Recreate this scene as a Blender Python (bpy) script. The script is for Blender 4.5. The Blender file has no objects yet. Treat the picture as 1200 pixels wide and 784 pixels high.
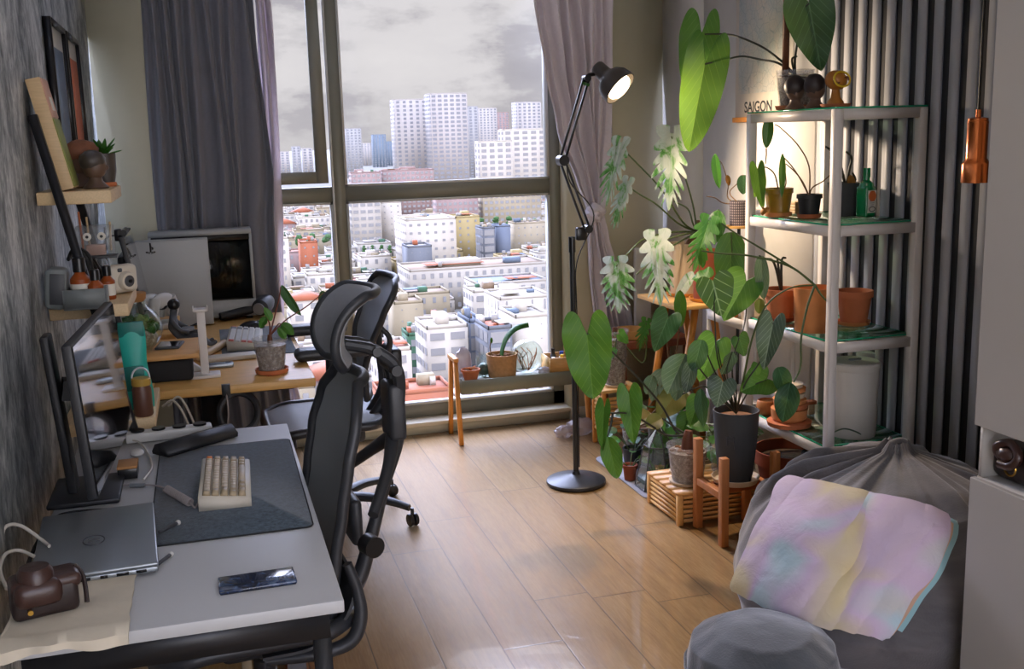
import bpy, bmesh, math, random
from math import sin, cos, pi, radians as R
from mathutils import Vector as V, Matrix as MX, noise as NZ
from mathutils.bvhtree import BVHTree
random.seed(7)
SC = bpy.context.scene
COL = SC.collection
# ---------------------------------------------------------------- camera
FPX, PITCH, ROLL, YAW, EYE = 1235.24, .185086, -.0285896, .280618, 1.62
_fw = V((sin(YAW)*cos(PITCH), cos(YAW)*cos(PITCH), -sin(PITCH)))
_rt = V((cos(YAW), -sin(YAW), 0)); _up = _rt.cross(_fw)
_RT = _rt*cos(ROLL)+_up*sin(ROLL); _UP = -_rt*sin(ROLL)+_up*cos(ROLL)
CAM = V((0, 0, EYE))
def ray(x, y): return _fw+_RT*((x-600)/FPX)-_UP*((y-392)/FPX)
def onx(x, y, X): d = ray(x, y); return CAM+d*((X)/d.x)
def ony(x, y, Y): d = ray(x, y); return CAM+d*(Y/d.y)
def onz(x, y, Z): d = ray(x, y); return CAM+d*((Z-EYE)/d.z)
cd = bpy.data.cameras.new('camera'); cam = bpy.data.objects.new('camera', cd); COL.objects.link(cam)
m3 = MX((_RT, _UP, -_fw)).transposed()
cam.matrix_world = MX.Translation(CAM) @ m3.to_4x4()
cd.sensor_width = 36; cd.lens = FPX/1200*36; cd.clip_start = .02; cd.clip_end = 20000
SC.camera = cam
# ---------------------------------------------------------------- mesh builder
def frame(d, hint=None):
    d = V(d).normalized(); h = V(hint) if hint else (V((0, 0, 1)) if abs(d.z) < .9 else V((1, 0, 0)))
    a = d.cross(h)
    if a.length < 1e-6: a = d.cross(V((1, .3, .2)))
    a.normalize(); return a, a.cross(d).normalized() * -1
def spline(pts, n=6):
    P = [V(p) for p in pts]
    if len(P) < 3: return P
    out = []
    for i in range(len(P)-1):
        p0 = P[i-1] if i else P[0]*2-P[1]; p1, p2 = P[i], P[i+1]
        p3 = P[i+2] if i+2 < len(P) else P[-1]*2-P[-2]
        for k in range(n):
            t = k/n
            out.append(.5*((2*p1)+(p2-p0)*t+(2*p0-5*p1+4*p2-p3)*t*t+(3*p1-p0-3*p2+p3)*t**3))
    out.append(P[-1]); return out
class MB:
    def __init__(s): s.v = []; s.f = []; s.mi = []; s.uv = []; s.mats = []
    def slot(s, m):
        if m not in s.mats: s.mats.append(m)
        return s.mats.index(m)
    def add(s, vs, fs, m, uvs=None):
        b = len(s.v); k = s.slot(m)
        s.v += [V(p) for p in vs]; s.uv += (uvs or [(0, 0)]*len(vs))
        for f in fs: s.f.append([b+i for i in f]); s.mi.append(k)
        return s
    def box(s, c, d, m, rz=0, mat=None):
        x, y, z = d[0]/2, d[1]/2, d[2]/2
        q = mat or MX.Rotation(rz, 3, 'Z')
        vs = [V(c)+q @ V((a*x, b*y, e*z)) for e in (-1, 1) for a, b in ((-1, -1), (1, -1), (1, 1), (-1, 1))]
        return s.add(vs, [(3, 2, 1, 0), (4, 5, 6, 7), (0, 1, 5, 4), (1, 2, 6, 5), (2, 3, 7, 6), (3, 0, 4, 7)], m)
    def ab(s, lo, hi, m): return s.box([(a+b)/2 for a, b in zip(lo, hi)], [abs(b-a) for a, b in zip(lo, hi)], m)
    def rbox(s, c, d, m, r=.01, seg=2, rz=0, mat=None):
        bm = bmesh.new(); bmesh.ops.create_cube(bm, size=1)
        for v in bm.verts: v.co = V((v.co.x*d[0], v.co.y*d[1], v.co.z*d[2]))
        bmesh.ops.bevel(bm, geom=list(bm.edges), offset=min(r, min(d)*.49), segments=seg, profile=.5, affect='EDGES')
        q = mat or MX.Rotation(rz, 3, 'Z'); bm.verts.index_update()
        s.add([V(c)+q @ v.co for v in bm.verts], [[v.index for v in f.verts] for f in bm.faces], m); bm.free(); return s
    def lathe(s, prof, c, m, seg=28, ax=(0, 0, 1), cap=True, wob=None):
        ax = V(ax).normalized()
        if abs(ax.z-1) < 1e-6: a, b = V((1, 0, 0)), V((0, 1, 0))
        else: a, b = frame(ax); 
        if a.cross(b).dot(ax) < 0: b = -b
        vs = []; fs = []; n = len(prof)
        for i, (r, z) in enumerate(prof):
            for k in range(seg):
                t = 2*pi*k/seg; rr = r*(wob(t, z) if wob else 1)
                vs.append(V(c)+a*(rr*cos(t))+b*(rr*sin(t))+ax*z)
        for i in range(n-1):
            for k in range(seg):
                k2 = (k+1) % seg; fs.append((i*seg+k, i*seg+k2, (i+1)*seg+k2, (i+1)*seg+k))
        if cap:
            if prof[0][0] > 1e-5: fs.append(tuple(range(seg))[::-1])
            if prof[-1][0] > 1e-5: fs.append(tuple((n-1)*seg+k for k in range(seg)))
        return s.add(vs, fs, m)
    def cyl(s, c, r, h, m, seg=20, ax=(0, 0, 1), r2=None):
        return s.lathe([(r, 0), (r if r2 is None else r2, h)], c, m, seg, ax)
    def bar(s, p, q, w, h, m, hint=(0, 0, 1)):
        p, q = V(p), V(q); a, b = frame(q-p, hint); d = (q-p)
        vs = [o+a*(x*w/2)+b*(y*h/2) for o in (p, q) for x, y in ((-1, -1), (1, -1), (1, 1), (-1, 1))]
        return s.add(vs, [(3, 2, 1, 0), (4, 5, 6, 7), (0, 1, 5, 4), (1, 2, 6, 5), (2, 3, 7, 6), (3, 0, 4, 7)], m)
    def tube(s, pts, r, m, seg=8, sm=0, closed=False):
        P = spline(pts, sm) if sm else [V(p) for p in pts]
        n = len(P); rr = r if isinstance(r, (list, tuple)) else [r]*2
        a = None; vs = []; fs = []
        for i, p in enumerate(P):
            d = (P[(i+1) % n]-P[i-1]) if closed else (P[min(i+1, n-1)]-P[max(i-1, 0)])
            if d.length < 1e-9: d = V((0, 0, 1))
            d.normalize()
            if a is None: a, _ = frame(d)
            a = (a-d*a.dot(d))
            if a.length < 1e-6: a, _ = frame(d)
            a.normalize(); b = d.cross(a)
            t = i/max(1, n-1)*(len(rr)-1); k = min(int(t), len(rr)-2); ri = rr[k]+(rr[k+1]-rr[k])*(t-k)
            for j in range(seg):
                w = 2*pi*j/seg; vs.append(p+a*(ri*cos(w))+b*(ri*sin(w)))
        for i in range(n if closed else n-1):
            i2 = (i+1) % n
            for j in range(seg):
                j2 = (j+1) % seg; fs.append((i*seg+j, i*seg+j2, i2*seg+j2, i2*seg+j))
        if not closed: fs += [tuple(range(seg))[::-1], tuple((n-1)*seg+j for j in range(seg))]
        return s.add(vs, fs, m)
    def ball(s, c, r, m, seg=16, ring=10, fn=None, mat=None):
        r = V((r, r, r)) if not hasattr(r, '__len__') else V(r); vs = []; fs = []
        q = mat or MX.Identity(3)
        for i in range(ring+1):
            th = pi*i/ring
            for k in range(seg):
                t = 2*pi*k/seg; u = V((sin(th)*cos(t), sin(th)*sin(t), cos(th)))
                p = V((u.x*r.x, u.y*r.y, u.z*r.z))
                if fn: p = p*fn(u)
                vs.append(V(c)+q @ p)
        for i in range(ring):
            for k in range(seg):
                k2 = (k+1) % seg; fs.append((i*seg+k, (i+1)*seg+k, (i+1)*seg+k2, i*seg+k2))
        return s.add(vs, fs, m)
    def grid(s, fn, nu, nv, m, uv=False, flip=False):
        vs = []; fs = []; us = []
        for j in range(nv+1):
            for i in range(nu+1):
                vs.append(V(fn(i/nu, j/nv))); us.append((i/nu, j/nv))
        for j in range(nv):
            for i in range(nu):
                a = j*(nu+1)+i; q = (a, a+1, a+nu+2, a+nu+1); fs.append(q[::-1] if flip else q)
        return s.add(vs, fs, m, us)
    def slab(s, fn, nu, nv, m, th, m2=None):
        """a sheet with thickness: fn(u,v)->point, offset along the surface normal"""
        e = 1e-3
        def off(u, v):
            a = V(fn(min(u+e, 1), v))-V(fn(max(u-e, 0), v)); b = V(fn(u, min(v+e, 1)))-V(fn(u, max(v-e, 0)))
            n = a.cross(b); n.normalize(); return V(fn(u, v))-n*th
        b0 = len(s.v); s.grid(fn, nu, nv, m, True); b1 = len(s.v); s.grid(off, nu, nv, m2 or m, True, True)
        idx = lambda i, j: j*(nu+1)+i
        loop = [idx(i, 0) for i in range(nu)]+[idx(nu, j) for j in range(nv)]+[idx(i, nv) for i in range(nu, 0, -1)]+[idx(0, j) for j in range(nv, 0, -1)]
        k = s.slot(m2 or m)
        for a, b in zip(loop, loop[1:]+loop[:1]): s.f.append([b0+b, b0+a, b1+a, b1+b]); s.mi.append(k)
        return s
    def prism(s, poly, o, ax, ay, az, h, m):
        """polygon in the plane (ax, ay) at o, extruded by h along az"""
        o, ax, ay, az = V(o), V(ax), V(ay), V(az); n = len(poly)
        vs = [o+ax*x+ay*y for x, y in poly]+[o+ax*x+ay*y+az*h for x, y in poly]
        fs = [tuple(range(n))[::-1], tuple(range(n, 2*n))]+[(i, (i+1) % n, n+(i+1) % n, n+i) for i in range(n)]
        return s.add(vs, fs, m)
    def build(s, name, parent=None, smooth=35, origin=None):
        me = bpy.data.meshes.new(name)
        if parent is not None: off = woff(parent)
        else:
            xs = [p.x for p in s.v]; ys = [p.y for p in s.v]; zs = [p.z for p in s.v]
            off = V(origin) if origin is not None else V(((min(xs)+max(xs))/2, (min(ys)+max(ys))/2, min(zs)))
        me.from_pydata([tuple(p-off) for p in s.v], [], s.f)
        for m in s.mats: me.materials.append(MAT(m))
        me.polygons.foreach_set('material_index', s.mi)
        ul = me.uv_layers.new(name='UVMap')
        for l in me.loops: ul.data[l.index].uv = s.uv[l.vertex_index]
        me.update()
        bm = bmesh.new(); bm.from_mesh(me); bmesh.ops.recalc_face_normals(bm, faces=list(bm.faces)) if smooth != -1 else None; bm.to_mesh(me); bm.free()
        me.shade_smooth()
        if smooth > 0: me.set_sharp_from_angle(angle=R(smooth))
        o = bpy.data.objects.new(name, me); COL.objects.link(o)
        if parent is not None: o.parent = parent
        else: o.location = off
        return o
def woff(o):
    p = V((0, 0, 0))
    while o is not None: p = p+o.location; o = o.parent
    return p
def tag(o, label, cat, group=None, kind=None):
    if label: o['label'] = label
    if cat: o['category'] = cat
    if group: o['group'] = group
    if kind: o['kind'] = kind
    return o
def thing(name, label, cat, loc, group=None, rz=0):
    o = bpy.data.objects.new(name, None); COL.objects.link(o); o.location = loc; o.rotation_euler = (0, 0, rz)
    o.empty_display_size = .05
    return tag(o, label, cat, group)
def structure(o): o['kind'] = 'structure'; return o
def copy_tree(o, parent=None):
    c = o.copy(); COL.objects.link(c)
    if parent is not None: c.parent = parent
    for ch in list(o.children): copy_tree(ch, c)
    return c
# ---------------------------------------------------------------- materials
def lin(c):
    return tuple(((x/255)/12.92 if x/255 <= .04045 else ((x/255+.055)/1.055)**2.4) for x in c)+(1,)
_M = {}; _DEF = {}
def MAT(n):
    if n in _M: return _M[n]
    m = bpy.data.materials.new(n); m.use_nodes = True; _M[n] = m; return m
def finish_materials():
    for n, m in _M.items(): _DEF[n](m)
class G:
    def __init__(s, m):
        s.t = m.node_tree; s.t.nodes.clear(); s.out = s.t.nodes.new('ShaderNodeOutputMaterial' if isinstance(m, bpy.types.Material) else 'ShaderNodeOutputWorld')
    def n(s, ty, ins=None, **pr):
        x = s.t.nodes.new('ShaderNode'+ty)
        for k, v in pr.items(): setattr(x, k, v)
        for k, v in (ins or {}).items():
            if isinstance(v, bpy.types.NodeSocket): s.t.links.new(v, x.inputs[k])
            else: x.inputs[k].default_value = v
        return x
    def math(s, op, a, b=0., c=0.):
        return s.n('Math', {0: a, 1: b, 2: c}, operation=op).outputs[0]
    def mix(s, f, a, b):
        x = s.n('Mix', data_type='RGBA'); s.set(x.inputs[0], f); s.set(x.inputs[6], a); s.set(x.inputs[7], b); return x.outputs[2]
    def set(s, sock, v):
        if isinstance(v, bpy.types.NodeSocket): s.t.links.new(v, sock)
        else: sock.default_value = v
    def coord(s, which='Object', scale=(1, 1, 1)):
        c = s.n('TexCoord').outputs[which]
        if scale == (1, 1, 1): return c
        return s.n('Mapping', {'Vector': c, 'Scale': scale}).outputs[0]
    def noise(s, vec, scale, detail=3, rough=.5, dist=0.):
        return s.n('TexNoise', {'Vector': vec, 'Scale': scale, 'Detail': detail, 'Roughness': rough, 'Distortion': dist}).outputs[0]
    def ramp(s, f, stops):
        r = s.n('ValToRGB', {0: f}); e = r.color_ramp.elements
        while len(e) < len(stops): e.new(.5)
        for x, (p, c) in zip(e, stops): x.position = p; x.color = c
        return r.outputs[0]
    def rng(s, f, a, b, c, d):
        return s.n('MapRange', {0: f, 1: a, 2: b, 3: c, 4: d}).outputs[0]
    def bump(s, h, st=.3, dist=.01):
        return s.n('Bump', {'Height': h, 'Strength': st, 'Distance': dist}).outputs[0]
    def pbr(s, **k):
        x = s.n('BsdfPrincipled')
        nm = dict(col='Base Color', rough='Roughness', metal='Metallic', nor='Normal', alpha='Alpha', spec='Specular IOR Level', trans='Transmission Weight', ior='IOR', sss='Subsurface Weight', sheen='Sheen Weight', coat='Coat Weight', emc='Emission Color', ems='Emission Strength')
        for a, v in k.items(): s.set(x.inputs[nm[a]], v)
        return x.outputs[0]
    def end(s, sh): s.t.links.new(sh, s.out.inputs[0])
def sc(c, f): return tuple(min(1, x*f) for x in c[:3])+(1,)
def plain(n, c, rough=.5, metal=0, var=.08, vs=12, bump=0, bs=60, spec=.5, sheen=0, coat=0, stretch=(1, 1, 1), detail=3):
    def mk(m):
        g = G(m); co = g.coord('Object', stretch); b = lin(c)
        col = g.mix(g.noise(co, vs, detail), sc(b, 1-var*1.6), sc(b, 1+var*1.6))
        k = dict(col=col, rough=rough, metal=metal, spec=spec)
        if sheen: k['sheen'] = sheen
        if coat: k['coat'] = coat
        if bump: k['nor'] = g.bump(g.noise(co, bs, 4), bump, .004)
        g.end(g.pbr(**k))
    _DEF[n] = mk
def wood(n, c, ax=0, rough=.45, var=.16, s=1.):
    def mk(m):
        g = G(m); st = [14*s]*3; st[ax] = 1.2*s
        co = g.coord('Object', tuple(st)); b = lin(c)
        f = g.noise(co, 2.2, 5, .62, .6)
        col = g.mix(f, sc(b, 1-2*var), sc(b, 1+2*var))
        f2 = g.noise(co, 14, 3); col = g.mix(g.rng(f2, .35, .7, 0, .35), col, sc(b, .6))
        g.end(g.pbr(col=col, rough=rough, nor=g.bump(f2, .12, .002)))
    _DEF[n] = mk
def glass(n, c=(255, 255, 255), refl=.08, tint=0., rough=.02):
    def mk(m):
        g = G(m); fr = g.n('LayerWeight', {0: .35}).outputs[1]
        f = g.math('ADD', refl, g.math('MULTIPLY', g.math('POWER', fr, 3.), .7))
        tr = g.n('BsdfTransparent', {0: sc(lin(c), 1-tint)}).outputs[0]
        gl = g.n('BsdfGlossy', {0: (1, 1, 1, 1), 1: rough}).outputs[0]
        g.end(g.n('MixShader', {0: f, 1: tr, 2: gl}).outputs[0])
    _DEF[n] = mk
def cloudy(n, c, alpha=.55, rough=.35):
    """cloudy translucent plastic"""
    def mk(m):
        g = G(m); co = g.coord('Object'); b = lin(c)
        p = g.pbr(col=g.mix(g.noise(co, 25, 4), sc(b, .75), sc(b, 1.15)), rough=rough)
        tr = g.n('BsdfTransparent', {0: (.95, .95, .95, 1)}).outputs[0]
        g.end(g.n('MixShader', {0: alpha, 1: tr, 2: p}).outputs[0])
    _DEF[n] = mk
def emit(n, c, st):
    def mk(m):
        g = G(m); g.end(g.n('Emission', {0: lin(c), 1: st}).outputs[0])
    _DEF[n] = mk
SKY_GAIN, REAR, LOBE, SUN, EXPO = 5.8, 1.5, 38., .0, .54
LAMP = 64.
# ---------------------------------------------------------------- surfaces of the room
def _concrete(m):
    g = G(m); co = g.coord('Object'); a = g.noise(g.coord('Object', (1, 1.3, .9)), 3.2, 8, .7, .6); b = g.noise(g.coord('Object', (1, 2.6, 1.3)), 11, 6, .7, .8)
    f = g.math('ADD', g.math('MULTIPLY', a, .6), g.math('MULTIPLY', b, .4))
    col = g.ramp(f, [(.4, lin((96, 102, 104))), (.47, lin((146, 152, 154))), (.53, lin((190, 194, 194))), (.6, lin((232, 234, 232)))])
    g.end(g.pbr(col=col, rough=.6, nor=g.bump(f, .35, .01)))
_DEF['concrete'] = _concrete
def _floor(m):
    g = G(m); co = g.coord('Object'); sp = g.n('SeparateXYZ', {0: co}); x, y = sp.outputs[0], sp.outputs[1]
    r = g.math('DIVIDE', g.math('ADD', x, -.585), .2025); row = g.math('FLOOR', r); fx = g.math('SUBTRACT', r, row)
    wn = g.n('TexWhiteNoise', {1: row}, noise_dimensions='1D').outputs[0]
    q = g.math('DIVIDE', g.math('ADD', y, g.math('MULTIPLY', wn, 1.22)), 1.22); pl = g.math('FLOOR', q); fy = g.math('SUBTRACT', q, pl)
    pid = g.n('TexWhiteNoise', {0: g.n('CombineXYZ', {0: row, 1: pl}).outputs[0]}, noise_dimensions='3D').outputs[0]
    gx = g.math('MINIMUM', fx, g.math('SUBTRACT', 1, fx)); gy = g.math('MINIMUM', fy, g.math('SUBTRACT', 1, fy))
    groove = g.math('MINIMUM', g.rng(gx, .004, .016, 0, 1), g.rng(gy, .0008, .003, 0, 1))
    vec = g.n('CombineXYZ', {0: g.math('MULTIPLY', x, 16.), 1: g.math('ADD', g.math('MULTIPLY', y, 1.3), g.math('MULTIPLY', pid, 30.)), 2: g.math('MULTIPLY', pid, 7.)}).outputs[0]
    gr = g.noise(vec, 1.6, 6, .62, .7); fine = g.noise(vec, 11, 4)
    col = g.ramp(gr, [(.25, lin((146, 112, 70))), (.5, lin((176, 140, 88))), (.75, lin((192, 156, 104)))])
    col = g.mix(g.rng(fine, .4, .75, 0, .3), col, lin((128, 92, 56)))
    col = g.mix(g.rng(pid, 0, 1, 0, .25), col, lin((160, 118, 74)))
    col = g.mix(groove, lin((92, 68, 44)), col)
    g.end(g.pbr(col=col, rough=g.rng(fine, .3, .7, .3, .42), spec=.9, coat=.6, nor=g.bump(g.math('ADD', groove, g.math('MULTIPLY', fine, .12)), .25, .002)))
_DEF['floor_planks'] = _floor
plain('wall_paint', (200, 193, 166), .8, var=.03, bump=.06, bs=240)
plain('white_paint', (222, 220, 216), .75, var=.02)
plain('pale_panel', (228, 224, 218), .5, var=.03)
plain('ceiling_paint', (236, 234, 230), .85, var=.01)
plain('slat_grey', (176, 178, 182), .45, var=.05, vs=4)
plain('slat_gap', (22, 24, 26), .6, var=.05)
plain('window_frame', (128, 126, 112), .45, var=.03, vs=5)
plain('frame_edge', (196, 194, 186), .4, var=.02)
plain('seal_black', (25, 25, 25), .7)
plain('sill_stone', (205, 196, 172), .45, var=.04)
plain('cabinet_white', (180, 176, 170), .45, var=.02, vs=3)
plain('niche_board', (110, 98, 86), .6)
glass('window_glass', (255, 255, 255), .0, .03)
glass('clear_glass', (240, 248, 244), .07)
glass('tinted_glass', (165, 172, 172), .03)
glass('lid_plastic', (235, 235, 238), .12, 0, .2)
def _gshelf(m):
    g = G(m); tr = g.n('BsdfTransparent', {0: (.72, .9, .82, 1)}).outputs[0]
    gl = g.n('BsdfGlossy', {0: (.9, 1, .95, 1), 1: .03}).outputs[0]
    f = g.rng(g.n('LayerWeight', {0: .4}).outputs[1], 0, 1, .08, .8)
    g.end(g.n('MixShader', {0: f, 1: tr, 2: gl}).outputs[0])
_DEF['shelf_glass'] = _gshelf
plain('glass_edge_green', (40, 170, 125), .2, var=.05, spec=.8)
# furniture and goods
plain('black_metal', (30, 31, 34), .42, var=.1)
plain('black_plastic', (34, 35, 38), .45, var=.08)
plain('satin_black', (20, 20, 22), .28, var=.05)
plain('dark_grey', (66, 68, 72), .5, var=.06)
plain('mid_grey', (120, 121, 124), .5)
plain('console_white', (168, 170, 170), .4, var=.02)
plain('white_plastic', (204, 203, 198), .38, var=.02)
plain('warm_white', (208, 200, 184), .45, var=.03)
plain('white_metal', (216, 210, 204), .4, var=.02)
plain('silver', (150, 156, 160), .34, .7, var=.03, vs=3)
plain('silver_light', (196, 198, 202), .3, .5, var=.02)
plain('chrome', (200, 200, 200), .18, 1, var=.02)
plain('copper', (214, 120, 66), .2, 1, var=.05)
plain('brass', (190, 150, 70), .3, 1)
plain('desk_white', (186, 187, 188), .42, var=.02, vs=4)
plain('desk_edge', (196, 192, 166), .5, var=.03)
wood('oak_light', (214, 186, 142), 1, .5, .05)
wood('oak_x', (206, 176, 132), 0, .5, .06)
wood('desk_wood', (224, 176, 104), 0, .4, .08)
wood('pine_orange', (216, 144, 66), 2, .5, .1)
wood('bamboo', (222, 172, 102), 1, .5, .07)
wood('bamboo_x', (214, 160, 92), 0, .5, .07)
wood('teak', (188, 120, 66), 2, .5, .12)
wood('dark_wood', (110, 62, 38), 0, .5, .1)
wood('cork', (176, 126, 76), 0, .8, .1, 4)
plain('felt', (62, 74, 84), .95, var=.95, vs=110, bump=.5, bs=300, sheen=.3, detail=5)
plain('felt_edge', (30, 31, 33), .8)
plain('curtain_grey', (112, 112, 120), .85, var=.06, vs=60, sheen=.3, bump=.15, bs=500)
def _lining(m):
    g = G(m); c = g.mix(g.noise(g.coord('Object'), 40, 3), lin((214, 204, 210)), lin((228, 220, 224)))
    g.end(g.n('MixShader', {0: .45, 1: g.pbr(col=c, rough=.9), 2: g.n('BsdfTranslucent', {0: c}).outputs[0]}).outputs[0])
_DEF['curtain_light'] = _lining
plain('sheer_white', (226, 222, 222), .9, var=.02)
plain('chair_black', (44, 46, 50), .42, var=.08)
def _mesh(m):
    g = G(m); co = g.coord('UV'); w = g.n('TexChecker', {0: co, 3: 160.}).outputs[1]
    p = g.pbr(col=g.mix(w, lin((122, 125, 126)), lin((150, 153, 154))), rough=.6); tr = g.n('BsdfTransparent').outputs[0]
    g.end(g.n('MixShader', {0: g.rng(w, 0, 1, 1., 1.), 1: tr, 2: p}).outputs[0])
_DEF['chair_mesh'] = _mesh
def _velvet(n, c, c2):
    def mk(m):
        g = G(m); co = g.coord('Object'); f = g.noise(co, 5, 5, .6, .6); fine = g.noise(co, 180, 2)
        g.end(g.pbr(col=g.mix(g.rng(f, .35, .65, 0, 1), lin(c), lin(c2)), rough=.85, sheen=.6, nor=g.bump(g.math('ADD', f, g.math('MULTIPLY', fine, .2)), .25, .02)))
    _DEF[n] = mk
_velvet('beanbag_grey', (80, 77, 78), (108, 103, 103)); _velvet('pouf_grey', (62, 66, 70), (82, 86, 90)); _velvet('throw_grey', (92, 88, 86), (120, 114, 112))
def _tiedye(m):
    g = G(m); co = g.coord('UV', (1.25, 1.0, 1)); c = g.n('Mapping', {'Vector': co, 'Rotation': (0, 0, .45)}).outputs[0]
    a = g.noise(c, 1.9, 1.5, .4, .5); b = g.noise(g.n('Mapping', {'Vector': c, 'Location': (4.2, 1.3, 0)}).outputs[0], 1.7, 1.5, .4, .5)
    col = g.ramp(a, [(.32, lin((218, 196, 142))), (.43, lin((224, 208, 170))), (.5, lin((216, 194, 218))), (.57, lin((192, 212, 218))), (.7, lin((160, 202, 214)))])
    col = g.mix(g.rng(b, .42, .62, 0, .8), col, g.ramp(a, [(.35, lin((206, 186, 222))), (.55, lin((222, 196, 212))), (.7, lin((222, 208, 168)))]))
    col = g.mix(.12, col, (0.02, 0.02, .02, 1))
    g.end(g.pbr(col=col, rough=.9, sheen=.2, nor=g.bump(g.noise(g.coord('Object'), 14, 4, .55, .4), .35, .02)))
_DEF['tie_dye'] = _tiedye
plain('cloth_cream', (206, 196, 176), .9, var=.06, vs=18, bump=.3, bs=30)
plain('leather_brown', (62, 40, 34), .32, var=.2, vs=30, bump=.15, bs=120)
plain('leather_dark', (40, 28, 26), .4, var=.2, vs=30)
def _phone(m):
    g = G(m); co = g.coord('Object'); f = g.noise(co, 42, 5, .6, .8)
    g.end(g.pbr(col=g.ramp(f, [(.4, lin((20, 27, 44))), (.55, lin((38, 54, 86))), (.68, lin((92, 112, 142)))]), rough=.12, coat=.4))
_DEF['phone_back'] = _phone
def _screen(m):
    g = G(m); g.end(g.pbr(col=lin((14, 15, 17)), rough=.07, spec=.9, coat=.6))
_DEF['screen_glass'] = _screen
for n_, c_ in dict(key_beige=(204, 188, 164), key_tan=(176, 158, 128), key_orange=(214, 120, 48), key_white=(206, 204, 200), key_pink=(206, 120, 108), teal=(36, 168, 152), teal_dark=(20, 112, 104), amber=(150, 70, 18), jar_brown=(92, 58, 44), lid_gold=(176, 140, 60),
    label_white=(222, 218, 206), label_orange=(214, 106, 40), red=(170, 44, 32), yellow=(222, 186, 40), blue=(40, 70, 160), khaki=(128, 122, 104), tin_grey=(132, 138, 138), skin_stone=(96, 74, 60), stone_dark=(66, 58, 52), gold_brown=(170, 110, 40), pink=(204, 130, 120), terrain=(120, 100, 80)).items(): plain(n_, c_, .45, var=.06, vs=25)
plain('terracotta', (192, 112, 70), .8, var=.14, vs=14, bump=.1, bs=90)
plain('terracotta_pale', (204, 132, 76), .8, var=.16, vs=14, bump=.1, bs=90)
plain('terracotta_dark', (136, 66, 40), .8, var=.14, vs=14)
plain('ceramic_cream', (206, 186, 158), .45, var=.05)
plain('pot_charcoal', (58, 60, 61), .75, var=.16, vs=9, bump=.2, bs=50)
plain('pot_black', (30, 32, 33), .5)
plain('amber_plastic', (150, 116, 36), .25, var=.15)
plain('burlap', (186, 142, 96), .9, var=.2, vs=60, bump=.4, bs=160)
plain('soil', (72, 54, 40), .95, var=.5, vs=60, bump=.8, bs=90)
plain('soil_bark', (128, 88, 54), .95, var=.5, vs=70, bump=.8, bs=70)
def _sub(m):
    g = G(m); co = g.coord('Object'); f = g.noise(co, 60, 4, .7)
    g.end(g.pbr(col=g.ramp(f, [(.35, lin((92, 78, 64))), (.5, lin((136, 122, 104))), (.65, lin((186, 178, 166)))]), rough=.5))
_DEF['substrate'] = _sub
cloudy('clear_pot', (206, 206, 210), .24); cloudy('plastic_bag', (196, 184, 190), .55); cloudy('bin_clear', (206, 208, 212), .6); cloudy('acrylic', (160, 164, 168), .3, .15)
plain('grey_mat', (146, 146, 156), .9, var=.1, vs=80)
plain('moss', (98, 116, 44), .95, var=.5, vs=45, bump=1, bs=60)
plain('trough_grey', (138, 138, 120), .55, var=.03)
plain('green_bottle', (14, 132, 74), .12, var=.05, spec=.8)
plain('bin_white', (206, 202, 194), .5, var=.03)
plain('stem_green', (74, 92, 46), .5, var=.2); plain('stem_dark', (44, 46, 34), .5, var=.2); plain('stem_brown', (112, 84, 52), .6, var=.2); plain('dry_leaf', (158, 108, 42), .8, var=.3, vs=40)
plain('cable_white', (196, 190, 178), .5); plain('cable_grey', (150, 142, 140), .6); plain('cable_black', (18, 18, 19), .5)
# leaves: UV = (side -1..1 mapped to 0..1, along the midrib)
def leafmat(n, c, c2, vein, vw=.02, vs=.5, rough=.42, nveins=6., trans=.35):
    def mk(m):
        g = G(m); sp = g.n('SeparateXYZ', {0: g.coord('UV')}); u = g.math('ABSOLUTE', g.math('SUBTRACT', sp.outputs[0], .5)); v = sp.outputs[1]
        mid = g.rng(u, vw*.4, vw*1.2, 1, 0)
        t = g.math('SUBTRACT', g.math('MULTIPLY', v, nveins), g.math('MULTIPLY', u, nveins*1.1)); fr = g.math('ABSOLUTE', g.math('SUBTRACT', g.math('FRACT', t), .5))
        side = g.math('MULTIPLY', g.rng(fr, .02, .02+vw*2.2, 1, 0), g.rng(u, .3, .48, 1, 0))
        vv = g.math('MULTIPLY', g.math('MAXIMUM', mid, side), vs)
        f = g.noise(g.coord('Object'), 9, 4)
        col = g.mix(vv, g.mix(g.rng(f, .3, .7, 0, 1), lin(c), lin(c2)), lin(vein))
        p = g.pbr(col=col, rough=rough, nor=g.bump(g.math('MAXIMUM', mid, side), .2, .004))
        tl = g.n('BsdfTranslucent', {0: g.mix(.5, col, (.35, .6, .06, 1))}).outputs[0]
        g.end(g.n('MixShader', {0: trans, 1: p, 2: tl}).outputs[0])
    _DEF[n] = mk
leafmat('leaf_bright', (36, 92, 20), (52, 108, 30), (120, 160, 76), .012, .4, .45, 6., .14)
leafmat('leaf_lime', (58, 112, 30), (76, 126, 42), (140, 176, 96), .012, .4, .45, 6., .2)
leafmat('leaf_green', (36, 96, 34), (54, 116, 44), (120, 164, 96), .014, .5)
leafmat('leaf_dark', (20, 62, 36), (34, 84, 48), (92, 132, 96), .016, .6, .5, 6., .15)
leafmat('leaf_velvet', (24, 62, 34), (40, 84, 46), (160, 186, 140), .022, .8, .6, 3.2, .12)
leafmat('leaf_silver', (74, 96, 84), (104, 122, 108), (160, 172, 158), .016, .5, .45, 6., .12)
leafmat('leaf_sheen', (52, 72, 62), (86, 104, 92), (150, 168, 150), .02, .7, .5, 6., .1)
leafmat('leaf_olive', (92, 92, 40), (118, 100, 52), (136, 110, 70), .014, .4, .5, 6., .2)
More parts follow.
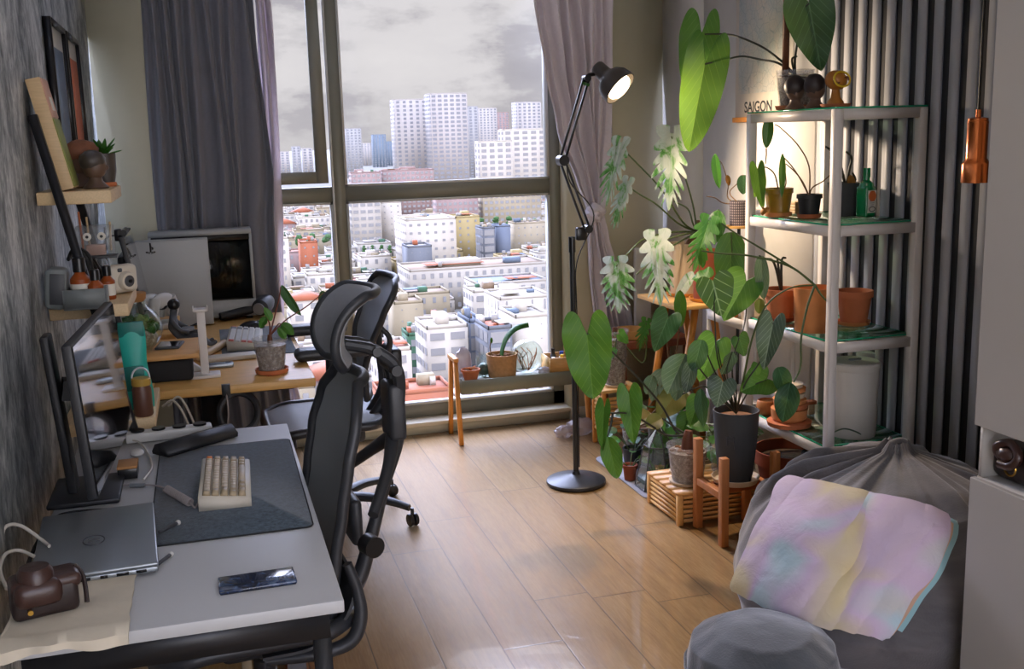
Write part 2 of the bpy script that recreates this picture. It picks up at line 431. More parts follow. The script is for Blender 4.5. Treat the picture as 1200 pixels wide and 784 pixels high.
def _varie(m):
    g = G(m); co = g.coord('Object'); f = g.noise(g.coord('Object', (1, 1, .5)), 13, 4, .6, 1.3); sp = g.n('SeparateXYZ', {0: g.coord('UV')})
    u = g.math('ABSOLUTE', g.math('SUBTRACT', sp.outputs[0], .5))
    col = g.ramp(f, [(.36, lin((62, 122, 44))), (.44, lin((110, 156, 92))), (.48, lin((160, 178, 160))), (.6, lin((186, 196, 186))), (.8, lin((166, 182, 164)))])
    col = g.mix(g.rng(u, .004, .014, .6, 0), col, lin((150, 180, 130)))
    p = g.pbr(col=col, rough=.45); tl = g.n('BsdfTranslucent', {0: col}).outputs[0]
    g.end(g.n('MixShader', {0: .3, 1: p, 2: tl}).outputs[0])
_DEF['leaf_variegated'] = _varie
emit('bulb_glow', (255, 226, 180), 9)
# ---------------------------------------------------------------- room shell
XL, XR, YW, YB, ZC = -.465, 2.55, 5.6, -1.3, 2.7
YG = 5.76                                   # window plane, set back in the wall
WX0, WX1, WZ0, WZ1 = .06, 1.955, .075, 2.55   # opening
structure(MB().ab((XL-.2, YB-.2, -.12), (XR+.2, YW+.25, 0), 'floor_planks').build('floor', smooth=0))
structure(MB().ab((XL-.2, YB-.2, ZC), (XR+.2, YW+.25, ZC+.15), 'ceiling_paint').build('ceiling', smooth=0))
structure(MB().ab((XL-.2, YB-.2, 0), (XL, YW+.25, ZC), 'concrete').build('wall_left', smooth=0))
structure(MB().ab((XR, YB-.2, 0), (XR+.2, YW+.25, ZC), 'pale_panel').build('wall_right', smooth=0))
w = MB()
w.ab((XL, YW, 0), (WX0, YW+.25, ZC), 'wall_paint').ab((WX1, YW, 0), (XR, YW+.25, ZC), 'wall_paint')
w.ab((WX0, YW, WZ1), (WX1, YW+.25, ZC), 'wall_paint').ab((WX0, YW+.02, 0), (WX1, YW+.25, WZ0-.02), 'wall_paint')
structure(w.build('wall_window', smooth=0))
structure(MB().rbox(((WX0+WX1)/2, YW+.085, WZ0-.012), (WX1-WX0, .19, .024), 'sill_stone', .004).build('trim_1'))
# unseen rear wall; its glazed opening is added to let in fill light
BX0, BX1, BZ0, BZ1 = -.3, 2.4, .1, 2.55
w = MB()
w.ab((XL, YB-.2, 0), (BX0, YB, ZC), 'white_paint').ab((BX1, YB-.2, 0), (XR, YB, ZC), 'white_paint')
w.ab((BX0, YB-.2, BZ1), (BX1, YB, ZC), 'white_paint').ab((BX0, YB-.2, 0), (BX1, YB, BZ0), 'white_paint')
structure(w.build('wall_rear', smooth=0))
w2 = structure(MB().ab((BX0, YB-.14, BZ0), (BX0+.06, YB-.06, BZ1), 'window_frame').ab((BX1-.06, YB-.14, BZ0), (BX1, YB-.06, BZ1), 'window_frame').ab((BX0, YB-.14, BZ0), (BX1, YB-.06, BZ0+.06), 'window_frame').ab((BX0, YB-.14, BZ1-.06), (BX1, YB-.06, BZ1), 'window_frame').ab((1.22, YB-.14, BZ0), (1.28, YB-.06, BZ1), 'window_frame').build('added_fill_window', smooth=0))
MB().ab((BX0+.06, YB-.104, BZ0+.06), (BX1-.06, YB-.098, BZ1-.06), 'window_glass').build('pane', w2, 0)
# window_1: frame, mullion, transom, one opening sash upper left, three fixed panes
w1 = thing('window_1', None, None, (0, YG, 0)); structure(w1)
F0, F1 = YG-.05, YG+.04
MX0, MX1 = .682, .742; TZ0, TZ1 = 1.305, 1.385
f = MB()
f.ab((WX0, F0, WZ0), (WX0+.055, F1, WZ1), 'window_frame').ab((WX1-.065, F0, WZ0), (WX1, F1, WZ1), 'window_frame')
f.ab((WX0, F0, WZ0), (WX1, F1, WZ0+.075), 'window_frame').ab((WX0, F0, WZ1-.06), (WX1, F1, WZ1), 'window_frame')
f.build('frame', w1, 0)
MB().ab((MX0, F0, WZ0+.075), (MX1, F1, WZ1-.06), 'window_frame').ab((MX0-.012, F0-.012, WZ0+.075), (MX0, F0+.01, WZ1-.06), 'frame_edge').build('mullion', w1, 0)
MB().ab((WX0+.055, F0, TZ0), (MX0, F1, TZ1), 'window_frame').ab((MX1, F0, TZ0), (WX1-.065, F1, TZ1), 'window_frame').build('transom', w1, 0)
def beads(x0, x1, z0, z1):
    b = MB(); t = .012
    b.ab((x0, F0-.006, z0), (x0+t, YG, z1), 'frame_edge').ab((x1-t, F0-.006, z0), (x1, YG, z1), 'frame_edge').ab((x0, F0-.006, z0), (x1, YG, z0+t), 'frame_edge').ab((x0, F0-.006, z1-t), (x1, YG, z1), 'frame_edge')
    return b.build('glazing_bead', w1, 0)
beads(MX1, WX1-.065, TZ1, WZ1-.06); beads(MX1, WX1-.065, WZ0+.075, TZ0); beads(WX0+.055, MX0-.012, WZ0+.075, TZ0)
for a in ((MX1+.012, WX1-.077, TZ1+.012, WZ1-.072), (MX1+.012, WX1-.077, WZ0+.087, TZ0-.012), (WX0+.067, MX0-.024, WZ0+.087, TZ0-.012)):
    MB().ab((a[0], YG-.006, a[2]), (a[1], YG, a[3]), 'window_glass').build('pane', w1, 0)
# top-hung sash, pushed open a little at its foot
sx0, sx1, sz0, sz1 = WX0+.06, MX0-.03, TZ1+.02, WZ1-.065
q = MX.Rotation(R(-2.6), 3, 'X')
def sw(p): return V((p[0], YG+.0, sz1))+q @ V((0, p[1], p[2]-sz1))
def sbox(mb, lo, hi, m):
    vs = [sw((x, y, z)) for z in (lo[2], hi[2]) for x, y in ((lo[0], lo[1]), (hi[0], lo[1]), (hi[0], hi[1]), (lo[0], hi[1]))]
    mb.add(vs, [(3, 2, 1, 0), (4, 5, 6, 7), (0, 1, 5, 4), (1, 2, 6, 5), (2, 3, 7, 6), (3, 0, 4, 7)], m)
s = MB(); t = .062
for lo, hi in (((sx0, -.03, sz0), (sx0+t, .02, sz1)), ((sx1-t, -.03, sz0), (sx1, .02, sz1)), ((sx0+t, -.03, sz0), (sx1-t, .02, sz0+t)), ((sx0+t, -.03, sz1-t), (sx1-t, .02, sz1))): sbox(s, lo, hi, 'window_frame')
sash = s.build('sash', w1, 0)
s = MB(); sbox(s, (sx0+t, -.004, sz0+t), (sx1-t, .002, sz1-t), 'window_glass'); s.build('pane', sash, 0)
s = MB(); sbox(s, (sx0+t+.035, -.042, sz0+.014), (sx0+t+.085, -.03, sz0+.046), 'frame_edge'); sbox(s, (sx0+t+.055, -.056, sz0+.02), (sx0+t+.068, -.042, sz0+.04), 'seal_black'); s.build('handle', sash, 0)
# right wall: pale panels with a seam, dark slatted part nearer the camera
YS = 4.02
p = MB().ab((XR-.012, 5.1, .0), (XR, YW, ZC), 'pale_panel').ab((XR-.012, YS+.02, .0), (XR, 5.092, ZC), 'pale_panel')
structure(p.build('trim_2', smooth=0))
p = MB().ab((XR-.008, 1.0, 0), (XR, YS, ZC), 'slat_gap')
k = 0
while YS-.004-k*.0912 > 1.1:
    y = YS-.004-k*.0912; p.ab((XR-.017, y-.046, 0), (XR-.008, y, ZC), 'slat_grey'); k += 1
structure(p.build('trim_3', smooth=0))
structure(MB().ab((XL, 5.588, 0), (WX0, 5.6, .07), 'sill_stone').ab((WX1, 5.588, 0), (XR-.012, 5.6, .07), 'sill_stone').build('baseboard_window', smooth=0))
# ---------------------------------------------------------------- sky and lights
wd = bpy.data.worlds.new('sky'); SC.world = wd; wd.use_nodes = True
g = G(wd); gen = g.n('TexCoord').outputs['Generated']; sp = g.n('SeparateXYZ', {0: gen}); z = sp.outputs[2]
co = g.n('Mapping', {'Vector': gen, 'Scale': (1., 1., 1.9), 'Location': (.37, .1, .3)}).outputs[0]
cl = g.noise(co, 6.4, 10, .58, .0); c2 = g.noise(g.n('Mapping', {'Vector': gen, 'Scale': (1, 1, 4.), 'Location': (3, 2, 1)}).outputs[0], 9., 6, .6, .0)
cl = g.math('ADD', g.math('MULTIPLY', cl, .75), g.math('MULTIPLY', c2, .25))
col = g.ramp(cl, [(.38, lin((154, 151, 157))), (.46, lin((162, 159, 164))), (.485, lin((178, 175, 178))), (.53, lin((192, 189, 191))), (.66, lin((198, 195, 196)))])
col = g.mix(g.rng(z, .0, .05, .5, 0), col, lin((168, 165, 168)))
front = g.rng(sp.outputs[1], -.35, .1, 0, 1)      # the photographed side of the sky is grey near the horizon, the unseen rear is brightened as room fill
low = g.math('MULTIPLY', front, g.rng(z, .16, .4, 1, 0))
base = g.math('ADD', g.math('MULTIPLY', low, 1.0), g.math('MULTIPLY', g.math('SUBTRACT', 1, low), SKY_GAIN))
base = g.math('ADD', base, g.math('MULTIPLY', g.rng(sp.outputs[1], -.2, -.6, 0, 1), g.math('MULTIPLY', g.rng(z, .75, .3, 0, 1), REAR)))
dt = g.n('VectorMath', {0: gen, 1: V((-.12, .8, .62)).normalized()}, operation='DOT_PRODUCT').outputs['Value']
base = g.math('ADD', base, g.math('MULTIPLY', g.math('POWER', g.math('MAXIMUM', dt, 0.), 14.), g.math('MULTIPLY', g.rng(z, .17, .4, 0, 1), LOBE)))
hor = g.mix(g.rng(z, .12, .4, 0, 1), (1, 1, 1, 1), (.81, .94, 1.32, 1))
col = g.n('Mix', {0: 1.0, 6: col, 7: hor}, data_type='RGBA', blend_type='MULTIPLY').outputs[2]
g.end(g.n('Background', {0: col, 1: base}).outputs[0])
sd = bpy.data.lights.new('sun', 'SUN'); sd.energy = SUN; sd.angle = R(2.5); sd.color = (1, .95, .87)
so = bpy.data.objects.new('sun', sd); COL.objects.link(so); so.rotation_euler = V((-.75, -.25, 1.25)).to_track_quat('Z', 'Y').to_euler(); so.location = (0, 0, 50)
SC.view_settings.view_transform = 'Standard'; SC.view_settings.look = 'None'; SC.view_settings.gamma = 1; SC.view_settings.use_curve_mapping = False
SC.view_settings.exposure = EXPO
SC.cycles.max_bounces = 10; SC.cycles.diffuse_bounces = 5; SC.cycles.glossy_bounces = 4; SC.cycles.transparent_max_bounces = 24; SC.cycles.transmission_bounces = 6
SC.cycles.sample_clamp_indirect = 6; SC.cycles.caustics_reflective = False; SC.cycles.caustics_refractive = False
SC.cycles.use_denoising = True
# ---------------------------------------------------------------- the city below, seen through the window
GZ = -62.
plain('city_ground', (120, 118, 112), .9, var=.12, vs=.03)
for n_, c_ in dict(cw=(172, 162, 147), cw2=(158, 149, 135), cc=(142, 128, 102), cg=(96, 97, 100), cb=(96, 102, 113), cp=(136, 112, 104), co=(148, 83, 52), cy=(150, 131, 86),
    rw=(174, 166, 154), rg=(132, 126, 118), rt=(145, 80, 49), rd=(120, 99, 76), rgreen=(56, 88, 62), rb=(88, 99, 112), win=(134, 131, 128), win_far=(122, 122, 124), tw=(158, 150, 142), tw2=(144, 140, 136), tb=(97, 110, 121)).items(): plain('city_'+n_, c_, .8, var=.06, vs=.25)
plain('tree_leaf', (54, 86, 40), .9, var=.4, vs=.6)
structure(MB().ab((-1500, 60, GZ-1), (5200, 9000, GZ), 'city_ground').build('ground', smooth=0))
def facade(mb, o, ax, w, z0, z1, m, nx, nz, fx=.5, fz=.5, gap=.12):
    """windows as shallow boxes' faces on one wall: o at the wall's foot, ax along it"""
    ax = V(ax); nrm = V((ax.y, -ax.x, 0)); dx = w/nx; dz = (z1-z0)/nz
    for i in range(nx):
        for j in range(nz):
            a = V(o)+ax*((i+.5-fx/2)*dx)+V((0, 0, z0+(j+.5-fz/2)*dz))+nrm*gap; u = ax*(fx*dx); t = V((0, 0, fz*dz))
            mb.add([a, a+u, a+u+t, a+t], [(0, 1, 2, 3)], m)
def block(cx, cy, w, d, h, wall, roof, label, rot=0., group=None, cat='building', fl=3.3, bay=3.2, extras=True, win='city_win', name='city_building', fx=.5, fz=.48, parts=False, z0=GZ, pitched=False):
    q = MX.Rotation(rot, 3, 'Z'); c = V((cx, cy, z0)); mb = MB()
    P = lambda x, y, z: c+q @ V((x, y, z))
    def bx(x, y, z, a, b, e, m, t=None): (t or mb).box(P(x, y, z+e/2), (a, b, e), m, rot)
    bx(0, 0, 0, w, d, h, wall)
    t = MB()
    if pitched:
        a = [P(-w/2-.4, -d/2-.4, h), P(w/2+.4, -d/2-.4, h), P(w/2+.4, d/2+.4, h), P(-w/2-.4, d/2+.4, h), P(0, -d/5, h+w*.22), P(0, d/5, h+w*.22)]
        t.add(a, [(0, 1, 4), (1, 2, 5, 4), (2, 3, 5), (3, 0, 4, 5), (3, 2, 1, 0)], roof)
    else:
        bx(0, 0, h, w-.5, d-.5, .15, roof, t)
        for s in (-1, 1):
            bx(s*(w/2-.12), 0, h, .24, d, .9, wall); bx(0, s*(d/2-.12), h, w, .24, .9, wall)
    nz = max(1, int(h/fl)); nx = max(1, int(w/bay)); ny = max(1, int(d/bay))
    facade(mb, P(-w/2, -d/2, 0), q @ V((1, 0, 0)), w, 0, h, win, nx, nz, fx, fz)
    facade(mb, P(-w/2, d/2, 0), q @ V((0, -1, 0)), d, 0, h, win, ny, nz, fx, fz)
    facade(mb, P(w/2, -d/2, 0), q @ V((0, 1, 0)), d, 0, h, win, ny, nz, fx, fz)
    if extras and not pitched:
        rr = random.random
        if rr() < .7: bx((rr()-.5)*w*.5, (rr()-.3)*d*.5, h, w*.3, d*.3, 2.6, wall)
        if rr() < .7: bx((rr()-.5)*w*.6, (rr()-.5)*d*.6, h+1.2, w*.42, d*.36, .15, random.choice(['city_rw', 'city_rt', 'city_rg', 'city_rd', 'city_rb']))
        for k in range(random.choice([1, 2, 3])):
            bx((rr()-.5)*w*.7, (rr()-.5)*d*.7, h+.16, w*rr()*.22+.8, d*rr()*.22+.8, .6+1.6*rr(), random.choice(['city_rw', 'city_rt', 'city_rd', 'city_rb', 'city_rgreen', 'city_cc', 'city_rg']))
        for k in range(random.choice([0, 1, 2])):
            x, y = (rr()-.5)*w*.7, (rr()-.5)*d*.7
            mb.cyl(P(x, y, h+.6), .8, 1.8, 'city_rg', 10)
    if parts:
        o = thing(name, label, cat, (cx, cy, z0), group); mb.build('walls', o, 0); t.build('roof', o, 0); return o
    b = len(mb.v); 
    for v, u in zip(t.v, t.uv): mb.v.append(v); mb.uv.append(u)
    for f_, mi in zip(t.f, t.mi): mb.f.append([b+i for i in f_]); mb.mi.append(mb.slot(t.mats[mi]))
    return tag(mb.build(name, None, 0), label, cat, group)
def pxblock(x0, x1, ytop, D, d, wall, roof, label, hb=None, **k):
    """a block whose roof line shows from pixel x0 to x1 at ytop, at distance D"""
    a, b = ony(x0, ytop, D), ony(x1, ytop, D); z0 = k.pop('z0', GZ)
    return block((a.x+b.x)/2, D+d/2, b.x-a.x, d, (a.z+b.z)/2-z0, wall, roof, label, z0=z0, **k)
TOW = []
def tower(x0, x1, ytop, D, label, wall='city_tw', win='city_win_far', d=None, bay=6.5, fl=4.6, fx=.5, fz=.55, name='high_rise', rot=0, **k):
    a, b = ony(x0, ytop, D), ony(x1, ytop, D); w = b.x-a.x; TOW.append((a.x, b.x, D, D+(d or w*.8)))
    return block((a.x+b.x)/2, D+(d or w*.8)/2, w, d or w*.8, (a.z+b.z)/2-GZ, wall, 'city_rg', label, cat='tower block', fl=fl, bay=bay, win=win, extras=False, parts=True, name=name, fx=fx, fz=fz, rot=rot, **k)
tower(462, 500, 117, 1250, 'tall pale tower block, left one of the twin towers in mid view', fx=.45)
tower(504, 547, 110, 1180, 'tallest pale tower block with dense floors, right of its twin', fx=.62)
tower(548, 560, 125, 1700, 'slim grey tower behind the tallest tower block', 'city_tw2')
tower(557, 582, 127, 1900, 'pale distant tower right of the slim grey tower', 'city_tw')
tower(580, 596, 132, 2100, 'low pink-grey distant tower between two pale towers', 'city_cp')
tower(606, 634, 120, 1500, 'pale tower rising beside the right window jamb', 'city_tw')
tower(562, 600, 166, 820, 'broad white apartment slab in front of the towers', 'city_cw', 'city_win', d=16, fx=.6)
tower(590, 640, 152, 880, 'wide white gridded apartment slab at the right window edge', 'city_cw', 'city_win', d=18, fx=.6)
tower(405, 423, 151, 1900, 'grey pair tower just right of the window mullion', 'city_tw2')
tower(437, 452, 158, 2600, 'blue-grey glass tower far off left of the twin towers', 'city_tb', d=30)
tower(423, 436, 168, 2800, 'squat pale distant block left of the blue-grey glass tower', 'city_tw')
tower(452, 461, 166, 2700, 'narrow distant block right of the blue-grey glass tower', 'city_tb')
tower(498, 505, 152, 2300, 'dark blue sliver of tower between the twin towers', 'city_tb')
tower(342, 352, 172, 1900, 'distant pale block low in the opening window sash, left', 'city_tw2')
tower(354, 366, 174, 2000, 'distant pale block low in the opening window sash, right', 'city_tw')
tower(328, 339, 178, 2100, 'squat distant block beside the left curtain', 'city_tw')
LM = []
def lm(x0, x1, yt, D, d, wall, roof, label, **k):
    a, b = ony(x0, yt, D), ony(x1, yt, D); LM.append((min(a.x, b.x), max(a.x, b.x), D, D+d)); return pxblock(x0, x1, yt, D, d, wall, roof, label, parts=True, **k)
lm(412, 446, 203, 760, 16, 'city_cp', 'city_rt', 'pink terrace with brick red roof, left of two below the towers', pitched=False, fx=.6)
lm(448, 508, 200, 770, 16, 'city_cp', 'city_rt', 'long pink terrace with brick red roof below the twin towers', fx=.6)
lm(512, 560, 228, 640, 14, 'city_cp', 'city_rd', 'pink-beige apartment row under the transom, middle one', fx=.6)
lm(566, 634, 226, 640, 14, 'city_cc', 'city_rt', 'pink-beige apartment row under the transom, right one', fx=.6)
lm(412, 446, 236, 560, 22, 'city_cw2', 'city_rg', 'white-grey balcony block just right of the mullion under the transom', fx=.7)
lm(446, 470, 238, 580, 20, 'city_cw', 'city_rw', 'plain white gable block beside the balcony block', fx=.2, fz=.2)
lm(476, 534, 258, 455, 30, 'city_cw', 'city_rw', 'big white office block with few windows in mid city', fx=.35, fz=.3)
lm(534, 562, 255, 520, 18, 'city_cy', 'city_cy', 'yellow house behind the big white office block', fx=.25, fz=.3)
lm(566, 580, 268, 470, 14, 'city_cg', 'city_rb', 'grey modern house with large dark panes', fx=.8, fz=.7)
lm(582, 598, 266, 480, 14, 'city_cb', 'city_rb', 'blank blue-grey wall house beside the grey modern house', fx=.05, fz=.05)
lm(604, 640, 262, 520, 14, 'city_cc', 'city_rd', 'cream sloping roofed hall near the right window jamb', fx=.2, fz=.2)
lm(478, 506, 290, 430, 14, 'city_cg', 'city_rg', 'dark grey shed below the big white office block', fx=.1, fz=.1)
lm(480, 642, 314, 385, 26, 'city_cw2', 'city_rd', 'long warehouse with flat brown roof across the view', fx=.4)
lm(560, 642, 332, 350, 20, 'city_cw2', 'city_rb', 'blue-grey flat roof warehouse at the right', fx=.4)
lm(555, 600, 342, 320, 14, 'city_cw', 'city_rw', 'white flats with row of dark windows under the warehouse', fx=.6)
lm(586, 646, 350, 285, 18, 'city_cw', 'city_rw', 'tall white house with vertical strips at the right jamb', fx=.12, fz=.8)
lm(444, 482, 412, 212, 12, 'city_cw', 'city_rt', 'white house under brick roof behind the far office chair', fx=.35)
lm(500, 548, 385, 232, 14, 'city_cw', 'city_rw', 'white house with wide balcony and white roof', fx=.7)
lm(550, 566, 378, 239, 12, 'city_cb', 'city_rb', 'blue-grey louvred house behind the planter bench', fx=.85, fz=.85)
lm(572, 600, 386, 224, 12, 'city_cg', 'city_rt', 'grey house under small orange awning behind the basket pot', fx=.8, fz=.7)
lm(604, 644, 372, 226, 14, 'city_cw', 'city_rw', 'big plain white house behind the wooden box', fx=.06, fz=.06)
lm(478, 492, 394, 262, 9, 'city_rgreen', 'city_rgreen', 'narrow green house between white houses', fx=.5)
lm(462, 496, 356, 300, 12, 'city_cc', 'city_rd', 'tan blank wall house right of the far chair back', fx=.08, fz=.1)
lm(352, 372, 285, 480, 14, 'city_co', 'city_rt', 'orange brick house left of the mullion', fx=.2, fz=.2)
lm(340, 378, 352, 300, 12, 'city_cw', 'city_rt', 'white house with broad tiled roof beside the desk plant', pitched=True)
lm(326, 338, 280, 420, 16, 'city_cw', 'city_rw', 'tall white house beside the left curtain hem', fx=.2)
lm(446, 530, 462, 190, 10, 'city_co', 'city_rt', 'low orange-red roof at the very foot of the main pane', fx=.05, fz=.05)
# the crowd of small houses fills the rest
GRPS = [('city_cw', 'city_rw', 'white', .32), ('city_cw2', 'city_rg', 'light grey', .17), ('city_cc', 'city_rd', 'sand-coloured', .2), ('city_cw', 'city_rt', 'tile-roofed white', .16), ('city_cg', 'city_rg', 'dark grey', .05), ('city_cy', 'city_rd', 'yellow', .05), ('city_cp', 'city_rt', 'pink', .05)]
LM += [(ony(540, 262, 606).x, ony(662, 262, 606).x, 598, 614), (ony(318, 250, 566).x, ony(395, 250, 566).x, 558, 574), (ony(420, 270, 524).x, ony(464, 270, 524).x, 518, 530)]
def clear(x, y, w, d):
    for a, b, c, e in LM+TOW:
        if x+w/2 > a-1 and x-w/2 < b+1 and y+d/2 > c-1 and y-d/2 < e+1: return False
    # keep the lane of sight to the nearer landmark fronts open
    for a, b, c, e in LM:
        if x+w/2 > a and x-w/2 < b and c-7 < y < c: return False
    return True
n_h = 0; y = 205.
far_rows = MB()
while y < 1150:
    st = 11.5+y*.012; x = ony(225, 300, y).x-6; xv0, xv1 = ony(304, 300, y).x, ony(662, 300, y).x
    xe = ony(730, 300, y).x+8
    while x < xe:
        w = st*random.uniform(.7, 1.05); d = st*random.uniform(.75, .92); h = random.choice([6, 7, 8, 8, 9, 10, 11, 12, 14])*(1 if y < 700 else 1.1)
        if clear(x+w/2, y, w, d):
            u = random.random(); acc = 0
            for wl, rf, nm, pr in GRPS:
                acc += pr
                if u < acc: break
            if n_h >= 300 or x+w < xv0 or x > xv1:
                far_rows.ab((x, y-d/2, GZ), (x+w, y+d/2, GZ+h), wl); far_rows.ab((x+.3, y-d/2+.3, GZ+h), (x+w-.3, y+d/2-.3, GZ+h+.4), rf); facade(far_rows, V((x, y-d/2, GZ)), V((1, 0, 0)), w, 0, h, 'city_win', 4, 3, .4, .4)
                if random.random() < .6: far_rows.ab((x+w*.3, y-d*.2, GZ+h), (x+w*.6, y+d*.1, GZ+h+2.5), random.choice([wl, 'city_rt', 'city_rw', 'city_rd']))
                x += w+random.choice([1.0, 1.2, 2.5]); continue
            far = 'near' if y < 330 else 'far'
            block(x+w/2, y+st*random.uniform(-.07, .07), w, d, h, wl, rf, {'near': 'small %s house in the nearer rows of the crowded city below' % nm, 'far': 'small %s house in the far rows of the crowded city' % nm}[far], 0., '%s houses in the %s rows of the city' % (nm, far), 'house', name='city_house', bay=3.4, fx=random.choice([.3, .45, .6]), pitched=(rf == 'city_rt' and random.random() < .5))
            n_h += 1
        x += w+random.choice([1.0, 1.2, 2.5])
    y += st*1.12
structure_far = tag(far_rows.build('city_rooftops', None, 0), 'mass of small pale rooftops filling the city beyond the nearer rows', 'rooftops', None, 'stuff')
# trees
def tree_clump(x, y, r, h, label, group):
    mb = MB(); rn = random.Random(int(x*7+y))
    for k in range(6):
        a = rn.random()*6.28; q = r*rn.random()*.45; s = r*rn.uniform(.45, .6); off = rn.random()*50
        mb.ball((x+q*cos(a), y+q*sin(a), GZ+h*rn.uniform(.6, .95)), (s, s, s*.8), 'tree_leaf', 14, 10, lambda u: 1+.35*NZ.noise(u*2.6+V((off, 0, 0)))+.16*NZ.noise(u*7+V((off, 0, 0))))
    mb2 = MB().cyl((x, y, GZ), r*.08, h*.6, 'city_rd', 8)
    o = thing('tree', label, 'tree', (x, y, GZ), group); mb.build('crown', o, 60); mb2.build('trunk', o)
for i in range(7):
    p = ony(548+i*16, 262, 606); tree_clump(p.x, p.y, 3.0, 16+(i*5 % 4), 'dense green tree in the belt before the pink-beige apartment rows', 'trees before the apartment rows')
for i in range(4):
    p = ony(330+i*17, 248, 566); tree_clump(p.x, p.y, 3.0, 17+(i*5 % 5), 'dense green tree seen through the lower left pane', 'trees in the lower left pane')
for i in range(4):
    p = ony(426+i*10, 270, 524); tree_clump(p.x, p.y, 1.55, 13, 'small green tree under the white-grey balcony block', 'trees under the balcony block')
for i in range(4):
    p = ony(446+i*13, 465, 183); tree_clump(p.x, p.y, .75, 9, 'small garden tree at the foot of the nearest white house', 'garden trees near the nearest white house')
# ---------------------------------------------------------------- white desk and what lies on it
DZ = .75
t = thing('desk', 'white-topped desk with black steel legs along the concrete wall', 'desk', (-.1, 2.62, 0))
MB().rbox((-.104, 2.617, DZ-.013), (.614, 1.375, .026), 'desk_white', .003).build('tabletop', t)
f = MB(); f.ab((-.38, 1.955, DZ-.086), (.176, 1.99, DZ-.026), 'black_metal').ab((-.38, 3.245, DZ-.086), (.176, 3.28, DZ-.026), 'black_metal').ab((.144, 1.99, DZ-.066), (.176, 3.245, DZ-.026), 'black_metal').ab((-.38, 1.99, DZ-.066), (-.345, 3.245, DZ-.026), 'black_metal')
f.build('frame', t, 0)
for x in (-.3625, .16):
    for y in (1.9725, 3.2625): MB().ab((x-.017, y-.017, 0), (x+.017, y+.017, DZ-.086), 'black_metal').build('leg', t, 0)
# monitor on its stand, facing away from the wall
zb = .835; zt = 1.195; c0, c1 = onz(118, 588, zb), onz(155, 489, zb); d0, d1 = onz(82, 403, zt), onz(130, 357, zt)
al = ((c1-c0).normalized()+(d1-d0).normalized()).normalized(); bm_, tm_ = (c0+c1)/2, (d0+d1)/2; MW = ((c1-c0).length+(d1-d0).length)/2
up = tm_-bm_; up = (up-al*up.dot(al)); H_ = up.length; up.normalize(); fw = al.cross(up)
if fw.x < 0: fw = -fw
mx = MX((al, -fw, up)).transposed(); cen = (bm_+tm_)/2; y0, y1 = 0, MW; print('monitor', tuple(c0), tuple(c1), tuple(d0), tuple(d1), MW, H_)
t = thing('monitor', 'black flat monitor on a column stand at the back of the white desk', 'monitor', (-.34, 2.8, DZ))
MB().rbox(cen-fw*.012, (y1-y0, .022, H_), 'black_plastic', .004, 2, mat=mx).build('housing', t)
MB().rbox(cen+fw*.0005, (y1-y0-.008, .002, H_-.012), 'screen_glass', .0005, 1, mat=mx).build('screen', t)
s = MB(); sx = -.385
s.rbox((sx, 2.8, .96), (.022, .075, .42), 'black_plastic', .006, mat=MX.Rotation(R(-4), 3, 'Y')); s.build('stand_column', t)
MB().rbox((-.34, 2.8, DZ+.008), (.17, .23, .014), 'black_plastic', .005).build('stand_foot', t)
MB().bar((sx+.01, 2.8, 1.03), cen-fw*.02, .06, .05, 'black_plastic').rbox(cen-fw*.03, (.2, .02, .14), 'black_plastic', .006, mat=mx).build('stand_arm', t)
# laptop, closed
LZ = DZ+.006
la = thing('laptop', 'closed silver laptop lying on the white desk by the wall', 'laptop', (-.28, 2.37, LZ))
rl = MX.Rotation(R(3.5), 3, 'Z')
MB().rbox((-.28, 2.375, LZ+.0075), (.245, .4, .013), 'silver', .004, 3, mat=rl).build('base', la)
lid = MB().rbox((-.28, 2.375, LZ+.0185), (.247, .402, .008), 'silver', .0035, 3, mat=rl).build('lid', la)
lo = MB(); lc = V((-.285, 2.36, LZ+.0228))
lo.tube([lc+rl @ V((.022*cos(a), .03*sin(a), 0)) for a in [k*pi/12 for k in range(24)]], .0014, 'dark_grey', 6, closed=True)
for yy, sg in ((-.008, 1), (.008, -1)): lo.tube([lc+rl @ V((.012*sg, yy-.002*sg, 0)), lc+rl @ V((0, yy, 0)), lc+rl @ V((-.012*sg, yy+.002*sg, 0))], .0014, 'dark_grey', 6)
lo.build('maker_mark', lid)
po = MB()
for k, wdt in enumerate((.018, .02, .014, .024, .02)): po.box(V((-.28, 2.375, LZ+.008))+rl @ V((-.055+k*.036, -.2003, 0)), (wdt, .002, .006), 'satin_black', mat=rl)
po.build('side_port', la, 0)
# cream cloth under the laptop, hanging over the desk edge
def clo(u, v):
    x = -.462+u*.272; y = 1.905+v*.34
    z = DZ+.0065+.004*NZ.noise(V((x*14, y*14, 0)))*(1 if v > .1 else .4)
    if v < .12: y = 1.920-.004*(1-v/.12); z = DZ+.004-.024*(1-v/.12)*(.8+.25*sin(u*9)); y += .004*sin(u*22)
    if x < -.408: x = -.408-(-.408-x)*.0
    return (x+.012*NZ.noise(V((v*5, u*5, 3))), y, max(z, DZ+.0035) if v >= .12 else z)
tag(MB().slab(clo, 40, 40, 'cloth_cream', -.003).build('cloth', None, 60), 'folded cream cloth spread under the camera case and laptop', 'cloth')
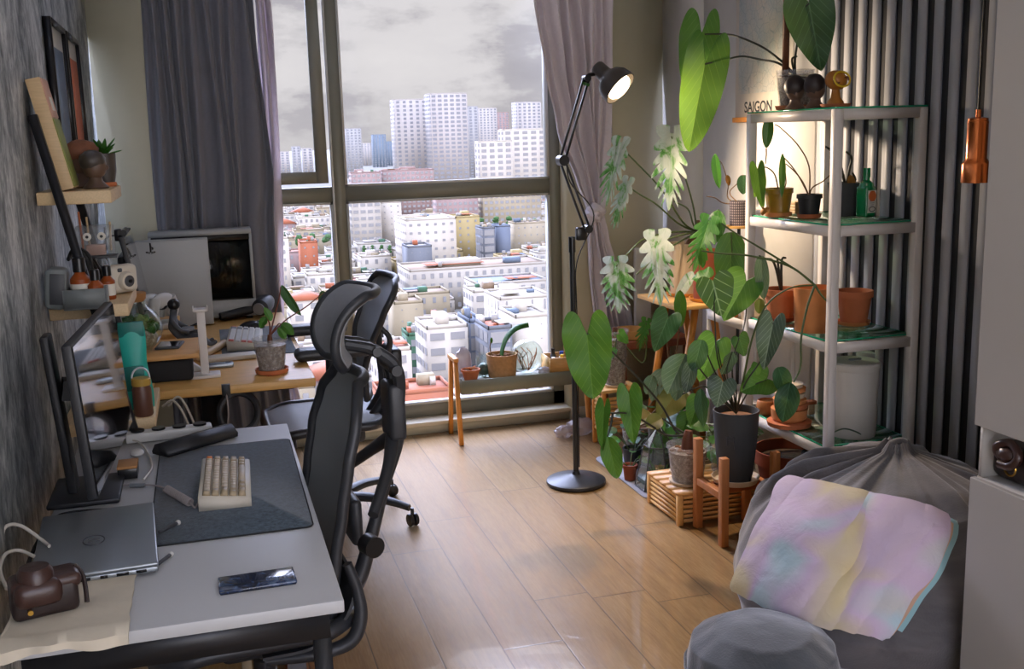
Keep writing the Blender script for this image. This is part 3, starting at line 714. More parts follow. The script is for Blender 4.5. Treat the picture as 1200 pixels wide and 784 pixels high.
# camera in a brown leather case
cz = DZ+.0105
cc = thing('camera_case', 'brown leather camera case standing on the cream cloth', 'camera case', (-.345, 2.045, cz))
rc = MX.Rotation(R(15), 3, 'Z'); o = V((-.345, 2.05, cz))
def loc(x, y, z): return o+rc @ V((x, y, z))
MB().rbox(loc(0, 0, .034), (.118, .062, .068), 'leather_dark', .012, 3, mat=rc).build('case_body', cc)
MB().rbox(loc(.004, .004, .06), (.124, .07, .03), 'leather_brown', .012, 3, mat=rc).rbox(loc(-.012, -.022, .05), (.085, .05, .05), 'leather_brown', .018, 3, mat=rc).build('flap', cc)
MB().lathe([(.03, 0), (.033, .004), (.032, .02), (.026, .03), (0, .032)], loc(-.012, -.008, .066), 'leather_brown', 24, ax=(0, 0, 1)).build('lens_bulge', cc)
MB().cyl(loc(-.03, -.0405, .022), .005, .006, 'brass', 14, ax=rc @ V((0, -1, 0))).build('snap_stud', cc)
MB().tube([loc(.06, .012, .075), loc(.07, .0, .06), loc(.072, -.012, .04), loc(.07, -.03, .012)], .0045, 'leather_dark', 8, 5).build('strap', cc)
# phone
ph = thing('phone', 'dark blue marbled phone lying alone near the white desk front', 'phone', (.047, 2.07, DZ))
rp = MX.Rotation(R(1.5), 3, 'Z')
MB().rbox((.047, 2.07, DZ+.0055), (.152, .076, .009), 'phone_back', .004, 3, mat=rp).build('phone_cover', ph)
MB().rbox((.047, 2.07, DZ+.0012), (.148, .073, .0022), 'satin_black', .001, 1, mat=rp).build('screen', ph)
# felt mat, keyboard with its coiled cable
MB_m = MB(); n = 6; pts = []
for cx_, cy_, a0 in ((.176, 3.095, 0), (-.155, 3.095, 90), (-.155, 2.365, 180), (.17, 2.365, 270)):
    for k in range(n+1): a = R(a0+90*k/n); pts.append((cx_+.018*cos(a), cy_+.018*sin(a)))
MB_m.prism(pts, (0, 0, DZ+.0005), (1, 0, 0), (0, 1, 0), (0, 0, 1), .0032, 'felt')
dm = thing('desk_mat', 'dark grey felt desk mat lying on the white desk', 'desk mat', (.01, 2.73, DZ))
MB_m.build('felt_sheet', dm, 0)
MB().tube([(x, y, DZ+.0021) for x, y in pts], .0021, 'felt_edge', 6, closed=True).build('stitched_edge', dm)
kb = thing('keyboard', 'compact beige mechanical keyboard on the felt mat', 'keyboard', (.005, 2.705, DZ+.0037))
kz = DZ+.0037; rk = MX.Rotation(R(-2), 3, 'Z'); ko = V((.002, 2.703, kz))
def kp(x, y, z): return ko+rk @ V((x, y, z))     # x across (towards the user at +x), y along the keyboard
sec = [(-.062, 0), (.062, 0), (.062, .02), (.058, .0225), (-.058, .036), (-.062, .034)]
MB().prism(sec, ko+rk @ V((0, -.165, 0)), rk @ V((1, 0, 0)), (0, 0, 1), rk @ V((0, 1, 0)), .33, 'warm_white').build('case', kb, 0)
rows = [[1]*15, [1.5]+[1]*12+[1.5], [1.75]+[1]*11+[2.25], [2.25]+[1]*10+[1.75, 1], [1.25, 1.25, 1.25, 6.25, 1.5, 1.5, 2]]
U_ = .0208; tl = math.atan2(-.0135, .116)
rt_ = rk @ MX.Rotation(-tl, 3, 'Y')
for r_, row in enumerate(rows):
    y = .156; x = -.042+r_*U_
    for k, w_ in enumerate(row):
        zc = .036+(x+.058)*(-.0135/.116)+.0055
        m_ = 'key_orange' if (r_ == 0 and k == 0) else ('key_tan' if (w_ > 1 and w_ < 6) or (k == len(row)-1) else 'key_beige')
        a, b = .0185, w_*U_-.0022
        kc = kp(x, y-w_*U_/2, zc); mb = MB()
        vs = [kc+rt_ @ V(p) for p in ((-a/2, -b/2, -.005), (a/2, -b/2, -.005), (a/2, b/2, -.005), (-a/2, b/2, -.005), (-a/2+.003, -b/2+.002, .0055), (a/2-.003, -b/2+.002, .0055), (a/2-.003, b/2-.002, .0055), (-a/2+.003, b/2-.002, .0055))]
        mb.add(vs, [(3, 2, 1, 0), (4, 5, 6, 7), (0, 1, 5, 4), (1, 2, 6, 5), (2, 3, 7, 6), (3, 0, 4, 7)], m_)
        mb.build('keycap', kb, 0); y -= w_*U_
a0, a1 = V((-.145, 2.72, DZ+.014)), V((-.085, 2.585, DZ+.014)); co_ = []
ax_ = (a1-a0); e1, e2 = frame(ax_)
for k in range(15*10+1): w_ = k/10*2*pi; co_.append(a0+ax_*(k/150)+e1*(.0085*cos(w_))+e2*(.0085*sin(w_)))
cb = thing('coiled_cable', 'beige coiled keyboard cable on the felt mat edge', 'cable', (-.11, 2.65, DZ))
MB().tube(co_, .0028, 'cable_grey', 6).build('coil', cb)
MB().tube([a1, (-.075, 2.56, DZ+.009), (-.068, 2.575, DZ+.012), kp(-.0625, -.11, .012)], .0026, 'cable_grey', 8, 6).tube([a0, (-.17, 2.77, DZ+.009), (-.205, 2.80, DZ+.006), (-.26, 2.82, DZ+.006)], .0026, 'cable_grey', 8, 6).build('lead', cb)
MB().cyl((-.2, 2.797, DZ+.006), .0055, .04, 'silver', 12, ax=(-.95, .3, 0)).build('plug', cb)
# ---------------------------------------------------------------- more on the white desk
prof = [(-.036, 0), (.036, 0), (.038, .008), (.022, .03), (-.012, .036), (-.038, .012)]
ax_ = V((.79, .61, 0)); wr = MB().prism(prof, V((-.072, 3.145, DZ+.0042))-ax_*.125, V((-.61, .79, 0)), (0, 0, 1), ax_, .25, 'black_plastic')
tag(wr.build('glasses_case', None, 0), 'slanted black case lying across the far corner of the felt mat', 'case')
p = onz(151, 557, DZ); bx = thing('card_box', 'small black box with tan lid behind the monitor edge', 'box', p)
MB().rbox(p+V((0, 0, .014)), (.05, .075, .028), 'satin_black', .002).build('box_body', bx); MB().rbox(p+V((0, 0, .032)), (.052, .077, .008), 'cork', .002).build('lid', bx)
p = onz(161, 535, DZ); MBt = MB().ball(p+V((0, 0, .011)), (.02, .028, .011), 'white_plastic', 16, 8); tag(MBt.build('earbud_case', None), 'small white rounded earbud case beside the black card box', 'case')
p = V((-.15, 3.268, DZ)); ps = thing('power_strip', 'white power strip at the far edge of the white desk', 'power strip', p)
MB().rbox(p+V((0, 0, .016)), (.25, .05, .03), 'white_plastic', .006, mat=MX.Rotation(R(3), 3, 'Z')).build('housing', ps)
for k in range(4): MB().cyl(p+V((-.09+k*.06, (-.09+k*.06)*.05, .0312)), .02, .006, 'satin_black', 16).build('socket', ps)
for k, (x, y, l, nm, lb) in enumerate(((-.13, 2.445, 50, 'pen', 'slim dark pen with white cap on the felt mat beside the laptop'), (-.137, 2.25, 62, 'stylus', 'short dark stylus with white tip between the laptop and the phone'))):
    d = V((cos(R(l)), sin(R(l)), 0)); q = V((x, y, DZ+.0085 if k == 0 else DZ+.0065)); st = thing(nm, lb, nm, q)
    MB().cyl(q-d*.035, .0042, .06, 'dark_grey', 10, ax=d).build('barrel', st); MB().ball(q+d*.028, .0065, 'white_plastic', 10, 8).build('cap', st)
q = [onz(0, 642, .79), onz(6, 618, .82), onz(24, 616, .82), onz(48, 632, .79), onz(58, 640, .782)]
tag(MB().tube(q, .004, 'cable_white', 8, 8).build('white_cable'), 'white cable arching up behind the closed laptop, upper loop', 'cable')
q = [onz(8, 690, .768), onz(0, 668, .79), onz(6, 650, .80), onz(22, 645, .795), onz(40, 652, .785)]
tag(MB().tube(q, .004, 'cable_white', 8, 8).build('white_cable'), 'white cable looped beside the camera case, lower loop', 'cable')
q = [V((-.404, 2.15, DZ+.012)), V((-.416, 2.4, DZ+.006)), V((-.4, 2.6, DZ+.005)), V((-.36, 2.645, DZ+.0045)), V((-.26, 2.63, DZ+.0045))]
tag(MB().tube(q, .0045, 'cable_black', 8, 8).build('black_cable'), 'black cable running along the wall edge of the white desk', 'cable')
q = [onz(118, 535, DZ+.004), onz(110, 520, DZ+.03), onz(135, 512, DZ+.025), onz(165, 520, DZ+.008), onz(178, 545, DZ+.008), onz(168, 562, DZ+.008)]
tag(MB().tube(q, .003, 'cable_white', 8, 8).build('white_cable'), 'thin white cable curled round the black card box', 'cable')
# ---------------------------------------------------------------- ladder shelf leaning on the wall
def railx(z): return -.462+(1.719-z)*.2
lt = thing('ladder_shelf', 'leaning ladder shelf with black rails and pale wooden boards', 'shelf', (-.3, 3.53, 0))
for y in (3.33, 3.79): MB().bar((railx(1.72)+.018, y, 1.72), (railx(0)+.018, y, .0), .034, .024, 'black_metal', (1, 0, 0)).build('rail', lt, 0)
for z, xf in ((1.5, -.256), (1.16, -.238), (.80, -.192), (.42, -.12)):
    MB().rbox(((-.46+xf)/2, 3.56, z-.019), (xf+.46, .43, .038), 'oak_light', .002).build('shelf_board', lt, 0)
Z1, Z2, Z3 = 1.5, 1.16, .80
plain('pinkish_wood', (206, 160, 138), .6); plain('leaf_print', (128, 136, 62), .6, var=.35, vs=22)
b = thing('picture_block', 'pale wooden picture block with green print leaning at the wall on the ladder shelf', 'picture', (-.4, 3.37, Z1))
qt = MX.Rotation(R(-11), 3, 'Y'); fo = V((-.357, 3.43, Z1+.0085))
def bl(x, y, z): return fo+qt @ V((x, y, z))
MB().rbox(bl(-.02, 0, .163), (.04, .15, .325), 'oak_x', .002, mat=qt).build('wooden_block', b)
MB().rbox(bl(.001, 0, .105), (.004, .142, .2), 'leaf_print', .001, mat=qt).build('green_print', b)
MB().rbox(bl(.001, 0, .266), (.003, .142, .112), 'pinkish_wood', .001, mat=qt).rbox(bl(.0025, .01, .25), (.002, .05, .04), 'label_white', .0005, 1, mat=qt).build('top_panel', b)
def head(name, label, base, h, m, m2, cat='figurine', hs=.3):
    t = thing(name, label, cat, base); w = h*.34
    MB().lathe([(w*.9, 0), (w, h*.04), (w*.75, h*.12), (w*.55, h*.2), (w*.5, h*.3)], base, m, 16).ball(base+V((0, 0, h*.6)), (w*.92, w*.82, h*.36), m, 16, 12, lambda u: 1+.06*NZ.noise(u*3)).ball(base+V((w*.85, 0, h*.55)), (w*.22, w*.16, h*.07), m).build('bust', t)
    MB().ball(base+V((-w*.12, 0, h*.72)), (w*1.0, w*.95, h*hs), m2, 18, 12, lambda u: 1+.1*NZ.noise(u*9)).build('hair', t); return t
head('bust_figurine', 'tall brown stone head figurine behind the squat one, top board', V((-.345, 3.60, Z1)), .155, 'skin_stone', 'rust_stone', hs=.25)
plain('rust_stone', (120, 74, 50), .7, var=.3, vs=40)
head('bust_figurine', 'squat dark stone head figurine in front of the succulent, top board', V((-.308, 3.50, Z1)), .115, 'skin_stone', 'stone_dark')
p = V((-.292, 3.66, Z1)); t = thing('potted_succulent', 'green succulent in a dark textured pot on the top ladder board', 'plant', p)
MB().lathe([(.03, 0), (.034, .006), (.032, .014)], p, 'terracotta', 20).build('saucer', t)
MB().lathe([(.028, .012), (.036, .05), (.038, .105), (.034, .105), (.033, .09)], p, 'stone_dark', 20, wob=lambda a, z: 1+.06*NZ.noise(V((cos(a)*3, sin(a)*3, z*60)))).build('pot', t)
MB().cyl(p+V((0, 0, .088)), .033, .006, 'soil', 16).build('soil', t)
def blade(mb, p0, d, L, w, m, bend=.3, n=6):
    d = V(d).normalized(); side = d.cross(V((0, 0, 1))); side = side.normalized() if side.length > .1 else V((1, 0, 0)); nn = side.cross(d)
    def f(u, v): k = (1-v)**.7*min(1, v*6+.5); return V(p0)+d*(L*v)+side*((u-.5)*w*k)-V((0, 0, 1))*(bend*L*v*v)+nn*(abs(u-.5)*w*k*.5)
    mb.slab(f, 2, n, m, .0025)
fo_ = MB(); rn = random.Random(4)
for k in range(13): a = k*2.4; el = .5+.9*k/13; blade(fo_, p+V((0, 0, .092)), (cos(a)*cos(el), sin(a)*cos(el), sin(el)), rn.uniform(.06, .095), .026, 'leaf_bright', .15)
fo_.build('foliage', t, 60)
# middle board
p = onz(60, 366, Z2)+V((.015, .0, 0)); t = thing('tin_speaker', 'grey rounded metal speaker at the wall end of the middle ladder board', 'speaker', p)
MB().rbox(p+V((.0, .06, .062)), (.06, .1, .12), 'tin_grey', .018, 3, mat=MX.Rotation(R(6), 3, 'Y')).build('housing', t); MB().rbox(p+V((.006, .008, .064)), (.04, .006, .09), 'dark_grey', .002, mat=MX.Rotation(R(6), 3, 'Y')).build('grille', t)
p = V((-.4, 3.47, Z2)); t = MB(); rn = random.Random(3)
q = [p+V((rn.uniform(-.03, .05), rn.uniform(-.05, .05), .135+rn.uniform(0, .03))) for k in range(9)]
q = [V((-.395, 3.37, Z2+.14)), V((-.38, 3.4, Z2+.165)), V((-.35, 3.41, Z2+.14)), V((-.342, 3.40, Z2+.08)), V((-.338, 3.43, Z2+.03)), V((-.35, 3.5, Z2+.007)), V((-.33, 3.53, Z2+.06)), V((-.345, 3.5, Z2+.12)), V((-.38, 3.46, Z2+.15)), V((-.4, 3.41, Z2+.135))]
tag(t.tube(q, .0055, 'cable_black', 8, 8).tube([a+V((.008, .006, .006)) for a in q[1:8]], .005, 'cable_black', 8, 8).build('cable_bundle'), 'black cable bundle draped over the grey metal speaker', 'cable')
p = onz(96, 364, Z2)+V((.01, .05, 0)); t = thing('bottle_tray', 'khaki tray holding the amber bottles on the middle ladder board', 'tray', p)
MB().rbox(p+V((0, 0, .004)), (.12, .08, .008), 'tin_grey', .003).ab(p+V((-.06, -.04, .004)), p+V((.06, -.036, .06)), 'tin_grey').ab(p+V((-.06, .036, .004)), p+V((.06, .04, .06)), 'tin_grey').ab(p+V((-.06, -.04, .004)), p+V((-.056, .04, .06)), 'tin_grey').ab(p+V((.056, -.04, .004)), p+V((.06, .04, .06)), 'tin_grey').build('tray_body', t, 0)
def amber(base, h, label, loc_=0):
    t = thing('dropper_bottle', label, 'bottle', base); r = h*.21
    MB().lathe([(r*.9, 0), (r, .004), (r, h*.55), (r*.55, h*.66), (r*.45, h*.72)], base, 'amber', 20).build('bottle_body', t)
    MB().lathe([(r*.62, h*.7), (r*.62, h*.98), (r*.5, h)], base, 'satin_black', 18).build('cap', t)
    MB().lathe([(r*1.02, h*.12), (r*1.02, h*.46)], base, 'label_white', 20, cap=False).build('label', t)
amber(p+V((-.012, .01, .009)), .14, 'tallest amber dropper bottle with black cap, at the back of the khaki tray')
amber(p+V((.03, -.012, .009)), .105, 'short amber dropper bottle with black cap in the tray front')
amber(onz(127, 352, Z2)+V((.0, .03, 0)), .105, 'amber dropper bottle standing outside the tray beside the instant camera')
p = onz(141, 348, Z2)+V((.0, .09, 0)); t = thing('instant_camera', 'cream instant camera with round lens on the middle ladder board', 'camera', p); rr = MX.Rotation(R(-62), 3, 'Z')
MB().rbox(p+V((0, 0, .048)), (.05, .1, .09), 'warm_white', .016, 3, mat=MX.Rotation(R(-50), 3, 'Z')).build('camera_body', t)
d = V((.64, -.77, 0)); MB().lathe([(.03, 0), (.031, .015), (.026, .024), (.02, .024)], p+d*.02+V((0, 0, .042)), 'warm_white', 24, ax=d).build('lens_ring', t); MB().lathe([(.02, 0), (.014, .004), (.004, .005)], p+d*.043+V((0, 0, .042)), 'dark_grey', 20, ax=d).cyl(p+d*.047+V((0, 0, .042)), .006, .003, 'satin_black', 14, ax=d).build('lens', t)
MB().rbox(p+d*.026+V((-.015, -.012, .078)), (.014, .014, .012), 'dark_grey', .003).build('viewfinder', t)
p = onz(126, 322, Z2); p = V((-.345, 3.7, Z2)); t = thing('acrylic_caddy', 'clear caddy with two round eyes holding brushes, back of middle ladder board', 'caddy', p)
MB().rbox(p+V((0, 0, .055)), (.12, .07, .11), 'acrylic', .006).build('lower_bin', t); MB().rbox(p+V((0, .01, .165)), (.115, .06, .10), 'acrylic', .006).build('upper_bin', t); MB().rbox(p+V((0, 0, .113)), (.13, .08, .008), 'dark_grey', .002).build('divider', t)
for s in (-1, 1): e = MB().cyl(p+V((s*.022, -.0225, .18)), .013, .004, 'label_white', 18, ax=(0, -1, 0)); eo = e.build('eye', t); MB().cyl(p+V((s*.022, -.0262, .18)), .005, .003, 'satin_black', 12, ax=(0, -1, 0)).build('pupil', eo)
MB().rbox(p+V((0, -.0, .135)), (.06, .03, .035), 'pinkish_wood', .004).build('sponge', t)
for k, (x, m_) in enumerate(((-.04, 'terracotta'), (-.02, 'oak_x'), (.045, 'oak_x'), (.03, 'dark_grey'))):
    a = p+V((x, .012, .13)); tag(MB().cyl(a, .0035, .13-.018*k, m_, 8, ax=(x*.8, .0, 1)).build('brush'), ['red-handled brush standing tallest in the clear caddy', 'pale wooden brush second in the clear caddy', 'pale wooden stick at the right of the clear caddy', 'dark short brush in the clear caddy'][k], 'brush')
# lower visible board: teal pouch and brown jar
p = V((-.248, 3.5, Z3)); t = thing('teal_pouch', 'teal drink pouch with cap standing behind the brown jar', 'pouch', p)
def po(u, v):
    a = u*2*pi; wv = .05*(1-.25*v); dv = .03*(1-v)**.8+.004; return p+V((wv*cos(a)*(1+.08*sin(v*9)), dv*sin(a), .27*v))
MB().grid(po, 24, 14, 'teal').build('pouch_body', t, 60); MB().rbox(p+V((0, -.002, .255)), (.078, .012, .05), 'teal_dark', .004).build('top_seal', t)
MB().rbox(p+V((.0, -.026, .1)), (.06, .006, .08), 'teal_dark', .003).build('label', t)
p = V((-.225, 3.385, Z3)); t = thing('spice_jar', 'brown jar with gold lid standing at the front of the lower ladder board', 'jar', p)
MB().lathe([(.026, 0), (.029, .005), (.029, .085), (.025, .095), (.025, .1)], p, 'jar_brown', 22).build('jar_body', t); MB().lathe([(.028, .097), (.029, .1), (.029, .117), (.026, .12)], p, 'lid_gold', 22).build('lid', t); 
MB().tube([p+V((.026*cos(a), .026*sin(a)*.3, .12+.03*sin(a))) for a in [k*pi/10 for k in range(11)]], .003, 'silver_light', 8).build('bail_wire', t)
# pictures on the concrete wall
def pic(y0, y1, z0, z1, m, label):
    t = thing('framed_picture', label, 'picture', (XL+.012, (y0+y1)/2, z0)); w = .018; x0, x1 = XL+.002, XL+.028
    MB().ab((x0, y0, z0), (x1, y0+w, z1), 'satin_black').ab((x0, y1-w, z0), (x1, y1, z1), 'satin_black').ab((x0, y0+w, z0), (x1, y1-w, z0+w), 'satin_black').ab((x0, y0+w, z1-w), (x1, y1-w, z1), 'satin_black').build('frame', t, 0)
    MB().ab((x0, y0+w, z0+w), (x0+.012, y1-w, z1-w), 'label_white').build('mat_board', t, 0)
    MB().ab((x0+.012, y0+w+.025, z0+w+.03), (x0+.0135, y1-w-.025, z1-w-.07), m).build('print', t, 0)
plain('print_blue', (112, 128, 150), .5, var=.2, vs=6); plain('print_orange', (206, 112, 72), .5, var=.12, vs=6)
pic(3.93, 4.36, 1.50, 2.06, 'print_blue', 'black framed blue-grey print on the concrete wall, nearer one')
pic(4.40, 4.83, 1.50, 2.06, 'print_orange', 'black framed orange print on the concrete wall, nearer the window')
# ---------------------------------------------------------------- wooden desk
WZ = .77
t = thing('desk', 'honey-coloured wooden desk on a black column under the window curtain', 'desk', (.05, 4.65, 0))
MB().rbox((.065, 4.655, WZ-.016), (.57, 1.63, .032), 'desk_wood', .004).ab((-.44, 3.93, WZ-.032), (-.22, 5.47, WZ), 'desk_wood').build('tabletop', t, 0)
MB().ab((-.3, 4.0, WZ-.07), (.28, 4.06, WZ-.034), 'black_metal').ab((-.3, 5.2, WZ-.07), (.28, 5.26, WZ-.034), 'black_metal').ab((-.03, 4.06, WZ-.07), (.01, 5.2, WZ-.034), 'black_metal').build('frame', t, 0)
for y in (4.05, 5.2):
    MB().ab((-.06, y-.035, .04), (.03, y+.035, WZ-.07), 'black_metal').build('column', t, 0); MB().rbox((-.015, y, .02), (.56, .07, .04), 'black_metal', .006).build('foot', t)
MB().ab((.015, 3.834, WZ-.036), (.045, 3.86, WZ+.003), 'dark_grey').build('cable_clip', t, 0)
tag(MB().tube([V((.07+.07*cos(a), 3.95+.02*sin(a), WZ-.13+.07*sin(a))) for a in [k*pi/14 for k in range(28)]], .014, 'black_plastic', 10, closed=True).build('headset_ring'), 'black ring hanging under the front edge of the wooden desk', 'hook')
q = [V((.03, 3.838, WZ-.02)), V((.032, 3.83, WZ-.1)), V((.02, 3.85, WZ-.2)), V((.03, 3.9, WZ-.35)), V((.02, 3.95, .2))]
tag(MB().tube(q, .003, 'cable_grey', 8, 8).build('charging_cable'), 'thin cable hanging from the clip on the wooden desk edge', 'cable')
for k, (a, b) in enumerate(((0, 0), (.02, .012))):
    q = [V((-.19+a, 3.82, .72)), V((-.15+a, 3.8, .74+b)), V((-.11+a, 3.79, .66)), V((-.09+a*1.5, 3.8, .5)), V((-.12+a, 3.82, .3)), V((-.16, 3.84, .05))]
    tag(MB().tube(q, .0042, 'cable_white', 8, 8).build('white_cable'), ['white cable drooping between the two desks, outer curve', 'white cable drooping between the two desks, inner curve'][1-k], 'cable')
# game console: white upright panels with a black core
p = V((-.15, 5.27, WZ)); t = thing('game_console', 'tall white game console standing before the computer tower', 'console', p)
a, b = ony(166, 381, 5.22), ony(243, 279, 5.22); x0, x1, zt = a.x, b.x, b.z
for y, th in ((5.222, .012), (5.298, .012)):
    def sh(u, v, y=y): 
        s_ = .012*(abs(u-.5)*2)**3; return (x0+(x1-x0)*u, y+(s_ if y > 5.25 else -s_)*0-.0, WZ+.004+(zt-WZ-.004)*v)
    MB().rbox(((x0+x1)/2, y, (WZ+zt)/2+.002), (x1-x0, th, zt-WZ-.006), 'console_white', .0055, 3).build('side_panel', t)
MB().rbox(((x0+x1)/2+.004, 5.26, (WZ+zt)/2-.004), (x1-x0-.02, .064, zt-WZ-.016), 'satin_black', .008, 2).build('core', t)
# the maker's mark: an upright letter over a flat one
mk = MB(); c = ony(176.5, 293, 5.2158); e = .0005
def mp(px, py): q = c+V(((px-176.5)*(x1-x0)/77., 0, -(py-293)*(zt-WZ)/100.)); return q
mk.prism([(0, 0), (1.3, .35), (1.3, 5), (2.6, 4.6), (3.1, 3.6), (2.8, 2.6), (1.6, 2.4), (1.6, 3.1), (2.1, 3.3), (2.2, 3.8), (1.5, 4.2), (1.3, 8.0), (0, 8.4)], mp(175.6, 296), (.0055, 0, 0), (0, 0, .0055), (0, -1, 0), .0006, 'seal_black')
for sg in (-1, 1): mk.prism([(sg*.5, 0), (sg*4.6, 1.2), (sg*4.9, 2.2), (sg*3.8, 2.7), (sg*.5, 1.9), (sg*.5, 1.2), (sg*3.3, 1.9), (sg*3.2, 1.5), (sg*.5, .8)][::sg], mp(176.3, 297.5), (.0046, 0, 0), (0, 0, .0046), (0, -1, 0), .0006, 'seal_black')
mk.build('maker_mark', t, 0)
# computer tower
a, b = ony(170, 381, 5.335), ony(294, 268, 5.335); x0, x1, zt = -.262, b.x, b.z; y0, y1 = 5.335, 5.505
t = thing('computer_tower', 'white computer tower with a tinted glass side under the grey curtain', 'computer', ((x0+x1)/2, 5.42, WZ))
s = MB(); s.ab((x0, y0, WZ+.015), (x1, y1, WZ+.10), 'console_white').ab((x0, y0, zt-.022), (x1, y1, zt), 'console_white').ab((x0, y1-.01, WZ+.1), (x1, y1, zt-.022), 'console_white').ab((x0, y0, WZ+.1), (x0+.012, y1, zt-.022), 'console_white').ab((x1-.014, y0, WZ+.1), (x1, y1, zt-.022), 'console_white')
s.ab((x0+.012, y0+.01, zt-.03), (x1-.012, y1-.01, zt-.02), 'satin_black').build('case', t, 0)
for x in (x0+.03, x1-.05): MB().ab((x, y0+.02, WZ), (x+.03, y1-.02, WZ+.016), 'satin_black').build('foot', t, 0)
MB().ab((x0+.014, y0+.001, WZ+.1), (x1-.014, y0+.005, zt-.03), 'tinted_glass').ab((x0+.012, y0-.001, zt-.05), (x1-.012, y0+.004, zt-.024), 'satin_black').ab((x0+.012, y0-.001, WZ+.1), (x1-.012, y0+.004, WZ+.106), 'satin_black').build('glass_side', t, 0)
i = MB(); i.ab((-.05, y1-.02, WZ+.12), (.12, y1-.011, zt-.05), 'mid_grey').ab((-.03, y1-.05, WZ+.2), (.03, y1-.02, WZ+.3), 'tin_grey').ab((.045, y1-.04, WZ+.18), (.055, y1-.02, WZ+.36), 'warm_white').ab((.065, y1-.04, WZ+.18), (.075, y1-.02, WZ+.36), 'warm_white'); i.build('motherboard', t, 0)
MB().ab((.115, y0+.05, WZ+.14), (.155, y1-.03, zt-.07), 'warm_white').ab((.118, y0+.049, WZ+.15), (.134, y0+.05, zt-.08), 'oak_x').build('graphics_card', t, 0)
f = MB()
for k in range(3): 
    c = V((-.02+.0*k, y0+.06, WZ+.17+k*.1)); f.lathe([(.045, 0), (.045, .02), (.038, .02), (.038, .004)], c, 'mid_grey', 20, ax=(0, -1, 0))
    for j in range(7): w_ = j*2*pi/7; f.bar(c+V((.008*cos(w_), -.01, .008*sin(w_))), c+V((.037*cos(w_+.4), -.01, .037*sin(w_+.4))), .014, .002, 'dark_grey', (0, 1, 0))
f.build('fan', t)
MB().tube([(.03, y0+.05, zt-.08), (.06, y0+.03, zt-.12), (.08, y0+.03, zt-.2), (.05, y0+.05, WZ+.2)], .008, 'mid_grey', 8, 8).tube([(.06, y0+.05, zt-.06), (.09, y0+.03, zt-.14), (.10, y0+.03, zt-.22), (.08, y0+.05, WZ+.16)], .008, 'mid_grey', 8, 8).build('tubing', t)
# second monitor, seen edge-on, on a low wooden box, with a lamp bar on top
p = V((-.28, 4.72, WZ)); t = thing('riser_box', 'low wooden riser box under the edge-on monitor', 'riser', (-.25, 4.8, WZ))
MB().rbox((-.27, 4.8, WZ+.075), (.26, .5, .018), 'bamboo', .003).build('board', t); 
for y in (4.57, 5.03): MB().rbox((-.27, y, WZ+.033), (.24, .018, .066), 'bamboo', .003).build('side_panel', t)
rz = WZ+.084
t = thing('monitor', 'black monitor seen edge-on beside the white game console', 'monitor', (-.33, 4.8, rz))
c0 = ony(170, 357, 4.55); c1 = ony(146, 262, 4.55); mx2 = MX.Rotation(R(-9.5), 3, 'Y')
mc = V((-.3, 4.8, 1.1)); MB().rbox(mc, (.02, .5, .34), 'black_plastic', .004, mat=mx2).rbox(mc+V((-.025, 0, -.02)), (.04, .3, .2), 'black_plastic', .015, mat=mx2).build('housing', t)
MB().rbox(mc+mx2 @ V((.0105, 0, 0)), (.002, .485, .325), 'screen_glass', .0005, 1, mat=mx2).build('screen', t)
MB().rbox((-.345, 4.8, rz+.1), (.02, .07, .2), 'black_plastic', .005).build('stand_column', t); MB().rbox((-.31, 4.8, rz+.007), (.14, .2, .014), 'black_plastic', .005).build('stand_foot', t)
p = mc+mx2 @ V((0, 0, .17)); t = thing('screen_lamp', 'small black clamp lamp on top of the edge-on monitor', 'lamp', p+V((-.01, -.15, .0)))
MB().cyl(p+V((.01, -.23, .012)), .014, .16, 'satin_black', 14, ax=(0, 1, 0)).build('lamp_bar', t); MB().rbox(p+V((-.015, -.15, .0)), (.03, .04, .05), 'satin_black', .006).build('clamp', t)
MB().tube([p+V((-.03, -.15, .0)), p+V((-.06, -.16, -.01)), p+V((-.075, -.17, -.06)), p+V((-.06, -.18, -.12)), p+V((-.07, -.17, -.2))], .004, 'cable_black', 8, 8).build('cord', t)
# front riser with the terrarium
rx0, rx1, ry0, ry1 = -.42, -.055, 3.955, 4.3; rt = .875
t = thing('riser_shelf', 'wooden riser shelf carrying the glass globe terrarium', 'riser', (-.24, 4.13, WZ))
MB().rbox(((rx0+rx1)/2, (ry0+ry1)/2, rt-.009), (rx1-rx0, ry1-ry0, .018), 'bamboo_x', .003).build('board', t)
for x in (rx0+.012, ): MB().rbox((x, (ry0+ry1)/2, (WZ+rt-.018)/2), (.016, ry1-ry0-.02, rt-.018-WZ), 'bamboo_x', .002).build('side_panel', t)
MB().rbox(((rx0+rx1)/2, ry1-.012, (WZ+rt-.018)/2), (rx1-rx0-.06, .016, rt-.018-WZ), 'bamboo_x', .002).build('back_panel', t)
tag(MB().rbox((-.215, 4.08, WZ+.041), (.27, .2, .08), 'felt_edge', .012, 3).build('storage_box'), 'black box tucked under the wooden riser shelf', 'box')
p = onz(226, 437, WZ)+V((0, .02, 0)); tag(MB().prism([(-.03, 0), (.03, 0), (.03, .012), (-.02, .055), (-.03, .05)], p+V((0, -.02, 0)), (1, 0, 0), (0, 0, 1), (0, 1, 0), .05, 'white_plastic').build('desk_wedge', None, 0), 'small white wedge stand beside the black box under the riser', 'stand')
p = V((-.268, 4.07, rt)); t = thing('terrarium', 'round glass globe terrarium of moss with a cork lid on the wooden riser', 'terrarium', p); r = .092
MB().lathe([(.045, 0)]+[(r*sin(a), r*.98-r*cos(a)*.98) for a in [k*pi/16 for k in range(3, 14)]]+[(.04, .182), (.036, .195), (.04, .2)], p, 'clear_glass', 32, cap=False).build('globe', t, 60)
MB().ball(p+V((0, 0, .052)), (.074, .074, .044), 'substrate', 22, 12).build('soil', t)
ms = MB(); rn = random.Random(5)
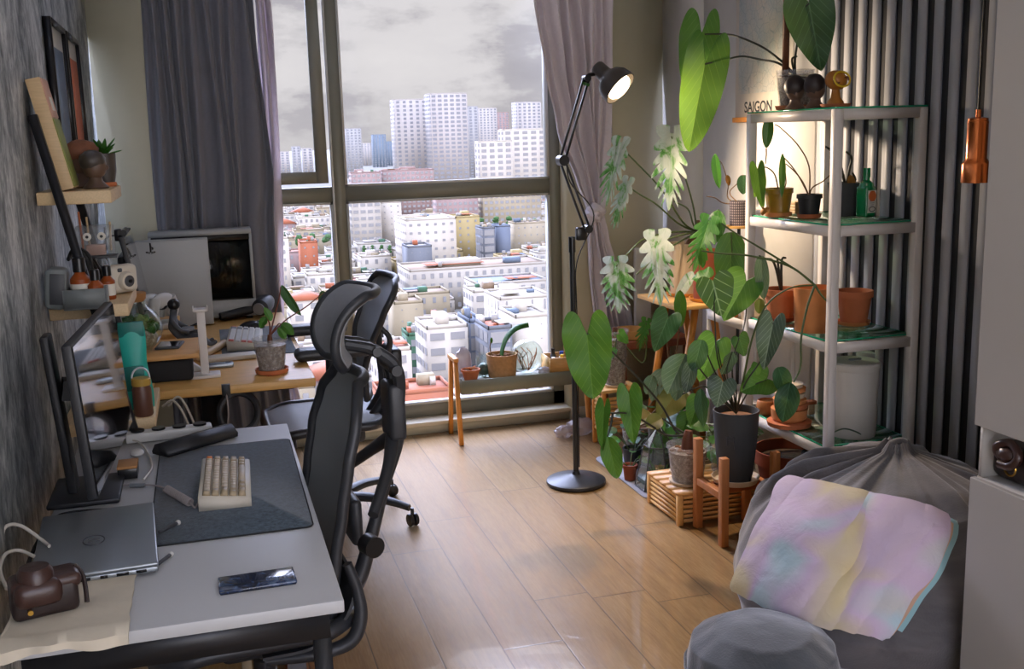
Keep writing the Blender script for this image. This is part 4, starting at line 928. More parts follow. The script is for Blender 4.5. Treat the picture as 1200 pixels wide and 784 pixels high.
for k in range(60):
    a = rn.random()*6.28; q = .064*rn.random()**.5; s = rn.uniform(.012, .024); ms.ball(p+V((q*cos(a), q*sin(a), .085+.055*rn.random()*(1-q/.09))), s, ['leaf_green', 'moss', 'leaf_bright'][k % 3], 8, 6, lambda u: 1+.4*NZ.noise(u*4+V((k, 0, 0))))
for k in range(40):
    a = rn.random()*6.28; q = .05*rn.random(); blade(ms, p+V((q*cos(a), q*sin(a), .1)), (cos(a)*.6, sin(a)*.6, rn.uniform(.4, 1.2)), rn.uniform(.025, .055), .01, ['leaf_bright', 'leaf_green'][k % 2], .2, 3)
ms.build('moss', t, 60)
MB().lathe([(.034, .19), (.042, .2), (.044, .222), (.04, .224)], p, 'cork', 24).build('cork_lid', t)
p = onz(202, 408, rt); t = thing('tablet', 'small dark tablet lying on the wooden riser beside the terrarium', 'tablet', p)
MB().rbox(p+V((-.01, .04, .005)), (.09, .13, .009), 'dark_grey', .004, mat=MX.Rotation(R(-8), 3, 'Z')).build('tablet_body', t); MB().rbox(p+V((-.01, .04, .0097)), (.078, .112, .001), 'screen_glass', .0004, 1, mat=MX.Rotation(R(-8), 3, 'Z')).build('screen', t)
# two white controllers on a dock
def controller(c, rot, label):
    t = thing('game_controller', label, 'controller', c); q = MX.Rotation(rot, 3, 'Z')
    b = MB()
    b.ball(c+V((0, 0, .09)), (.02, .072, .034), 'white_plastic', 18, 12, mat=q)
    for s in (-1, 1): b.tube([c+q @ V((0, s*.05, .1)), c+q @ V((.004, s*.068, .06)), c+q @ V((.008, s*.06, .012))], [.024, .022, .013], 'white_plastic', 12, 5)
    b.build('shell', t, 60)
    MB().ball(c+q @ V((-.004, 0, .075)), (.021, .03, .026), 'satin_black', 14, 8, mat=q).build('centre_plate', t)
    for s in (-1, 1): MB().cyl(c+q @ V((-.016, s*.028, .075)), .009, .02, 'satin_black', 12, ax=q @ V((-1, 0, .3))).build('thumb_stick', t)
t = thing('charging_dock', 'white charging dock holding the two controllers', 'dock', (-.2, 4.75, rz)); MB().rbox((-.215, 4.735, rz+.012), (.13, .15, .024), 'white_plastic', .006).build('dock_body', t); MB().rbox((-.165, 4.735, rz+.04), (.01, .1, .07), 'white_plastic', .003, mat=MX.Rotation(R(-10), 3, 'Y')).build('back_rest', t)
controller(V((-.25, 4.735, rz+.026)), R(-35), 'white game controller leaning nearest the edge-on monitor')
controller(V((-.195, 4.735, rz+.026)), R(-35), 'white game controller with black grips at the open end of the dock')
# dark reclining figure
p = V((-.17, 4.43, rt-.02)); 
def skin(pts, edges, rad, m, name, parent, sub=2):
    me = bpy.data.meshes.new(name); me.from_pydata([tuple(V(a)-woff(parent)) for a in pts], edges, []); o = bpy.data.objects.new(name, me); COL.objects.link(o); o.parent = parent
    md = o.modifiers.new('skin', 'SKIN'); md.use_smooth_shade = True
    for v, r_ in zip(me.skin_vertices[0].data, rad): v.radius = (r_, r_)
    me.skin_vertices[0].data[0].use_root = True
    s_ = o.modifiers.new('sub', 'SUBSURF'); s_.levels = s_.render_levels = sub; me.materials.append(MAT(m)); return o
b0 = V((-.135, 4.42, WZ+.06))
t = thing('seated_figure', 'dark action figure sitting with legs stretched towards the headphone stand', 'figurine', b0)
tag(MB().rbox((-.135, 4.42, WZ+.029), (.12, .14, .058), 'oak_x', .004).build('wooden_block', None), 'small wooden block the dark action figure sits on', 'block')
J = [b0+V(a) for a in ((0, 0, .02), (-.015, 0, .065), (-.02, 0, .105), (-.012, 0, .13), (-.005, 0, .155), (-.02, -.035, .1), (.01, -.05, .065), (.045, -.03, .05), (-.02, .035, .1), (.015, .05, .07), (.05, .03, .055), (.02, -.02, .02), (.075, -.024, .035), (.125, -.03, -.005), (.15, -.03, .01), (.02, .02, .02), (.075, .022, .045), (.115, .03, -.005), (.14, .03, .008))]
skin(J, [(0, 1), (1, 2), (2, 3), (3, 4), (2, 5), (5, 6), (6, 7), (2, 8), (8, 9), (9, 10), (0, 11), (11, 12), (12, 13), (13, 14), (0, 15), (15, 16), (16, 17), (17, 18)], [.026, .022, .026, .012, .022, .014, .011, .009, .014, .011, .009, .018, .015, .011, .009, .018, .015, .011, .009], 'dark_grey', 'body', t)
MB().ball(b0+V((-.007, 0, .165)), (.025, .024, .024), 'satin_black', 14, 10).build('helmet', t); MB().rbox(b0+V((.04, 0, .062)), (.05, .05, .014), 'mid_grey', .005).build('gadget', t); MB().tube([b0+V((.03, .02, .06)), b0+V((.10, .03, .085))], .0035, 'satin_black', 8).build('antenna', t)
# headphone stand
p = V((-.036, 4.03, WZ)); t = thing('headphone_stand', 'slim white headphone stand near the wooden desk front edge', 'stand', p)
MB().rbox(p+V((0, 0, .006)), (.105, .085, .012), 'white_metal', .003).build('base', t); MB().rbox(p+V((-.002, .0, .13)), (.03, .012, .245), 'white_metal', .003).build('post', t); MB().rbox(p+V((-.002, 0, .254)), (.05, .06, .01), 'white_metal', .003).rbox(p+V((-.027, 0, .259)), (.004, .06, .014), 'white_metal', .001).rbox(p+V((.023, 0, .259)), (.004, .06, .014), 'white_metal', .001).build('cradle', t)
# mat, keyboard, trackpad, mouse, small grey drive
tag(MB().rbox((.18, 4.7, WZ+.0015), (.30, .7, .003), 'felt', .001).build('desk_mat', None, 0), 'dark mat lying on the wooden desk under the white keyboard', 'desk mat')
k0 = V((.135, 4.66, WZ+.004)); t = thing('keyboard', 'white keyboard with pink accent keys on the wooden desk', 'keyboard', k0); rk2 = MX.Rotation(R(-4), 3, 'Z')
def k2(x, y, z): return k0+rk2 @ V((x, y, z))
MB().prism([(-.07, 0), (.07, 0), (.07, .022), (-.07, .042)], k0+rk2 @ V((0, -.19, 0)), rk2 @ V((1, 0, 0)), (0, 0, 1), rk2 @ V((0, 1, 0)), .38, 'warm_white').build('case', t, 0)
for r_ in range(5):
    for j in range(15):
        m_ = 'key_pink' if (r_ == 0 and j in (0, 14)) or (j == 0 and r_ in (2, 3)) else ('mid_grey' if j in (13, 12) and r_ < 3 else 'key_white')
        x = -.052+r_*.0255; zc = .042-(x+.07)*(.02/.14); c = k2(x, -.165+j*.0236, zc+.003)
        MB().rbox(c, (.021, .0195, .009), m_, .002, 1, mat=rk2 @ MX.Rotation(R(8.1), 3, 'Y')).build('keycap', t)
p = onz(272, 423, WZ); tag(MB().rbox(p+V((0, .03, .011)), (.19, .07, .02), 'warm_white', .006, mat=MX.Rotation(R(4), 3, 'Z')).build('wrist_rest'), 'long cream bar lying in front of the white keyboard', 'wrist rest')
p = onz(262, 434, WZ); t = thing('card_reader', 'small grey drive lying behind the headphone stand base', 'drive', p+V((-.02, .06, 0))); MB().rbox(p+V((-.02, .065, .009)), (.12, .05, .016), 'silver', .005).build('drive_body', t); MB().rbox(p+V((.02, .065, .0172)), (.02, .03, .001), 'dark_grey', .0004, 1).build('label', t)
p = onz(296, 388, WZ)+V((0, .05, .003)); t = thing('mouse', 'black computer mouse between white keyboard and hair dryer', 'mouse', p)
MB().ball(p+V((0, 0, .004)), (.062, .036, .034), 'satin_black', 20, 12, lambda u: 1 if u.z > 0 else .6).build('shell', t, 60); MB().cyl(p+V((.03, -.005, .031)), .008, .01, 'dark_grey', 12, ax=(0, 1, 0)).build('scroll_wheel', t)
p = onz(300, 381, WZ)+V((.01, .24, 0)); t = thing('hair_dryer', 'black hair dryer lying at the back of the wooden desk', 'hair dryer', p)
MB().lathe([(.03, 0), (.042, .01), (.048, .05), (.044, .10), (.034, .14), (.03, .142), (.022, .1)], p+V((.02, -.05, .05)), 'black_plastic', 24, ax=(.35, .9, .12)).build('barrel', t); MB().tube([p+V((.0, .0, .045)), p+V((-.08, -.03, .035)), p+V((-.17, -.06, .025))], [.026, .022, .018], 'black_plastic', 14, 4).build('handle', t); MB().lathe([(.031, 0), (.028, .006), (.004, .007)], p+V((.017, -.058, .049)), 'mid_grey', 20, ax=(-.35, -.9, -.12)).build('intake_grille', t)
# rolled paper / kraft tube near the figure
tag(MB().cyl((-.06, 4.33, WZ+.017), .016, .3, 'oak_x', 16, ax=(.35, .93, 0)).build('cardboard_tube'), 'pale cardboard tube lying beneath the seated dark figure', 'tube')
# ---------------------------------------------------------------- office chairs (built at the origin facing -x, then placed)
def interp(tab, t):
    for (a, b), (c, d) in zip(tab, tab[1:]):
        if t <= c: k = (t-a)/(c-a); k = k*k*(3-2*k)*.5+k*.5; return b+(d-b)*k
    return tab[-1][1]
def star_base(t, r=.34, a0=0):
    MB().cyl((0, 0, .09), .03, .22, 'black_plastic', 18).cyl((0, 0, .3), .02, .12, 'chrome', 14).lathe([(.05, .07), (.06, .085), (.055, .115), (.03, .13)], (0, 0, 0), 'chair_black', 22).build('gas_column', t)
    for k in range(5):
        a = R(a0+36+72*k); d = V((cos(a), sin(a), 0)); n = V((-sin(a), cos(a), 0))
        s = MB(); pr = spline([d*.04+V((0, 0, .105)), d*.16+V((0, 0, .112)), d*.27+V((0, 0, .098)), d*(r-.012)+V((0, 0, .08))], 4)
        vs = []; fs = []; N = len(pr)
        for i, p in enumerate(pr):
            w = .03-.014*i/(N-1); h = .022-.007*i/(N-1)
            for j in range(10): q = 2*pi*j/10; vs.append(p+n*(w*cos(q))+V((0, 0, h*sin(q))))
        for i in range(N-1):
            for j in range(10): fs.append((i*10+j, i*10+(j+1) % 10, (i+1)*10+(j+1) % 10, (i+1)*10+j))
        fs += [tuple(range(10)), tuple(range((N-1)*10, N*10))]
        s.add(vs, fs, 'chair_black'); s.cyl(d*r+V((0, 0, .05)), .008, .03, 'chair_black', 10)
        lg = s.build('leg', t)
        c = d*r; ca = MB(); b = a+.9; e = V((cos(b), sin(b), 0))
        for sg in (-1, 1): ca.lathe([(.012, 0), (.026, .002), (.028, .009), (.026, .016), (.012, .018)], c+e*(sg*.012-.009)+V((0, 0, .028)), 'satin_black', 20, ax=e)
        ca.cyl(c-e*.024+V((0, 0, .028)), .006, .048, 'chair_black', 10, ax=e)
        ca.build('caster', lg)
def back_panel(t, zs, prof, W, curve, fr, name='backrest'):
    z0, z1 = zs
    def fn(u, v):
        z = z0+(z1-z0)*v; s = 2*u-1; return (interp(prof, z)-curve*s*s, s*interp(W, v)/2, z)
    bo = MB().grid(fn, 24, 40, 'chair_mesh', True).build(name, t, 0)
    lp = [V(fn(1, k/30)) for k in range(31)]+[V(fn(1-k/14, 1)) for k in range(1, 15)]+[V(fn(0, 1-k/30)) for k in range(1, 31)]+[V(fn(k/14, 0)) for k in range(1, 14)]
    MB().tube(lp, fr, 'chair_black', 12, closed=True).build('back_frame', t, 60)
    return fn
# the near chair: mesh back with a curled headrest
t = thing('office_chair', 'black mesh office chair with curled headrest pushed under the white desk', 'chair', (0, 0, 0)); c1 = t
P1 = [(.44, .185), (.54, .19), (.64, .2), (.75, .222), (.86, .242), (.96, .27), (1.04, .298)]
fn = back_panel(t, (.47, 1.035), P1, [(0, .36), (.25, .43), (.72, .44), (.88, .4), (1, .25)], .04, .0145)
hc = [(.335, 1.255), (.31, 1.253), (.272, 1.228), (.243, 1.19), (.23, 1.145), (.234, 1.105), (.252, 1.075)]
hs = spline([(x, 0, z) for x, z in hc], 5)
def hp(u, v): i = v*(len(hs)-1); k = min(int(i), len(hs)-2); q = hs[k].lerp(hs[k+1], i-k); s = 2*u-1; return (q.x-.03*s*s, s*.13*(1-.25*abs(2*v-1)**3), q.z)
hr = MB().slab(hp, 16, 24, 'mesh_pad', .02).build('headrest', t, 60)
plain('mesh_pad', (146, 148, 152), .55, var=.05, vs=80, bump=.2, bs=400)
lp = [V(hp(1, k/24)) for k in range(25)]+[V(hp(1-k/10, 1)) for k in range(1, 11)]+[V(hp(0, 1-k/24)) for k in range(1, 25)]+[V(hp(k/10, 0)) for k in range(1, 10)]
MB().tube([p+V((.006, 0, -.004)) for p in lp], .0125, 'chair_black', 10, closed=True).build('headrest_rim', hr, 60)
b = MB()
for s in (-1, 1): b.tube([(.25, s*.03, 1.12), (.32, s*.04, 1.10), (.375, s*.045, 1.05), (.385, s*.03, .97), (.37, s*.02, .9)], [.014, .017, .014], 'chair_black', 10, 6)
b.cyl((.325, -.065, 1.098), .012, .13, 'dark_grey', 14, ax=(0, 1, 0)).cyl((.372, -.07, 1.045), .014, .14, 'chair_black', 14, ax=(0, 1, 0))
b.build('headrest_bracket', t)
b = MB().rbox((.375, 0, .93), (.045, .10, .15), 'chair_black', .012, 3).tube([(.385, 0, 1.0), (.385, 0, .86), (.345, 0, .74), (.3, 0, .6), (.25, 0, .47), (.16, 0, .41)], [.022, .017, .016, .022, .03], 'chair_black', 12, 8)
for s in (-1, 1): b.tube([(.37, 0, .86), (.33, s*.09, .80), (.262, s*.19, .72)], [.02, .016, .014], 'chair_black', 10, 6)
b.build('spine', t, 60)
MB().rbox((.236, 0, .68), (.03, .26, .12), 'chair_black', .013, 3).build('lumbar_pad', t)
MB().cyl((.235, -.225, .665), .026, .04, 'satin_black', 18, ax=(.3, -1, 0)).build('lumbar_knob', t)
def seat(t, x0, x1, w, z, m='chair_mesh'):
    def f(u, v): 
        s = 2*u-1; k = (1-max(0, abs(2*v-1)-.72)/.28*.22)
        return (x0+(x1-x0)*v, s*w/2*k, z+.018*s*s-.03*max(0, .25-v)*4*.5+.02*max(0, v-.8)*5*.4)
    MB().grid(f, 16, 24, m, True).build('seat', t, 0)
    lp = [V(f(1, k/20)) for k in range(21)]+[V(f(1-k/10, 1)) for k in range(1, 11)]+[V(f(0, 1-k/20)) for k in range(1, 21)]+[V(f(k/10, 0)) for k in range(1, 10)]
    MB().tube([p-V((0, 0, .012)) for p in lp], .02, 'chair_black', 10, closed=True).build('seat_frame', t, 60)
    MB().rbox(((x0+x1)/2+.04, 0, z-.075), (.24, .17, .07), 'chair_black', .02, 3).build('tilt_mechanism', t)
seat(t, -.27, .2, .48, .455)
b = MB()
for s in (-1, 1): b.tube([(.185, s*.222, .62), (.205, s*.226, .55), (.208, s*.23, .48), (.18, s*.232, .425), (.1, s*.225, .405), (-.02, s*.2, .40)], [.012, .014, .018, .018, .016, .012], 'chair_black', 12, 8)
def shell(u, v): a = -.1+1.75*v; s = 2*u-1; return (.05+.155*sin(max(a, 0)) if a > 0 else .06+a*.9, s*.228, .575-.16*cos(max(a, 0)) )
b.slab(shell, 10, 16, 'chair_black', .008); b.build('seat_shell', t, 60)
star_base(t)
c1.location = (.064, 2.625, 0); c1.rotation_euler = (0, 0, R(5))
# the far chair: rounded mesh back, two arm pads
t = thing('office_chair', 'black mesh office chair with rounded back and arm pads at the wooden desk', 'chair', (0, 0, 0)); c2 = t
fn = back_panel(t, (.56, 1.05), [(.55, .165), (.68, .16), (.8, .19), (.92, .235), (1.06, .305)], [(0, .30), (.3, .32), (.6, .42), (.85, .5), (.95, .46), (1, .34)], .035, .014)
b = MB()
for s in (-1, 1): b.tube([V(fn(.5+s*.3, .6))+V((.012, 0, 0)), (.245, s*.12, .8), (.235, s*.08, .7), (.235, s*.05, .56), (.15, s*.03, .42)], [.01, .012, .016, .02, .024], 'chair_black', 10, 8)
b.rbox((.275, 0, .7), (.05, .2, .1), 'chair_black', .016, 3).build('spine', t, 60)
seat(t, -.27, .21, .5, .465)
for s in (-1, 1):
    MB().rbox((-.02, s*.285, .80), (.3, .1, .048), 'chair_black', .023, 4).build('arm_pad', t)
    MB().tube([(.05, s*.285, .78), (.05, s*.285, .6), (.045, s*.27, .5), (.04, s*.2, .41)], [.022, .024, .02, .02], 'chair_black', 10, 6).build('arm_post', t, 60)
star_base(t, .355)
c2.location = (.462, 4.434, 0); c2.rotation_euler = (0, 0, R(2))
# things on the floor under the white desk
for k, (x, y, h, m, lb) in enumerate(((.02, 3.05, .25, 'key_tan', 'tan-spined book standing under the white desk, first of three'), (.055, 3.05, .24, 'dark_wood', 'dark brown book standing under the white desk, middle of three'), (.09, 3.05, .25, 'yellow', 'yellow-spined book standing under the white desk, last of three'))):
    pb = thing('book', lb, 'book', (x, y, 0)); MB().ab((x-.014, y-.085, 0), (x-.011, y+.085, h), m).ab((x+.011, y-.085, 0), (x+.014, y+.085, h), m).ab((x-.014, y-.088, 0), (x+.014, y-.085, h), m).build('cover', pb, 0); MB().ab((x-.011, y-.084, .003), (x+.011, y+.08, h-.004), 'label_white').build('pages', pb, 0)
tag(MB().rbox((.165, 3.1, .09), (.055, .16, .18), 'label_orange', .004).ab((.137, 3.018, .05), (.193, 3.02, .12), 'mid_grey').build('storage_carton', None), 'small orange and grey carton on the floor under the white desk', 'carton')
# ---------------------------------------------------------------- curtains
def curtain(mb, xl, xr, y0, amp, nf, z0, z1, m, jitter=0., nu=150, nv=50, th=.004, seed=0, pin=None):
    rn = random.Random(seed); ph = [rn.uniform(-.5, .5) for _ in range(nf+2)]
    def fn(u, v):
        z = z0+(z1-z0)*v; a, b = xl(z), xr(z); x = a+(b-a)*u
        f = u*nf; k = int(f); p = ph[k]*(1-(f-k))+ph[k+1]*(f-k)
        am = amp*(1+.35*sin(7*u+3+seed)); s = sin(2*pi*(f+p*.9)+.5*sin(2.2*z+u*5))
        s = math.copysign(abs(s)**.8, s); y = y0(z) if callable(y0) else y0
        yy = y+am*s
        if pin and u < .05: yy += (pin-yy)*(1-u/.05)
        return (x+.012*sin(3*z+u*17)*(.5+u), yy, z)
    mb.slab(fn, nu, nv, m, th); return fn
def XQ(px, py, Y=5.55): q = ony(px, py, Y); return (q.z, q.x)
CR = sorted([XQ(300, 0), XQ(305, 60), XQ(312, 130), XQ(318, 200), XQ(317, 260), XQ(322, 330), XQ(330, 375), (0, .40), (2.7, .28)])
SR = sorted([XQ(316, 0, 5.64), XQ(321, 80, 5.64), XQ(325, 160, 5.64), XQ(327, 230, 5.64), XQ(328, 300, 5.64), XQ(332, 370, 5.64), (0, .45), (2.7, .31)])
lc = thing('curtain', 'dark grey floor-length curtain hanging behind the wooden desk', 'curtain', (.1, 5.555, 0))
def seg(tab): return lambda z: interp(tab, z)
c = MB(); curtain(c, lambda z: -.235+.01*z, seg(CR), lambda z: 5.553, .026, 9, .02, 2.66, 'curtain_grey', seed=3, pin=5.594); c.build('cloth', lc, 0)
MB().tube([(-.28, 5.55, 2.672), (2.3, 5.55, 2.672)], .012, 'white_metal', 10).build('rail', lc)
sh = MB(); curtain(sh, (lambda z: interp(SR, z)-.07), seg(SR), lambda z: 5.64, .014, 4, .1, 2.5, 'curtain_light', seed=5, nu=60); tag(sh.build('sheer_curtain', None, 0), 'pale lining curtain edge gathered at the window left of the mullion', 'curtain')
rc_ = thing('curtain', 'grey curtain tied back into a knot right of the window', 'curtain', (2.02, 5.5, .4))
pts = [(0, 2.25), (153, 1.9), (249, 1.65)]
def XE(px, py): q = ony(px, py, 5.52); return (q.z, q.x)
Ltab = sorted([XE(702, 405), XE(696, 370), XE(692, 320), XE(691, 275), XE(690, 248), XE(676, 212), XE(654, 153), XE(638, 80), XE(624, 0), (2.7, 1.70)])
Rtab = sorted([XE(748, 405), XE(740, 370), XE(722, 320), XE(709, 275), XE(703, 248), XE(709, 212), XE(716, 153), XE(720, 80), XE(721, 0), (2.7, 2.24)])
def yk(z): return 5.53-.03*math.exp(-((z-1.33)/.12)**2)
c = MB(); curtain(c, seg(Ltab), seg(Rtab), yk, .03, 7, min(Ltab[0][0], Rtab[0][0]), 2.66, 'curtain_light2', seed=8, nu=140, nv=90); c.build('cloth', rc_, 0)
plain('curtain_light2', (208, 199, 206), .85, var=.05, vs=60, sheen=.3, bump=.15, bs=500)
kx = ony(697, 250, 5.48)
MB().ball(kx, (.05, .045, .055), 'curtain_light2', 18, 12, lambda u: 1+.18*sin(u.z*9+u.x*5)).tube([kx+V((.0, -.03, .0)), kx+V((.045, .0, .01)), kx+V((.02, .05, .01)), kx+V((-.04, .02, 0)), kx+V((0, -.035, -.01))], .022, 'curtain_light2', 10, 6).build('knot', rc_, 60)
# ---------------------------------------------------------------- floor lamp with two-part arm
lx, ly = 1.597, 4.515
t = thing('floor_lamp', 'black jointed floor lamp with lit bulb beside the window', 'lamp', (lx, ly, 0))
MB().lathe([(.136, 0), (.141, .006), (.14, .018), (.13, .024), (.06, .036), (.02, .046), (.016, .06)], (lx, ly, 0), 'black_metal', 44).build('base', t)
pt = ony(682, 282, ly); MB().tube([(lx, ly, .04), (lx, ly, pt.z)], .0125, 'black_metal', 14).lathe([(.016, 0), (.016, .07)], (lx, ly, pt.z-.05), 'satin_black', 16).build('pole', t)
A = [ony(688, 268, ly), ony(659, 188, ly), ony(687, 92, ly)]; px0 = V((lx, ly, pt.z))
def arm(nm, p, q):
    b = MB(); d = (q-p).normalized(); n = d.cross(V((0, 1, 0))).normalized()
    for s in (-1, 1): b.bar(p+n*(s*.012), q+n*(s*.012), .008, .012, 'black_metal', (0, 1, 0))
    return b.build(nm, t, 0)
MB().rbox(px0.lerp(A[0], .6), (.05, .03, .06), 'satin_black', .008).cyl(A[0]+V((0, -.03, 0)), .018, .06, 'satin_black', 16, ax=(0, 1, 0)).build('swivel', t)
arm('lower_arm', A[0], A[1]); arm('upper_arm', A[1], A[2])
MB().cyl(A[1]+V((0, -.028, 0)), .024, .056, 'satin_black', 20, ax=(0, 1, 0)).build('elbow_joint', t)
MB().cyl(A[2]+V((0, -.022, 0)), .016, .044, 'satin_black', 16, ax=(0, 1, 0)).tube([A[2], A[2]+V((.015, 0, .015)), ony(703, 86, ly)], .009, 'satin_black', 8, 4).cyl(ony(686, 100, ly)+V((0, -.0, 0)), .018, .012, 'leaf_green', 14, ax=(.3, -.2, 1)).build('head_joint', t)
h0 = ony(703, 82, ly); h1 = ony(726, 103, ly-.07); ax_ = (h1-h0).normalized(); L = (h1-h0).length
sh = MB().lathe([(.0, -.006), (.028, -.004), (.034, .006), (.035, .05), (.038, .062), (.062, .078), (.079, .105), (.084, .135), (.083, .152), (.079, .152), (.08, .135), (.074, .108), (.058, .084), (.03, .07)], h0-ax_*.02, 'lamp_shell', 36, ax=ax_, cap=False).build('lamp_shade', t, 50)
plain('lamp_shell', (66, 60, 56), .35, var=.04)
bc = h0+ax_*.085
bu = MB().lathe([(.0, .065), (.02, .064), (.045, .058), (.058, .045), (.06, .034), (.05, .015), (.03, -.01), (.018, -.03)], bc, 'bulb_glow', 28, ax=ax_).build('bulb', t, 60)
MB().tube([A[1]+V((.012, -.02, .0)), A[1]+V((.03, -.02, -.1)), A[0]+V((.03, -.01, .06)), px0+V((.02, -.005, -.1)), V((lx+.014, ly-.01, .8)), V((lx+.014, ly-.008, .08))], .003, 'cable_black', 6, 8).build('cord', t)
ld = bpy.data.lights.new('lamp_light', 'SPOT'); ld.energy = LAMP; ld.color = (1, .76, .54); ld.spot_size = R(150); ld.spot_blend = .6; ld.shadow_soft_size = .05
lo = bpy.data.objects.new('lamp_light', ld); COL.objects.link(lo); lo.parent = t; lo.location = bc+ax_*.075-V((lx, ly, 0)); lo.rotation_euler = ax_.to_track_quat('-Z', 'Y').to_euler()
# ---------------------------------------------------------------- planter bench below the window
by0, by1 = 5.335, 5.565; bl_, br = 1.235, 1.97; zb_, zt_ = .27, .345
t = thing('planter_bench', 'low orange-legged bench with grey trough under the window', 'planter bench', ((bl_+br)/2, 5.45, 0))
tr = MB().ab((bl_+.02, by0+.02, zb_), (br-.02, by0+.03, zt_), 'trough_grey').ab((bl_+.02, by1-.03, zb_), (br-.02, by1-.02, zt_), 'trough_grey').ab((bl_+.02, by0+.03, zb_), (bl_+.03, by1-.03, zt_), 'trough_grey').ab((br-.03, by0+.03, zb_), (br-.02, by1-.03, zt_), 'trough_grey').ab((bl_+.03, by0+.03, zb_), (br-.03, by1-.03, zb_+.01), 'trough_grey').ab((bl_+.03, by0+.03, zb_+.011), (br-.03, by1-.03, zt_-.016), 'soil_pebble')
plain('soil_pebble', (150, 148, 140), .9, var=.3, vs=90, bump=.5)
tr.build('trough', t, 0)
for x in (bl_, br):
    for s in (-1, 1):
        MB().bar((x, 5.45+s*.125, 0), (x, 5.45+s*.05, .45 if x == bl_ else .40), .026, .022, 'pine_orange', (1, 0, 0)).build('leg', t, 0)
    MB().rbox((x, 5.45, .455 if x == bl_ else .405), (.028, .15, .022), 'pine_orange', .003).build('top_rail', t)
bz = zt_-.014
def pot(name, label, p, r0, r1, h, m, soil='soil', lip=.006, wob=None, saucer=None, cat='plant', seg=30, group=None, rim=None):
    t = thing(name, label, cat, p, group); z = 0
    if saucer: MB().lathe([(r0*1.0, 0), (r0*1.22, .004), (r0*1.3, .018), (r0*1.22, .018), (r0*1.15, .008), (.0, .007)], p, saucer, seg, cap=False).build('saucer', t); z = .008
    pr = [(0, z), (r0, z), (r0+(r1-r0)*.5, z+h*.5), (r1, z+h)] if not rim else [(0, z), (r0, z), (r0+(r1-r0)*.84, z+h*.80), (r1*rim, z+h*.81), (r1*rim, z+h)]
    pr += [(pr[-1][0]-lip, z+h), (r1-lip*1.3, z+h*.84), (0, z+h*.84)] if soil is None else [(pr[-1][0]-lip, z+h), (r1-lip*1.4, z+h*.86)]
    MB().lathe(pr, p, m, seg, cap=False, wob=wob).build('pot', t, 40)
    if soil:
        rs = r1-lip*1.5; s = MB().lathe([(rs, z+h*.85), (rs*.75, z+h*.87), (rs*.4, z+h*.88), (0, z+h*.88)], p, soil, seg, cap=False, wob=lambda a, zz: 1); s.build('soil', t, 60)
    return t, V(p)+V((0, 0, z+h*.87))
p = V((1.325, 5.43, bz)); t, s = pot('potted_succulent', 'small terracotta bowl with dry succulent at the left end of the bench', p, .035, .05, .06, 'terracotta', 'soil_bark', rim=1.06)
f = MB(); rn = random.Random(2)
for k in range(9): a = k*2.4; blade(f, s, (cos(a), sin(a), .8+.5*rn.random()), rn.uniform(.03, .06), .018, 'terracotta_pale', .4, 4)
f.build('foliage', t, 60)
p = V((1.51, 5.455, bz)); t, s = pot('potted_plant', 'burlap-covered pot with single arching rough leaf on the bench', p, .075, .085, .125, 'burlap', 'soil_bark', wob=lambda a, z: 1+.02*NZ.noise(V((cos(a)*3, sin(a)*3, z*40))))
f = MB()
ar = spline([s, s+V((.005, -.01, .06)), s+V((.03, -.015, .12)), s+V((.08, -.02, .165)), s+V((.15, -.02, .175))], 8)
def arch(u, v):
    i = v*(len(ar)-1); k = min(int(i), len(ar)-2); q = ar[k].lerp(ar[k+1], i-k); d = (ar[k+1]-ar[k]).normalized(); n = d.cross(V((0, 1, 0))).normalized(); w = .05*(min(1, v*7)*.75+.25)*(1-max(0, v-.8)*4.2)
    s_ = 2*u-1; return q+V((0, 1, 0))*(s_*w*.55)-n*(w*.7*(1-s_*s_))*0+V((0, 0, 1))*(-.02*s_*s_)+n*(-.0)
f.slab(arch, 8, 30, 'leaf_green', .006); f.build('leaf', t, 60)
fr = MB(); rn = random.Random(9)
for k in range(16): a = rn.random()*6.28; q = .06*rn.random()**.5; fr.ball(s+V((q*cos(a), q*sin(a), .006)), (.012, .008, .006), 'soil_bark', 8, 6)
fr.build('bark', t); MB().tube([s+V((-.05, .02, 0)), s+V((-.06, .02, .05)), s+V((-.052, .02, .09))], .003, 'stem_brown', 6, 4).ball(s+V((-.05, .02, .09)), (.008, .004, .016), 'leaf_lime').build('sprout', t)
p = V((1.655, 5.47, bz)); t = thing('glass_sphere', 'clear glass sphere of dried stems behind the burlap pot', 'glass ball', p)
MB().ball(p+V((0, 0, .095)), .095, 'clear_glass', 30, 20).build('globe', t, 60)
b = MB(); rn = random.Random(6)
for k in range(14):
    a = rn.random()*6.28; b.tube([p+V((.02*cos(a), .02*sin(a), .02)), p+V((.05*cos(a+.6), .05*sin(a+.6), .09)), p+V((.06*cos(a+1.2), .06*sin(a+1.2), .09+.06*rn.random()))], .0022, 'stem_brown' if k % 2 else 'terracotta', 5, 4)
b.build('dried_stems', t)
p = V((1.415, 5.49, bz)); t = thing('glass_jar', 'clear glass jar of moss between the terracotta bowl and the burlap pot', 'jar', p)
MB().lathe([(.0, .002), (.035, 0), (.042, .01), (.042, .1), (.03, .12), (.03, .13)], p, 'clear_glass', 24, cap=False).build('jar_body', t); MB().ball(p+V((0, 0, .04)), (.036, .036, .034), 'leaf_sheen', 14, 10, lambda u: 1+.2*NZ.noise(u*5)).build('moss', t)
p = V((1.225, 5.53, .47))
tag(MB().ball(V((1.305, 5.515, bz+.08)), (.05, .035, .085), 'plastic_bag', 16, 12, lambda u: 1+.2*NZ.noise(u*4)).build('plastic_bag'), 'pale clear plastic bag standing behind the terracotta bowl', 'bag')
